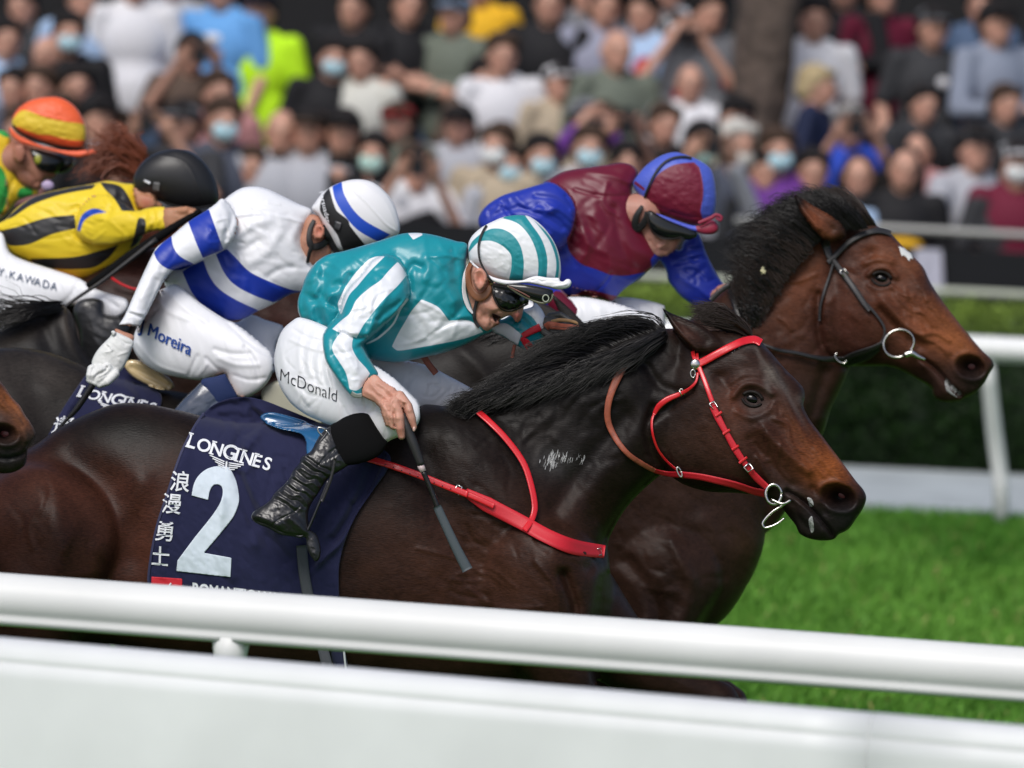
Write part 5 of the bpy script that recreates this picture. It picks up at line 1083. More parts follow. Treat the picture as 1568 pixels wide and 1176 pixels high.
put('chin_strap', strapV(Z5([(278,830),(262,880),(248,940),(248,1000),(262,1040),(290,1075)]), [6, 5, 4.6, 4.6, 5, 5], DA, [b, SA], 3, 2), M_strap, PA)
put('buckle', strapV(Z5([(370,690),(400,712),(375,722)]), 2, DA, [b], 9, 2), mat('brass', (.6, .45, .15), rough=.3, metal=1.0), PA)
zg = lambda x, y: b.near(x, y) - 3
gl, GA = solid(PA, 'goggles', M_lens, DA, 1.0, Z5([(385,740),(405,712),(450,715),(520,728),(600,750),(660,800),(692,850),(685,880),(640,895),(600,918),(550,935),(500,932),(450,900),(415,850),(395,800)]), k=.75, zc=zg, cap=11, ridges=[(Z5([(400,740),(420,850),(480,920),(560,925),(640,885)]), 1.6, 1.6)])
put('frame', strapV(Z5([(392,730),(400,800),(425,870),(475,930),(540,943),(610,922),(655,900),(690,880)]), 2.6, DA, [b, GA], 1, 2), M_frame, gl)
gl, GB = solid(PA, 'raised_goggles', M_lens, DA, 1.0, Z5([(510,722),(560,722),(650,722),(740,735),(820,750),(885,768),(892,800),(882,840),(860,865),(820,872),(780,868),(720,850),(650,825),(580,785),(530,750)]), k=.75, zc=lambda x, y: np.minimum(b.near(x, y), -46) - 3, cap=11)
put('frame', strapV(Z5([(515,735),(570,775),(650,825),(740,862),(800,878),(850,872),(880,845),(890,800)]), 2.4, DA, [GB], 1, 2), mat('clear goggle rim', (.3, .29, .2), rough=.2), gl)
put('frame', strapV(Z5([(530,742),(600,775),(660,805),(700,830)]), 2.2, DA, [GB, GA], 3, 1.6), mat('rose goggle rim', (.2, .09, .07), rough=.3), gl)
put('glint', ringV(*Z5([(832,838)])[0], float(GB.near(*Z5([(832,838)])[0])) - 1, 5.2, .9, DA, sx=.9), mat('lens glint ring', (.35, .38, .3), rough=.3), gl)  # glint on the raised lens, modelled as a pale ring

PA = b.finish(PA, 'person', M_skin, colb); tag_A(PA)
# rein running out of the far hand, over the mane
rn = E('rein', DA, 880, 500, 'flat rusty brown rein crossing the black mane in front of the shouting jockey', 'rein')
put('strap', strapV(Z9([(595,800),(640,768),(760,785),(900,800),(1050,825),(1200,850),(1320,880)]), [12, 12, 11, 11, 10, 8, 5], DA, None, 0, 3, [30, 22, 5, -8, -14]), M_brown, rn)
put('strap', strapV(Z9([(660,730),(760,705),(880,715),(950,735),(980,755)]), [6, 6, 5, 5, 3], DA, None, 0, 3, [34, 26, 18]), mat('tan leather', (.3, .17, .07), rough=.5), rn)
put('strap', strapV([(644,538),(650,548),(658,560),(668,572)], 10, DA, None, 0, 2, 60), M_brown, rn); put('strap', strapV([(788,528),(786,538),(784,548)], 5, DA, None, 0, 2, 50), M_brown, rn)
# whip
wh = E('whip', DA, 660, 760, 'black riding whip pointing down from the bare hand of the teal jockey', 'whip')
put('handle', ptube([(616,634,-203),(622,652,-204),(633,680,-204),(645,712,-202)], [5.5, 7.5, 7.5, 6], DA), M_blkl2, wh)
put('ferrule', ptube([(644,712,-202),(648,722,-202)], [5.5, 5], DA, smooth=False), mat('pale ferrule', (.5, .4, .4), rough=.4), wh)
put('shaft', ptube([(648,722,-202),(660,750,-200),(671,779,-198)], [4, 4, 4.6], DA), M_blkl, wh)
put('flap', strapV([(669,775),(684,808),(700,842),(716,873)], [13, 14, 15, 17], DA, None, 0, 5, -198), mat('slate foam flap', (.055, .07, .08), rough=.6), wh)

# ------------------------------------------------ white rider with blue hoops
Z4 = zt(130, 250, 3.0157); Z11 = zt(0, 420, 4.2)
b = Body(100, 262, 640, 720, DC, 1.8)
b.chain([(290,440,0,55),(380,380,0,62),(460,370,0,38)], .9); PC = Fam()
b.chain([(350,350,-80,22),(255,430,-120,20),(192,505,-160,15)]); b.chain([(270,510,-50,36),(400,590,-120,24),(310,620,-150,22),(270,680,-155,18)]); b.chain([(380,520,70,30),(430,540,80,18)]); b.split(); b.chain([(462,372,-5,16),(486,360,-8,20)])
b.poly(Z4([(1060,236),(1035,240),(1012,270),(995,320),(990,370),(1005,420),(1038,470),(1080,474),(1125,440),(1140,410),(1130,370),(1115,320),(1085,250)]), k=.8, zc=-10, cap=50)
b.poly(Z4([(1062,295),(1085,280),(1102,292),(1108,320),(1095,345),(1070,350),(1055,335)]), k=.5, zc=-52, b=2); b.bump(*Z4([(1080,315)])[0], 4, 6, -4)
b.poly(Z11([(745,350),(800,370),(860,395),(855,440),(840,500),(760,440),(740,380)]), k=.7, zc=-168)
b.wrinkle(.4, 6, 5, .4, 161)
colc = (gcol((.42, .2, .13), [(*Z4([(1085,310)])[0], 9, 12, (.55,.18,.12), .8), (*Z4([(1010,380)])[0], 10, 22, (.5,.26,.18), .6)]))
tag_C = lambda PC: tag(PC, 'jockey in white silks with blue hoops, head down in a white cap, gloved hand low', 'jockey', 'jockeys riding in the race')
s = HF(170, 270, 520, 500, DC, 1.8)
s.poly(Z4([(1050,222),(980,185),(900,145),(840,118),(780,107),(715,118),(640,170),(560,250),(480,400),(400,500),(368,560),(440,640),(520,690),(600,715),(640,724),(690,726),(740,715),(800,682),(870,650),(950,605),(1020,592),(1080,570),(1090,500),(1045,440),(1008,380),(1015,300)]), k=.8, zc=0, cap=110)
s.poly(Z4([(640,165),(600,190),(560,218),(480,268),(400,335),(335,385),(312,420),(285,475),(255,540),(220,620),(185,700),(150,765),(185,785),(228,802),(260,740),(290,690),(330,610),(370,535),(410,492),(500,465),(560,435),(635,400),(690,335),(700,250)]), k=.9, zc=lin(340,320,-70,190,505,-158), b=6)
R = lambda L, a, w: s.ridge(Z4(L), a, w)
R([(640,170),(680,240),(650,330),(640,395)], -5, 5); R([(700,240),(800,232),(900,245),(1000,270)], 2, 3); R([(720,300),(770,280),(850,260)], 3, 8); R([(650,380),(700,340),(760,300)], 3, 5); R([(640,395),(720,400),(800,360)], -3, 6); R([(760,460),(830,420),(900,330)], 2.5, 8); R([(850,520),(900,490),(960,480)], -2.5, 5); R([(330,540),(310,620),(280,690)], -2.5, 5)
R([(300,470),(290,550),(260,620)], 2.5, 6); R([(370,540),(420,600),(500,680)], 2, 4); R([(400,540),(450,620),(520,680)], -2, 4); R([(990,290),(960,360),(1000,420)], 3, 7); R([(590,300),(570,350),(600,400)], 2, 5); R([(180,690),(230,700),(280,720)], -3, 2.4); R([(190,670),(240,690),(285,695)], 2, 2.4); R([(840,180),(900,190)], 1.5, 2)
s.folds(400, 330, 60, 40, 12, .9, 56, 1.3, 4.5, 11); s.folds(420, 400, 60, 40, 12, .6, 60, 1.2, 4.5, 12); s.folds(250, 440, 40, 50, 10, -1.0, 40, 1.1, 3, 13); s.folds(205, 490, 14, 10, 7, .4, 18, 1.5, 1.8, 14); s.folds(345, 370, 20, 30, 12, .8, 30, 2.2, 2.6, 15); s.wrinkle(.7, 40, 14, .7, 171); s.wrinkle(.25, 12, 7, .4, 172)
blue = [Z4([(572,212,1),(600,290),(640,398,1),(590,420),(545,438,1),(515,370),(475,265,1),(520,235)]), Z4([(400,333,1),(408,385),(440,430),(505,465,1),(450,490),(400,492),(365,478),(335,450),(318,412,1),(355,370)]),
        Z4([(655,395,1),(700,440),(760,500),(850,545),(950,583),(1010,592,1),(985,607),(950,620),(870,642,1),(780,610),(690,560),(640,500),(605,420,1)]), Z4([(548,448,1),(575,520),(620,580),(700,632),(804,680,1),(740,730),(680,740),(600,715),(540,655),(490,590),(450,500,1),(500,470)])]
s.build('silks', satin('white silk with blue hoops', (.76, .77, .8), [(.008, .035, .36)], .45), PC, None, [blue]); SC_ = s
o, s = solid(PC, 'breeches', M_breech, DC, 1.8, Z4([(420,560),(360,580),(320,600),(295,670),(250,740),(222,810),(225,860),(262,915),(340,965),(450,992),(540,1002),(600,985),(645,972),(665,1010),(690,1070),(735,1085),(800,1055),(848,1005),(872,940),(860,880),(820,840),(760,790),(700,745),(640,715),(540,650)]), k=.8, zc=lin(230,520,-60,415,590,-130), cap=75,
    more=[(Z4([(640,720),(700,735),(765,700),(830,722),(922,756),(900,800),(880,850),(880,960),(800,950),(700,850)]), dict(k=.6, zc=70, cap=45))],
    ridges=[(Z4(q), a, w) for q, a, w in (([(330,620),(380,680),(470,720)], 1.6, 4), ([(560,900),(600,940),(640,970)], -2, 3), ([(600,860),(680,880),(760,880)], -2, 4), ([(620,900),(700,930),(800,930)], 1.8, 4), ([(520,890),(500,930),(480,980)], -2, 3), ([(560,930),(540,960),(520,985)], 1.5, 3), ([(740,850),(790,930),(800,1000)], -2, 4), ([(380,580),(450,660),(560,730)], 1.5, 4), ([(640,720),(760,830),(870,900)], -2.5, 3), ([(690,980),(760,1000),(830,990)], -1.6, 3), ([(240,830),(330,930),(460,975)], 1.5, 3))], wr=[(.5, 9, 36, -.3, 181)])
letters(PC, 'J Moreira', (214, 507.6), (20.6, 9.9), (6, -27), [s], M_inkb, DC, lift=2.4, bold=.0)
letters(PC, 'J Moreira', (213, 507), (20.6, 9.9), (6, -27), [s], M_inkb, DC, lift=2.5, bold=.0)
o, s2 = solid(PC, 'boot', mat('grey blue boot', (.05, .065, .1), bump=(120, .3, .0012), rough=.25, coat=.5, coatr=.1), DC, 1.6, Z4([(560,1000),(500,1045),(440,1105),(400,1160),(360,1260),(420,1300),(520,1260),(600,1190),(660,1130),(640,1040)]), k=.7, zc=-140, cap=28, wr=[(.5, 16, 7, -.6, 191)])
o, s2 = solid(PC, 'boot_top', mat('navy knit', (.006, .02, .09), bump=(900, .5, .001), rough=.8), DC, 1.6, Z4([(536,1005),(600,985),(648,972,1),(670,1010),(708,1078,1),(670,1110),(620,1135),(590,1150),(560,1090)]), k=.66, zc=-144, cap=28)
# glove
g = HF(120, 500, 215, 600, DC, 1.3)
g.poly(Z11([(735,372),(790,390),(857,432),(840,500),(812,570),(780,620),(735,650),(690,670),(640,690),(605,690),(585,650),(592,600),(590,560),(615,505),(650,460),(700,410)]), k=.6, zc=-178, cap=24, b=4)
for q in ([(590,610),(580,650),(575,680)], [(640,610),(605,650),(590,690)], [(700,620),(650,660),(615,700)], [(740,640),(690,690),(640,712)], [(690,600),(650,615),(620,640)]): g.chain([(x, y, z, r) for (x, y), z, r in zip(Z11(q), (-190, -196, -194), (7, 6.4, 5))], b=3)
for q, a_ in (([(690,595),(680,620),(620,650),(600,690)], -3), ([(720,610),(690,640),(640,670)], -1.5), ([(650,440),(700,460),(720,490),(680,500)], 2), ([(680,450),(700,470)], -3), ([(620,600),(650,590),(690,600)], -1.6), ([(760,400),(800,440),(850,450)], -1.6), ([(760,520),(820,500)], 1.2), ([(600,600),(590,640),(590,680)], -2)): g.ridge(Z11(q), a_, 1.6)
g.poly(Z11([(715,368),(735,362),(745,380),(725,395)]), k=.8, zc=-186); g.wrinkle(.5, 6, 4, .6, 201); g.build('glove', M_glove, PC)
# head gear
cap = Z4([(1048,210),(1060,185),(1090,145),(1130,112),(1190,85),(1260,74),(1330,88),(1390,135),(1430,195),(1450,260),(1454,310),(1440,335),(1400,352),(1340,378),(1270,395),(1210,402),(1160,395),(1120,330),(1080,245)])
hl, H1 = solid(PC, 'helmet', None, DC, 1.4, cap, k=.9, zc=-10, cap=66, ridges=[(Z4([(1190,85),(1290,170),(1390,280),(1450,320)]), 1.2, 1.6), (Z4([(1260,76),(1380,170),(1440,300)]), .8, 1.4)],
    masks=[[Z4([(1143,106,1),(1186,84,1),(1196,140),(1240,215),(1300,270),(1412,330,1),(1358,364,1),(1262,310),(1195,235),(1155,165)])], [Z4([(1128,112,1),(1138,150),(1150,190),(1165,222),(1215,262),(1225,290),(1300,384,1),(1260,400),(1200,408),(1165,330),(1120,270),(1085,215),(1100,150)])]])
hl.data.materials.append(satin('white cap silk', (.78, .78, .8), [(.01, .07, .5), (.012, .012, .013)], .5))
mk('lettering', *textV('Persuader', *[(488.5, 293.5)], (2.6, 11.2), (9.5, -2.2), DC, [H1], lift=1.6, bold=.01, space=1.05), M_print, hl, False)
put('badge', strapV(Z4([(1150,282),(1180,292)]), 12, DC, [H1], 2, 2, n=3), mat('grey badge', (.06, .06, .065), rough=.35), hl)
put('chin_guard', strapV(Z4([(1060,262),(1042,300),(1036,350),(1050,385),(1090,378),(1125,350),(1120,320)]), [6, 8, 9, 11, 11, 9, 5], DC, [b], 4, 3), M_chinb, PC)
put('chin_strap', strapV(Z4([(1048,385),(1035,420),(1028,460)]), [7, 6, 5], DC, [b], 4, 3), M_chinb, PC)
put('goggle_strap', strapV(Z4([(1095,290),(1125,340),(1155,400),(1185,440)]), 9, DC, [b, H1], 3, 2), M_strap, PC)
PC = b.finish(PC, 'person', M_skin, colc); tag_C(PC)
wh = E('whip', DC, 110, 620, 'slim black whip slanting down from the white glove', 'whip')
put('handle', ptube([(150,572,-192),(141,590,-192),(118,625,-190),(105,640,-188)], [5, 5.5, 4.6, 3], DC), M_blkl, wh); put('shaft', ptube([(106,638,-188),(80,668,-184),(40,715,-176)], [2.6, 2.3, 1.8], DC), M_blkl, wh)

# ------------------------------------------------ yellow rider
ZY = zt(0, 130, 2.736)
b = Body(-60, 225, 350, 560, DE, 2)
b.chain([(20,370,0,44),(110,330,0,50),(190,320,0,34)], .9); PY = Fam(); b.chain([(140,320,-60,20),(140,350,-80,20),(240,340,-120,13)]); b.chain([(10,420,-40,34),(130,470,-100,24),(150,560,-110,20)]); b.chain([(100,430,60,24),(190,470,60,16)]); b.split(); b.chain([(214,300,-5,10),(226,302,-6,17)])
b.poly(ZY([(560,430),(565,470),(578,515),(610,528),(650,522),(672,516),(680,500),(640,476),(600,452)]), k=.7, zc=-20, cap=40); b.poly(ZY([(572,470),(600,460),(640,472),(655,500),(640,515),(600,520),(575,500)]), k=.5, zc=-44, b=2)
b.poly(ZY([(685,522),(710,514),(760,514),(795,520),(820,532),(836,548),(815,565),(790,590),(760,605),(720,612),(688,603)]), k=.8, zc=-128, cap=22)
for q in ([(770,530),(810,540),(830,552)], [(765,550),(800,560),(812,574)], [(750,570),(785,580),(795,592)], [(730,590),(760,598),(775,604)], [(740,530),(780,525),(812,530)]): b.chain([(x, y, z, r) for (x, y), z, r in zip(ZY(q), (-132, -138, -130), (6.5, 6, 5))], b=3)
b.wrinkle(.4, 6, 5, .4, 211)
coly = gcol((.42, .2, .11), [(*ZY([(612,490)])[0], 9, 9, (.42,.12,.07), .7), (290,338,12,10,(.55,.3,.17),.6)]); tag_Y = lambda PY: tag(PY, 'jockey in yellow silks with black stripes, bent low under a black helmet', 'jockey', 'jockeys riding in the race')
s = HF(-90, 262, 270, 450, DE, 2)
s.poly(ZY([(570,425),(520,412),(450,402),(380,416),(250,438),(150,466),(70,515),(10,572),(-80,600),(-160,660),(-150,760),(-40,640),(0,618),(40,700),(100,736),(200,772),(330,810),(420,792),(520,738),(590,650),(610,570),(575,500)]), k=.8, zc=0, cap=95)
s.poly(ZY([(420,462),(370,480),(335,520),(318,560),(315,600),(340,645),(400,670),(480,668),(560,645),(640,612),(692,606),(700,560),(690,513),(620,515),(570,528),(520,500),(470,470)]), k=.85, zc=lin(150,310,-60,245,335,-120), b=6)
R = lambda L, a, w: s.ridge(ZY(L), a, w)
R([(500,470),(470,500),(450,540)], -4, 5); R([(350,540),(420,560),(520,560),(600,545)], 2.5, 8); R([(430,520),(380,550),(350,600)], -2.5, 3); R([(600,520),(610,560),(600,610)], -2, 2); R([(640,515),(650,560),(640,605)], -2, 2); R([(620,515),(632,560),(620,608)], 1.5, 2); R([(480,440),(500,500),(540,530)], 3, 5); R([(380,660),(330,640),(310,600)], -3, 4); R([(300,500),(380,470),(440,460)], 2.5, 6)
s.folds(90, 340, 100, 30, 20, .1, 46, 1.6, 3, 21); s.folds(170, 330, 60, 24, 14, .3, 34, 1.8, 2.6, 22); s.folds(245, 336, 10, 14, 8, 1.4, 18, 1.4, 1.6, 23); s.wrinkle(.8, 34, 12, .1, 221)
stripes = [ZY([(405,416,1),(300,430),(150,466),(70,520),(10,575,1),(60,550),(130,505),(220,470),(300,450),(385,436,1)]), ZY([(-100,640),(0,612),(80,592),(200,556),(312,545,1),(318,602,1),(220,625),(120,668),(40,672),(0,640),(-80,720)]), ZY([(125,728,1),(300,722),(400,700),(500,668,1),(460,720),(400,762),(330,772),(230,770),(150,752)]), ZY([(420,408,1),(500,422),(540,470),(566,528,1),(510,528,1),(480,478),(440,438)]), ZY([(540,690,1),(600,640),(610,570),(580,560),(560,640)])]
band = [ZY([(452,535,1),(400,518),(365,528),(340,552),(322,610,1),(336,614,1),(352,570),(395,542)])]
s.build('silks', satin('yellow silk with black stripes', (.76, .56, .02), [(.018, .018, .02), (.015, .07, .5)], .5), PY, None, [stripes, band])
o, s = solid(PY, 'breeches', M_breech, DE, 2, [(-40,380),(0,355),(14,385),(36,398),(73,410),(120,426),(150,444),(193,458),(195,474),(180,486),(160,484),(140,470),(110,468),(80,475),(40,500),(-30,520),(-70,480)], k=.7, zc=lin(0,430,-50,150,470,-100), cap=60, ridges=[([(120,430),(110,450),(90,470)], -1.5, 3), ([(150,446),(165,460),(180,470)], -2, 3)], wr=[(.9, 7, 24, -.3, 231)])
ky = 0
for ch, w in zip('Y.KAWADA', (11.5, 5, 12, 11.5, 14.5, 12, 12.5, 12)):
    letters(PY, ch, (-4 + ky, 421 + ky * .27), (15.5, 4.2), (-1.5 + 4, -17), [s], M_inkn, DE, lift=2, bold=.004); ky += w * 1.02
o, s = solid(PY, 'boot', M_boot, DE, 2, [(118,462),(140,456),(158,462),(160,480),(190,486),(200,500),(190,540),(170,580),(140,600),(125,560),(120,510),(112,480)], k=.7, zc=-116, cap=24, wr=[(.5, 14, 7, .6, 241)])
hl, H2 = solid(PY, 'helmet', mat('matt black helmet', (.014, .014, .015), rough=.38, spec=.4, bump=(40, .15, .002)), DE, 1.6, ZY([(568,450),(558,410),(565,370),(595,325),(640,292),(690,275),(745,268),(800,282),(850,318),(885,365),(905,415),(914,470),(905,500),(870,512),(800,515),(740,512),(700,495),(650,470),(610,455)]), k=.85, zc=-10, cap=62, ridges=[(ZY([(640,290),(780,330),(850,480)]), .8, 2)])
put('badge', strapV(ZY([(640,425),(668,428)]), 14, DE, [H2], 2, 2, n=3), mat('grey vent', (.1, .1, .1), rough=.5), hl); put('badge', strapV(ZY([(602,400),(628,412)]), 4, DE, [H2], 2, 1.5, n=3), M_print, hl)
put('rim', ptube(ZY([(600,452),(660,478),(730,505),(820,515),(905,500)]), 2.2, DE, [H2], 1), M_strap, hl)
PY = b.finish(PY, 'person', M_skin, coly); tag_Y(PY)
wh = E('whip', DE, 150, 430, 'long dark whip held behind the arm of the yellow rider', 'whip')
put('handle', ptube([(308,322,-142),(260,352,-140),(200,392,-136),(135,440,-130)], [4, 6.5, 8, 6.5], DE), M_sock, wh); put('shaft', ptube([(240,366,-150),(160,428,-150),(110,462,-150),(55,506,-150)], [4, 3, 2.4, 1.2], DE), M_blkl2, wh)
rn = E('rein', DE, 210, 440, 'thin red rein below the yellow silks', 'rein'); put('strap', strapV([(170,425),(188,436),(210,443),(240,440)], 4, DE, None, 0, 2, -70), M_red, rn)
put('strap', strapV([(150,512),(185,496),(240,470),(300,450)], 9, DE, None, 0, 2, -90), M_blkl, rn)

# ------------------------------------------------ orange and yellow cap rider
ZO = zt(0, 140, 4.612)
b = Body(-110, 150, 120, 420, DG, 2)
b.chain([(-60,330,0,36),(-30,270,0,36),(-8,246,0,22)], .9); PO = Fam(); b.chain([(-60,340,-40,30),(20,400,-60,20)]); b.chain([(-10,250,-40,18),(0,320,-60,12)]); b.split(); b.chain([(0,250,0,24),(30,240,-4,26)])
b.poly(ZO([(110,330),(86,345),(78,400),(85,480),(95,560),(120,620),(160,655),(215,680),(262,695),(285,685),(300,650),(310,640),(320,615),(345,612),(372,612),(392,595),(410,560),(440,520),(450,470),(400,430),(300,395),(180,350)]), k=.8, zc=-8, cap=38)
b.poly(ZO([(95,400),(130,370),(165,385),(178,430),(165,490),(130,500),(100,470)]), k=.5, zc=-42, b=2); b.ridge(ZO([(262,690),(240,660),(270,640),(300,640)]), -2, 2); b.ridge(ZO([(180,560),(230,600),(250,640)]), -2, 4)
colo = (gcol((.34, .15, .1), [(*ZO([(135,430)])[0], 9, 13, (.36,.13,.08), .7), (*ZO([(380,590)])[0], 7, 7, (.4,.12,.1), .6), (*ZO([(110,590)])[0], 6, 12, (.08,.05,.04), .7)])); tag_O = lambda PO: tag(PO, 'jockey in green and yellow silks and an orange cap, at the left edge', 'jockey', 'jockeys riding in the race')
ZO2 = ZO
s = HF(-130, 180, 80, 400, DG, 2); s.poly(ZO([(-500,560),(-300,380),(-100,290),(0,272),(45,285),(75,330),(70,420),(90,520),(120,610),(170,660),(270,700),(265,725),(180,750),(120,775),(60,850),(-30,930),(-300,1080),(-520,900)]), k=.75, zc=0, cap=85); s.wrinkle(1.3, 20, 7, .9, 251); s.ridge(ZO([(100,620),(60,700),(20,820)]), -3, 4)
s.build('silks', satin('green and yellow silk', (.72, .5, .02), [(.03, .34, .06)], .5), PO, None, [[ZO([(-200,480),(0,530),(60,700),(20,850),(-60,960),(-300,900)]), ZO([(-60,260),(0,268),(60,290),(80,320),(30,320)]), ZO([(150,680),(225,690),(222,740),(150,760),(120,730)])]])
o, s = solid(PO, 'breeches', M_breech, DG, 2.4, [(-100,330),(-60,350),(-30,370),(10,380),(40,400),(30,430),(-20,440),(-90,420)], k=.7, zc=-30, cap=40)
hl, H3 = solid(PO, 'helmet', None, DG, 1.5, ZO([(95,262),(84,220),(90,180),(120,130),(165,90),(220,62),(290,44),(380,38),(430,46),(490,75),(545,125),(585,190),(605,260),(606,330),(592,385),(575,412),(500,408),(400,390),(300,360),(200,320),(130,290)]), k=.9, zc=-10, cap=58, ridges=[(ZO([(160,130),(350,180),(600,240)]), .8, 2)], wr=[(.7, 9, 5, .2, 261)],
    masks=[[ZO([(80,215),(120,160),(165,132),(230,148),(300,178),(450,212),(560,225),(610,250),(608,335),(585,345),(500,342),(420,325),(350,308),(260,300),(190,275),(140,252),(90,240)])]])
hl.data.materials.append(satin('orange and yellow cap silk', (.82, .12, .035), [(.74, .52, .04)], .5))
put('helmet_elastic', strapV(ZO([(92,240),(130,285),(200,325),(300,362),(400,388),(500,402),(582,402)]), 4.4, DG, [H3], 2, 1.6), M_strap, PO)
pk, H4 = solid(PO, 'cap_peak', mat('orange cap peak', (.85, .13, .05), rough=.45), DG, 1.4, ZO([(66,255),(90,270),(130,310),(200,345),(300,385),(420,412),(520,420),(590,415),(660,410),(684,422),(680,440),(600,460),(555,468),(480,455),(380,425),(280,400),(180,375),(120,345),(80,310)]), k=1, zc=-34, cap=22)
gl, G3 = solid(PO, 'goggles', M_lens, DG, 1.3, ZO([(215,405),(260,405),(340,425),(440,450),(535,470),(530,500),(490,550),(440,575),(360,578),(300,565),(255,530),(228,470)]), k=.7, zc=lambda x, y: b.near(x, y) - 3, cap=11)
mk('lens_reflection', *ellV(P(*ZO([(268,480)])[0], DG * (1 + (float(G3.near(*ZO([(268,480)])[0])) - 0) / F)), (.011, .004, .014), 12, 8), mat('yellow lens reflection', (.3, .3, .04), rough=.15), gl)  # reflection in the lens, put in as a yellow blob
mk('mouth_guard', *ellV(P(73, 284, DG * (1 + -46 / F)), (.019, .008, .015), 12, 8), mat('lilac mouth guard', (.42, .33, .5), rough=.4), PO)

PO = b.finish(PO, 'person', M_skin, colo); tag_O(PO)
# ------------------------------------------------ maroon and blue rider
ZM = zt(940, 220, 5.879); Z2 = zt(900, 200, 2.347)
b = Body(700, 232, 1150, 640, DB, 1.8)
b.chain([(800,400,0,46),(890,350,0,56),(960,330,0,38)], .9); PB = Fam(); b.chain([(850,320,-70,20),(770,350,-90,18),(850,440,-110,13),(870,470,-110,12)]); b.chain([(1020,370,60,20),(1060,430,50,16),(1110,455,30,12)]); b.chain([(790,450,-50,34),(970,490,-100,24),(900,580,-130,20),(880,620,-130,20)]); b.chain([(940,460,60,26),(1050,490,60,18)]); b.split(); b.chain([(960,325,-5,28),(985,325,-8,30)])
b.poly(ZM([(255,530),(205,508),(182,560),(178,640),(195,720),(215,790),(245,850),(280,910),(310,960),(345,995),(395,1016),(440,1012),(485,1004),(500,985),(520,975),(535,962),(560,950),(575,925),(598,890),(612,850),(610,790),(560,740),(450,690),(370,640),(300,590)]), k=.85, zc=-10, cap=46)
b.ridge(ZM([(470,890),(440,920),(400,930)]), 3, 3); b.ridge(ZM([(500,960),(460,965),(430,950)]), -3, 1.5); b.ridge(ZM([(505,930),(470,935),(440,920)]), -2, 1.6); b.bump(*ZM([(560,890)])[0], 7, 7, 3); b.ridge(ZM([(330,880),(370,930),(380,980)]), -2, 3); b.ridge(ZM([(400,840),(450,880),(480,900)]), -2, 2); b.wrinkle(.4, 6, 5, .3, 271)
b.chain([(1098,452,25,10),(1112,455,15,11)])
for i, q in enumerate(([(1104,446,10,6),(1120,446,0,5.6),(1126,456,-2,5)], [(1106,453,6,6),(1121,455,-4,5.6),(1124,464,-4,5)], [(1104,460,6,6),(1117,463,-4,5.6),(1118,471,-2,4.6)], [(1100,466,8,5.4),(1110,470,0,5),(1110,477,2,4.2)], [(1102,442,12,5),(1114,438,4,5),(1124,442,0,4)])): b.chain(q, b=2)
colm = (gcol((.42, .2, .15), [(*ZM([(560,890)])[0], 8, 8, (.45,.16,.14), .6), (*ZM([(470,950)])[0], 7, 3, (.2,.07,.06), .7), (*ZM([(200,560)])[0], 6, 12, (.45,.22,.16), .6), (*ZM([(300,930)])[0], 12, 12, (.34,.2,.16), .5), (1112,460,14,14,(.02,.02,.05),.9)]))
tag_B = lambda PB: tag(PB, 'jockey in maroon and royal blue silks looking down over black goggles, on the leading horse', 'jockey', 'jockeys riding in the race')
s = HF(720, 240, 1135, 500, DB, 1.8)
s.poly([(968,290),(974,276),(976,262),(966,252),(950,249),(930,252),(900,256),(865,262),(842,274),(828,284),(800,330),(790,400),(800,455),(850,458),(880,456),(915,458),(937,461),(950,448),(962,438),(975,430),(990,418),(1003,406),(1012,390),(1000,370),(975,330)], k=.8, zc=0, cap=100)
s.poly([(845,280),(828,282),(800,290),(768,300),(742,318),(732,340),(745,362),(780,375),(820,385),(860,380),(878,350),(880,315),(866,292)], k=.85, zc=-72, b=6)
s.poly([(760,350),(790,380),(830,420),(870,455),(890,480),(870,495),(830,470),(780,430),(745,380)], k=.85, zc=-95, b=6)
s.poly([(1000,390),(1020,378)] + Z2([(330,430),(345,400),(392,368),(410,395),(422,430),(450,490),(480,540),(515,580),(524,600),(518,625),(500,640),(460,650),(400,645),(375,625),(340,600),(312,570),(290,540),(280,500),(262,470)]), k=.85, zc=50, b=5)
R = lambda L, a, w: s.ridge(L, a, w)
R([(880,290),(920,300),(960,300)], -2, 3); R([(900,262),(940,270),(965,280)], 3, 5); R([(880,320),(900,370),(890,400)], 3, 8); R([(940,320),(950,370),(970,410)], -4, 8); R([(910,330),(930,380),(940,420)], 3, 8); R([(750,330),(790,320),(830,330),(860,350)], -4, 5); R([(760,345),(800,345),(840,360)], 4, 5); R([(790,300),(810,320),(850,320)], 3, 6); R([(770,310),(780,330),(810,350)], -3, 4); R([(820,300),(850,305),(870,320)], -3, 4)
R(Z2([(330,440),(370,430),(410,420)]), -3, 3); R(Z2([(310,480),(360,470),(430,460)]), -2.5, 3); R(Z2([(330,530),(380,560),(440,600)]), 2.5, 5); R(Z2([(320,460),(370,450),(420,440)]), 2.5, 3); R([(936,418),(925,435),(905,452)], -2, 2); R([(866,300),(880,330),(872,370)], -3, 2)
s.folds(910, 330, 50, 60, 16, 1.0, 60, 1.5, 4.5, 31); s.folds(800, 330, 60, 30, 16, .3, 42, 2.2, 3.6, 32); s.folds(1060, 410, 30, 40, 14, .3, 34, 1.8, 3, 33); s.wrinkle(.9, 34, 13, .5, 281)
blueM = [[(829,278,1),(846,280),(862,290),(876,306),(881,325),(876,350),(868,365,1),(872,385),(890,404),(912,412),(934,421,1),(960,422),(990,416,1),(975,440),(950,452),(936,452,1),(900,444),(875,452),(850,446),(840,470),(890,500),(800,500),(725,380),(720,320),(780,285)], [(996,398,1),(1030,360),(1090,340),(1140,480),(1060,490),(1010,440)]]
s.build('silks', satin('maroon and blue silk', (.125, .004, .02), [(.012, .03, .34)], .42), PB, None, [blueM])
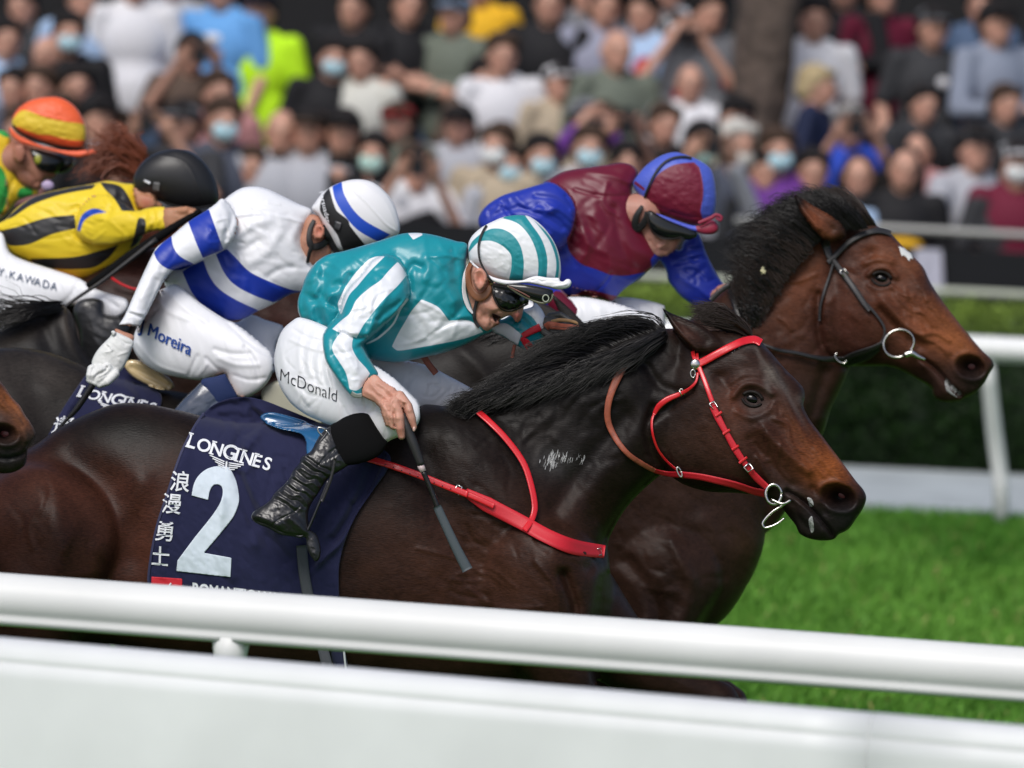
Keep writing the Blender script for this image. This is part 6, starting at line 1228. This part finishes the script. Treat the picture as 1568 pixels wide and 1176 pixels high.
o, s = solid(PB, 'breeches', M_breech, DB, 1.8, [(790,450),(848,458),(868,455),(894,455),(919,459),(950,467),(980,478),(1000,490),(1004,506),(985,520),(930,530),(860,540),(800,520)], k=.7, zc=-80, cap=50, more=[([(934,458),(950,455),(975,457),(1006,464),(1035,476),(1062,492),(1066,510),(1050,522),(980,520),(940,500)], dict(k=.6, zc=50, cap=40))], wr=[(.9, 8, 24, -.3, 291)])
o, s = solid(PB, 'boot', M_boot, DB, 2, [(960,500),(990,500),(1000,520),(980,560),(940,610),(900,660),(860,700),(840,690),(870,640),(920,570),(940,520)], k=.7, zc=-125, cap=24)
capm = ZM([(230,470),(185,410),(170,360),(182,325),(215,280),(270,215),(330,165),(400,120),(470,90),(550,76),(620,90),(690,115),(770,150),(840,195),(880,240),(905,320),(918,420),(920,520),(908,610),(890,660),(860,700),(800,730),(700,730),(560,690),(420,640),(300,575)])
hl, H5 = solid(PB, 'helmet', None, DB, 1.4, capm, k=.92, zc=-10, cap=62, ridges=[(ZM([(720,170),(780,230),(805,400),(785,640)]), 1.2, 1.6), (ZM([(300,520),(500,610),(700,660),(880,660)]), -1.2, 2)], wr=[(.6, 9, 6, .3, 301)],
    masks=[[ZM([(722,168,1),(620,176),(540,192),(460,232),(390,285),(335,370),(290,450),(258,560,1),(330,600),(500,680),(700,740),(900,740,1),(920,660,1),(800,675,1),(782,600),(800,500),(805,400),(792,300),(770,215,1)]), ZM([(190,335,1),(280,405),(270,425,1),(180,360,1)])]])
hl.data.materials.append(satin('maroon and blue cap silk', (.07, .11, .52), [(.15, .005, .025)], .5))
pk, H6 = solid(PB, 'cap_peak', mmat('cap peak silk', (.07, .1, .55), [(.28, .02, .05)], rough=.5), DB, 1.3, ZM([(380,630),(440,645),(560,690),(660,725),(740,740),(800,730),(850,700),(890,690),(925,720),(940,755),(930,790),(890,812),(820,815),(760,800),(680,780),(560,735),(450,690)]), k=1, zc=-36, cap=22, masks=[[ZM([(760,700),(740,760),(790,830),(960,830),(960,680)])]])
put('cap_bow', strapV(ZM([(760,715),(820,690),(880,665),(920,640),(965,660),(955,690),(915,665)]), [5, 6, 6, 5, 5, 4, 4], DB, None, 0, 2.4, -48), mat('maroon ribbon', (.24, .01, .04), rough=.5), hl)
put('helmet_elastic', strapV(ZM([(268,515),(285,455),(320,370),(370,270),(430,190),(500,140),(570,120),(640,118),(700,130)]), 3.4, DB, [H5], 2.4, 1.6), M_strap, PB)
put('chin_guard', strapV(ZM([(258,560),(225,610),(200,660),(190,720),(205,770),(250,740),(285,680),(295,610)]), [5, 8, 10, 11, 11, 11, 10, 5], DB, [b], 4, 3), M_strap, PB)
gl, G5 = solid(PB, 'goggles', M_lens, DB, 1.1, ZM([(295,620),(330,600),(400,640),(500,690),(600,730),(700,770),(750,800),(740,840),(690,865),(640,865),(600,850),(540,858),(450,850),(380,820),(325,760),(300,690)]), k=.75, zc=lambda x, y: np.minimum(b.near(x, y), -36) - 2, cap=11)
put('frame', strapV(ZM([(300,640),(310,710),(345,790),(410,840),(480,858),(560,855),(610,840)]), 2.4, DB, [G5, b], 1, 2), M_frame, gl)
PB = b.finish(PB, 'person', M_skin, colm); tag_B(PB)
# ================================================================ THE CROWD
def rcone(p, q, r0, r1, n=14):
    p, q = np.array(p, float), np.array(q, float); L = np.linalg.norm(q - p) + 1e-9; ts = [(-r0 * math.cos(a), r0 * math.sin(a)) for a in np.linspace(0, math.pi / 2, 5)[:-1]] + [(L * t, r0 + (r1 - r0) * t) for t in np.linspace(0, 1, 4)] + [(L + r1 * math.sin(a), r1 * math.cos(a)) for a in np.linspace(0, math.pi / 2, 5)[1:]]
    d = (q - p) / L; return tubeV([p + d * t for t, _ in ts], [max(r, .002) for _, r in ts], n)
def blob(name, shapes, voxel, sm=4):
    """fuse overlapping shapes into one smooth continuous skin"""
    V, Fc = join(shapes); me = bpy.data.meshes.new('tmp'); me.from_pydata(V.tolist(), [], Fc); me.update()
    o = bpy.data.objects.new('tmp', me); COL.objects.link(o)
    m = o.modifiers.new('r', 'REMESH'); m.mode = 'VOXEL'; m.voxel_size = voxel; m.use_smooth_shade = True
    m = o.modifiers.new('s', 'SMOOTH'); m.iterations = sm; m.factor = .5
    bpy.context.view_layer.update(); dg = bpy.context.evaluated_depsgraph_get(); out = bpy.data.meshes.new_from_object(o.evaluated_get(dg)); out.name = name
    bpy.data.objects.remove(o); bpy.data.meshes.remove(me); out.polygons.foreach_set('use_smooth', [True] * len(out.polygons)); return out
def ell(c, r): return ellV(c, r, 18, 12)
# arm poses: shoulder, elbow, wrist of the right-hand side (x > 0), y < 0 is towards the track
POSES = {'stand': [(.17, 0, 1.38), (.23, .03, 1.10), (.21, -.10, .88)], 'phone': [(.17, 0, 1.38), (.25, -.16, 1.20), (.10, -.33, 1.50)], 'lean': [(.17, -.04, 1.34), (.27, -.20, 1.10), (.09, -.34, 1.06)],
         'fold': [(.17, 0, 1.38), (.25, -.06, 1.12), (-.04, -.20, 1.15)], 'up': [(.17, 0, 1.40), (.33, -.08, 1.48), (.12, -.10, 1.66)], 'glass': [(.17, 0, 1.38), (.27, -.18, 1.26), (.08, -.17, 1.54)]}
def hand(w, e, sgn):
    w, e = np.array(w), np.array(e); d = (w - e) / np.linalg.norm(w - e); s = np.cross(d, [0, 1.0, 0]); s /= np.linalg.norm(s) + 1e-6; out = [rcone(w, w + d * .07, .028, .034, 10)]
    for k, l in zip((-1.5, -.5, .5, 1.5), (.062, .075, .07, .052)):
        a = w + d * .085 + s * .017 * k; b_ = a + d * l * .6 + [0, -.012, 0]; out += [rcone(a, b_, .0105, .0095, 8), rcone(b_, b_ + d * l * .3 + [0, -.03, 0], .0095, .008, 8)]
    a = w + d * .03 - s * .03; out.append(rcone(a, a + d * .045 - s * .025 + [0, -.01, 0], .012, .009, 8)); return out
PMESH = {}
def person_meshes(pose):
    if pose in PMESH: return PMESH[pose]
    sh, el_, wr = POSES[pose]; mir = lambda p: (-p[0], p[1], p[2]); arm = [(sh, el_, wr)]
    arm.append((mir(sh), mir(el_), mir(wr))) if pose != 'fold' else arm.append((mir(sh), (-.25, -.08, 1.10), (.05, -.23, 1.10)))
    B = [ell((0, -.005, 1.56), (.074, .094, .112)), ell((0, -.045, 1.50), (.052, .05, .058)), rcone((0, .02, 1.50), (0, .02, 1.38), .056, .062), ell((0, -.102, 1.545), (.013, .02, .022)), ell((0, -.09, 1.575), (.05, .02, .012)), ell((0, -.088, 1.502), (.024, .014, .012)), ell((.076, .005, 1.55), (.01, .018, .03)), ell((-.076, .005, 1.55), (.01, .018, .03)),
         ell((0, .01, 1.22), (.15, .095, .2)), ell((0, .01, .98), (.14, .095, .14))]
    for a, b_, c in arm: B += [rcone(a, b_, .045, .036), rcone(b_, c, .036, .026)] + hand(c, b_, 1)
    for s in (-1, 1): B += [rcone((s * .08, .01, .92), (s * .10, 0, .5), .075, .055), rcone((s * .10, 0, .5), (s * .11, .02, .09), .052, .036), rcone((s * .11, .02, .04), (s * .12, -.16, .035), .036, .03)]
    body = blob('person', B, .011, 3)
    S = [ell((0, .01, 1.24), (.175, .118, .20)), ell((0, .01, 1.03), (.158, .115, .18)), rcone((-.15, .01, 1.37), (.15, .01, 1.37), .062, .062), rcone((-.07, .015, 1.42), (.07, .015, 1.42), .045, .045), rcone((0, 0, .90), (0, 0, .98), .14, .14)]
    for a, b_, c in arm: m_ = tuple(np.array(a) + (np.array(b_) - a) * .80); S.append(rcone(a, m_, .062, .058))
    shirt = blob('shirt', S, .014, 4)
    L = S + []
    for a, b_, c in arm: L += [rcone(a, b_, .064, .054), rcone(b_, tuple(np.array(b_) + (np.array(c) - b_) * .88), .052, .040)]
    jacket = blob('jacket', L, .014, 4)
    T = [ell((0, .01, .92), (.155, .12, .12))] + [r for s in (-1, 1) for r in (rcone((s * .085, .01, .9), (s * .105, 0, .5), .092, .07), rcone((s * .105, 0, .5), (s * .112, .02, .12), .068, .056))]
    PMESH[pose] = (body, shirt, jacket, blob('trousers', T, .016, 4)); return PMESH[pose]
def headgear():
    hair = blob('hair', [ell((0, .018, 1.603), (.087, .101, .097)), ell((0, .05, 1.54), (.085, .075, .085)), rcone((-.05, -.074, 1.642), (.05, -.074, 1.640), .024, .026), rcone((-.078, -.03, 1.62), (-.08, 0, 1.56), .018, .014), rcone((.078, -.03, 1.62), (.08, 0, 1.56), .018, .014)], .008, 3)
    long_ = blob('hair', [ell((0, .022, 1.595), (.086, .096, .094)), ell((0, .055, 1.53), (.09, .07, .1)), rcone((-.08, .02, 1.56), (-.085, .03, 1.38), .035, .03), rcone((.08, .02, 1.56), (.085, .03, 1.38), .035, .03), rcone((0, .07, 1.55), (0, .08, 1.35), .07, .06)], .009, 3)
    cap = blob('cap', [ell((0, .012, 1.61), (.088, .104, .078)), ell((0, -.115, 1.615), (.066, .06, .010)), ell((0, .012, 1.687), (.01, .01, .008))], .007, 2)
    hat = blob('hat', [ell((0, .005, 1.635), (.086, .1, .07)), ell((0, .005, 1.61), (.15, .155, .012))], .008, 2)
    mask = blob('mask', [ell((0, -.068, 1.512), (.062, .05, .056))], .007, 2)
    beard = blob('beard', [ell((0, -.06, 1.488), (.062, .052, .052))], .008, 2)
    return dict(hair=hair, long=long_, cap=cap, hat=hat, mask=mask, beard=beard)
HG = headgear()
CM = {}
def cm(name, c, **k):
    if name not in CM: CM[name] = mat(name, c, rough=k.get('rough', .75), spec=.25)
    return CM[name]
def skin_attr(me):
    v = np.zeros(len(me.vertices) * 3, np.float32); me.vertices.foreach_get('co', v); v = v.reshape(-1, 3); c = np.tile(np.array((.52, .285, .205)), (len(v), 1))
    def spot(x, y, z, r, col, s=1):
        nonlocal c
        w = s * np.exp(-(((v - (x, y, z)) / r)**2).sum(1)); c = c * (1 - w[:, None]) + np.array(col) * w[:, None]
    for q in (-1, 1): spot(q * .032, -.092, 1.565, (.014, .03, .007), (.01, .008, .007)); spot(q * .033, -.095, 1.588, (.02, .03, .005), (.02, .015, .012)); spot(q * .045, -.08, 1.525, (.02, .03, .02), (.58, .24, .18), .6)
    spot(0, -.1, 1.502, (.022, .03, .006), (.28, .08, .07))
    at = me.color_attributes.new('col', 'FLOAT_COLOR', 'POINT'); c4 = np.ones((len(v), 4), np.float32); c4[:, :3] = c; at.data.foreach_set('color', c4.ravel())
M_cskin = [mat('spectator skin %s' % n, 'col', rough=.6, var=0) for n in ('fair',)]
M_cskin[0].node_tree.nodes['Principled BSDF'].inputs['Roughness'].default_value = .6
def child(name, me, m, par):
    if name in ('hair',): me = me
    o = bpy.data.objects.new(name, me); COL.objects.link(o); o.parent = par
    if not me.materials: me.materials.append(m)
    o.material_slots[0].link = 'OBJECT'; o.material_slots[0].material = m; return o
def head_to_row(px, py):
    best = None
    for k in range(NR):
        y = ROWY(k); d = W_ + (px - 784) / F * R_ - (py - 588) / F * U_; p = CAM + d * (y / d[1]); s = (p[2] - ROWZ(k)) / 1.56
        if best is None or abs(s - 1) < abs(best[2] - 1): best = (k, p, s)
    return best
HAIRC = {'black': (.012, .01, .01), 'brown': (.05, .03, .02), 'grey': (.22, .21, .2), 'white': (.5, .48, .44), 'blond': (.38, .3, .17), 'pinkish': (.5, .05, .13)}
CLOTH = {'black': (.012, .012, .014), 'charcoal': (.035, .036, .04), 'navy': (.012, .018, .05), 'white': (.66, .66, .69), 'cream': (.55, .55, .5), 'light grey': (.38, .39, .43), 'grey': (.16, .165, .18), 'grey-green': (.13, .15, .12), 'sky blue': (.13, .34, .68), 'pale blue': (.35, .48, .68), 'hi-vis yellow': (.5, .85, .02), 'golden yellow': (.75, .42, .02), 'red': (.38, .012, .02),
         'maroon': (.13, .01, .03), 'purple': (.13, .035, .24), 'royal blue': (.02, .06, .42), 'lavender grey': (.27, .28, .36), 'brown': (.09, .06, .045), 'olive': (.12, .12, .06), 'denim': (.07, .11, .19), 'beige': (.4, .33, .24), 'slate': (.07, .08, .11), 'dark green': (.02, .06, .045), 'plaid grey': (.22, .25, .32), 'dusty pink': (.42, .2, .2)}
used_labels = set()
def spectator(px, py, cloth, kind='shirt', pose='stand', hair='black', gear=None, mask=None, turn=0, extra=None, beard=False, desc=None, scale=None):
    if cloth in ('charcoal', 'black', 'slate') and not desc and int(px * 3 + py) % 6 < 1: cloth = ('light grey', 'cream', 'grey', 'white', 'pale blue', 'beige', 'denim')[int(px + py) % 7]
    k, p, s = head_to_row(px, py)
    if scale: s = scale
    meshes = person_meshes(pose); body = meshes[0]
    if not body.color_attributes: skin_attr(body); body.materials.append(M_cskin[0])
    root = bpy.data.objects.new('person', body); COL.objects.link(root)
    root.location = (p[0], ROWY(k) - (.12 if pose == 'lean' else 0), p[2] - 1.56 * s if scale else ROWZ(k)); root.scale = (s * 1.1, s * 1.08, s); root.rotation_euler.z = math.radians(turn + ((px * 37 + py * 11) % 61 - 30) * .8); root.rotation_euler.y = math.radians(((px * 13 + py * 7) % 17 - 8) * .5)
    child('jacket' if kind == 'jacket' else 'shirt', meshes[2] if kind == 'jacket' else meshes[1], cm(cloth + ' cloth', CLOTH[cloth]), root)
    child('trousers', meshes[3], cm(('charcoal', 'navy', 'denim', 'black')[int(px * 7) % 4] + ' cloth', CLOTH[('charcoal', 'navy', 'denim', 'black')[int(px * 7) % 4]]), root)
    if gear != 'bald': child('hair', HG['long' if hair.startswith('long') else 'hair'], cm(hair.split()[-1] + ' hair', HAIRC[hair.split()[-1]]), root)
    if gear and gear != 'bald':
        c, g = gear.rsplit(' ', 1); child(g, HG[g], cm(c + ' cloth', CLOTH[c]), root)
    if mask: child('face_mask', HG['mask'], cm(mask + ' mask', {'blue': (.42, .62, .70), 'white': (.68, .7, .7), 'black': (.015, .015, .017), 'pale green': (.45, .66, .6)}[mask]), root)
    if beard: child('beard', HG['beard'], cm('white hair', HAIRC['white']), root)
    what = {'phone': 'holding up a phone', 'lean': 'leaning on the rail', 'fold': 'with folded arms', 'up': 'with both hands on the head', 'glass': 'looking through binoculars', 'stand': ''}[pose]
    txt = 'spectator in %s %s' % (cloth, kind if kind == 'jacket' else 'top') if not desc else desc
    if not desc:
        if mask: txt += ' and %s mask' % mask
        if gear: txt += ', bald' if gear == 'bald' else ', %s' % gear
        elif hair not in ('black',): txt += ', %s hair' % hair
        if what: txt += ', ' + what
    PEOPLE.append([root, txt, px, py, k])
    if pose in ('phone', 'glass'):
        wr = POSES[pose][2]; q = root.matrix_basis @ Vector((0, -.40 if pose == 'phone' else -.2, 1.58 if pose == 'phone' else 1.565)); w = (.038, .005, .075) if pose == 'phone' else (.06, .05, .026)
        if pose == 'phone': V, Fc = boxV(-np.array(w), np.array(w))
        else: V, Fc = join([rcone((-.035, -.06, 0), (-.035, .05, 0), .03, .02), rcone((.035, -.06, 0), (.035, .05, 0), .03, .02), rcone((-.03, 0, 0), (.03, 0, 0), .015, .015)])
        o = mk('phone' if pose == 'phone' else 'binoculars', V + np.array(q), Fc, cm('dark plastic', (.015, .015, .018), rough=.3), None, pose != 'phone')
        HELD.append([o, 'dark ' + ('phone' if pose == 'phone' else 'binoculars'), root])
    return root
PEOPLE, HELD = [], []
S = spectator
# front rows, left to right as the photograph shows them
S(55, 82, 'charcoal', 'jacket', gear='bald', turn=-10); S(106, 52, 'black', 'jacket', mask='blue', hair='black'); S(45, 132, 'grey', hair='brown'); S(8, 135, 'slate'); S(146, 132, 'navy', hair='black', turn=20); S(5, 60, 'pale blue'); S(160, 182, 'black', gear='black cap', turn=15)
S(222, -28, 'white'); S(250, -30, 'light grey', 'jacket'); S(290, 82, 'brown', pose='phone'); S(345, -18, 'sky blue'); S(404, 18, 'hi-vis yellow', gear='navy cap', desc='steward in bright hi-vis yellow vest and dark cap, high in the crowd', scale=1.08); S(486, 88, 'black', mask='blue'); S(345, 142, 'dusty pink', hair='brown'); 
S(545, 92, 'cream', desc='spectator in plain off-white t-shirt, upper row left of centre'); S(275, 190, 'charcoal', gear='grey cap', pose='phone'); S(345, 186, 'slate', mask='blue', hair='brown'); S(415, 200, 'light grey', gear='bald', turn=-12); S(462, 200, 'light grey', gear='brown cap'); S(514, 203, 'black', gear='black cap'); S(546, 234, 'charcoal', 'jacket', mask='pale green'); S(612, 188, 'grey-green', 'jacket', gear='red cap', hair='brown'); S(690, 192, 'charcoal', 'jacket', gear='black cap')
S(630, 252, 'white', pose='phone', hair='brown'); S(742, 222, 'slate', 'jacket', mask='white', hair='brown'); S(784, 252, 'black', mask='blue'); S(686, 22, 'grey-green', 'jacket', gear='pale blue cap', pose='fold'); S(755, -20, 'golden yellow'); S(790, 85, 'white', hair='brown', turn=10); S(726, 118, 'brown', turn=25); S(856, 126, 'beige', gear='white cap'); S(868, 185, 'purple', 'jacket', gear='grey hat', pose='glass')
S(890, 226, 'light grey', mask='blue', hair='brown'); S(944, 190, 'beige', pose='phone', hair='brown'); S(951, 78, 'grey-green', 'jacket', gear='bald'); S(912, 8, 'lavender grey', 'jacket'); S(1046, 52, 'red', gear='white cap', pose='glass'); S(1064, 128, 'white', gear='bald', desc='bald spectator in clean white shirt below the red-shirted one'); S(1066, 222, 'charcoal', 'jacket', mask='pale green', pose='phone'); S(1120, 180, 'black', gear='black cap')
S(1144, 222, 'slate', 'jacket', hair='white', beard=True, desc='white-haired bearded spectator in dark jacket near the maroon rider'); S(1248, 132, 'navy', 'jacket', hair='blond', turn=60); S(1222, 232, 'purple', mask='blue', turn=30, hair='brown'); S(1316, 194, 'royal blue', hair='grey', pose='phone', turn=15); S(1380, 258, 'black', hair='long black', desc='long-haired spectator in black top with yellow print behind the bay head'); S(1430, 232, 'dusty pink', hair='long black'); S(1408, 160, 'charcoal', hair='black')
S(1418, 42, 'charcoal', gear='grey cap', desc='spectator in charcoal tee with round logo and grey cap'); S(1480, 228, 'light grey', gear='charcoal cap', pose='lean', scale=1.12, desc='spectator in grey and white raglan shirt leaning on the barrier'); S(1562, 250, 'maroon', gear='white cap', mask='white'); S(1545, 38, 'plaid grey', 'jacket', gear='black cap', pose='fold'); S(1284, -20, 'black', 'jacket', pose='fold'); S(1352, -6, 'maroon', 'jacket'); S(1240, 30, 'black'); S(1490, 8, 'denim', 'jacket'); S(1545, 160, 'charcoal', hair='brown'); 
S(600, 5, 'black', pose='fold'); S(515, 10, 'black', 'jacket'); S(835, 5, 'black', 'jacket'); S(880, -10, 'grey', 'jacket'); S(985, 20, 'pale blue'); S(1035, -15, 'light grey'); S(1110, 20, 'grey', 'jacket'); S(1010, 190, 'black', hair='brown'); S(1180, 60, 'olive'); S(130, 0, 'black', 'jacket'); S(60, 10, 'charcoal'); S(20, 200, 'dusty pink', hair='brown'); S(80, 215, 'charcoal'); S(110, 180, 'light grey', hair='brown'); S(210, 205, 'slate', 'jacket', hair='brown'); 
S(835, 240, 'slate', mask='blue'); S(660, 268, 'black', 'jacket'); S(735, 300, 'maroon', 'jacket'); S(585, 262, 'light grey', hair='brown'); S(380, 255, 'light grey', hair='brown'); S(450, 262, 'light grey', 'jacket', hair='black', turn=-15); S(500, 266, 'slate'); S(295, 255, 'grey'); S(330, 262, 'dusty pink', hair='brown'); S(232, 262, 'cream', 'jacket', gear='grey cap'); S(190, 248, 'dusty pink', hair='brown'); S(140, 250, 'grey', 'jacket'); S(990, 250, 'grey', 'jacket'); S(1030, 262, 'light grey'); S(940, 262, 'slate'); S(1110, 262, 'black', 'jacket'); S(1180, 262, 'charcoal', 'jacket'); S(1270, 262, 'navy'); S(1330, 270, 'charcoal', hair='long black'); S(1530, 262, 'charcoal', turn=20)

# logos the photograph shows on two tops
def logo(root, m, c, r):
    V, Fc = ellV(c, r, 14, 8); me = bpy.data.meshes.new('print'); me.from_pydata(np.array(V).tolist(), [], Fc); o = bpy.data.objects.new('shirt_print', me); COL.objects.link(o); o.parent = root; me.materials.append(m)
for root, txt, px, py, k in PEOPLE:
    if (px, py) == (1418, 42): logo(root, cm('white cloth', CLOTH['white']), (0.05, -.105, 1.26), (.03, .012, .03))
    if (px, py) == (1380, 258): logo(root, cm('golden yellow cloth', CLOTH['golden yellow']), (0, -.1, 1.16), (.1, .02, .035))
    if (px, py) == (345, -18): logo(root, cm('white cloth', CLOTH['white']), (0, -.1, 1.28), (.05, .02, .03))
# every spectator's label singles it out: look first, neighbours when looks repeat
BY = [((72, 190), 'orange-capped rider'), ((270, 270), 'black helmet'), ((545, 330), 'white cap with blue stripe'), ((400, 100), 'hi-vis steward'), ((790, 380), 'striped teal cap'), ((1035, 290), 'maroon and blue cap'), ((1270, 310), "bright bay horse's ears"), ((1440, 480), "bright bay horse's nose"), ((1046, 60), 'red top'), ((755, 30), 'golden yellow top'), ((235, 60), 'tall white top')]
ROWN = ['front row', 'second row', 'third row', 'fourth row', 'fifth row', 'sixth row', 'seventh row', 'back row']
from collections import defaultdict
grp = defaultdict(list)
for r in PEOPLE: grp[r[1]].append(r)
for txt, L in grp.items():
    seen = set()
    for r in sorted(L, key=lambda r: r[2]):
        lab = txt
        if len(L) > 1 or (txt.startswith('spectator in') and len(txt.split()) <= 8 and 'row' not in txt):
            near = min(BY, key=lambda q: abs(q[0][0] - r[2])); side = 'left of' if r[2] < near[0][0] - 12 else 'right of' if r[2] > near[0][0] + 12 else 'above'
            lab = '%s, %s, %s the %s' % (txt, ROWN[r[4]], side, near[1])
            if lab in seen: lab = '%s, %s, further %s the %s' % (txt, ROWN[r[4]], side, near[1])
            if lab in seen: lab = '%s, %s, furthest %s the %s' % (txt, ROWN[r[4]], side, near[1])
            seen.add(lab)
        w = lab.split()
        if len(w) > 16: lab = ' '.join(w).replace('spectator in ', '').replace(' and ', ', '); w = lab.split()
        tag(r[0], ' '.join(w[:16]), 'person', 'spectators packed on the terrace'); r[1] = lab
for o, what, root in HELD:
    t = root['label'].replace('spectator in ', '').replace(', holding up a phone', '').replace(', looking through binoculars', '')
    tag(o, ' '.join(('%s held by the one in %s' % (what, t)).split()[:16]), 'phone' if 'phone' in what else 'binoculars')
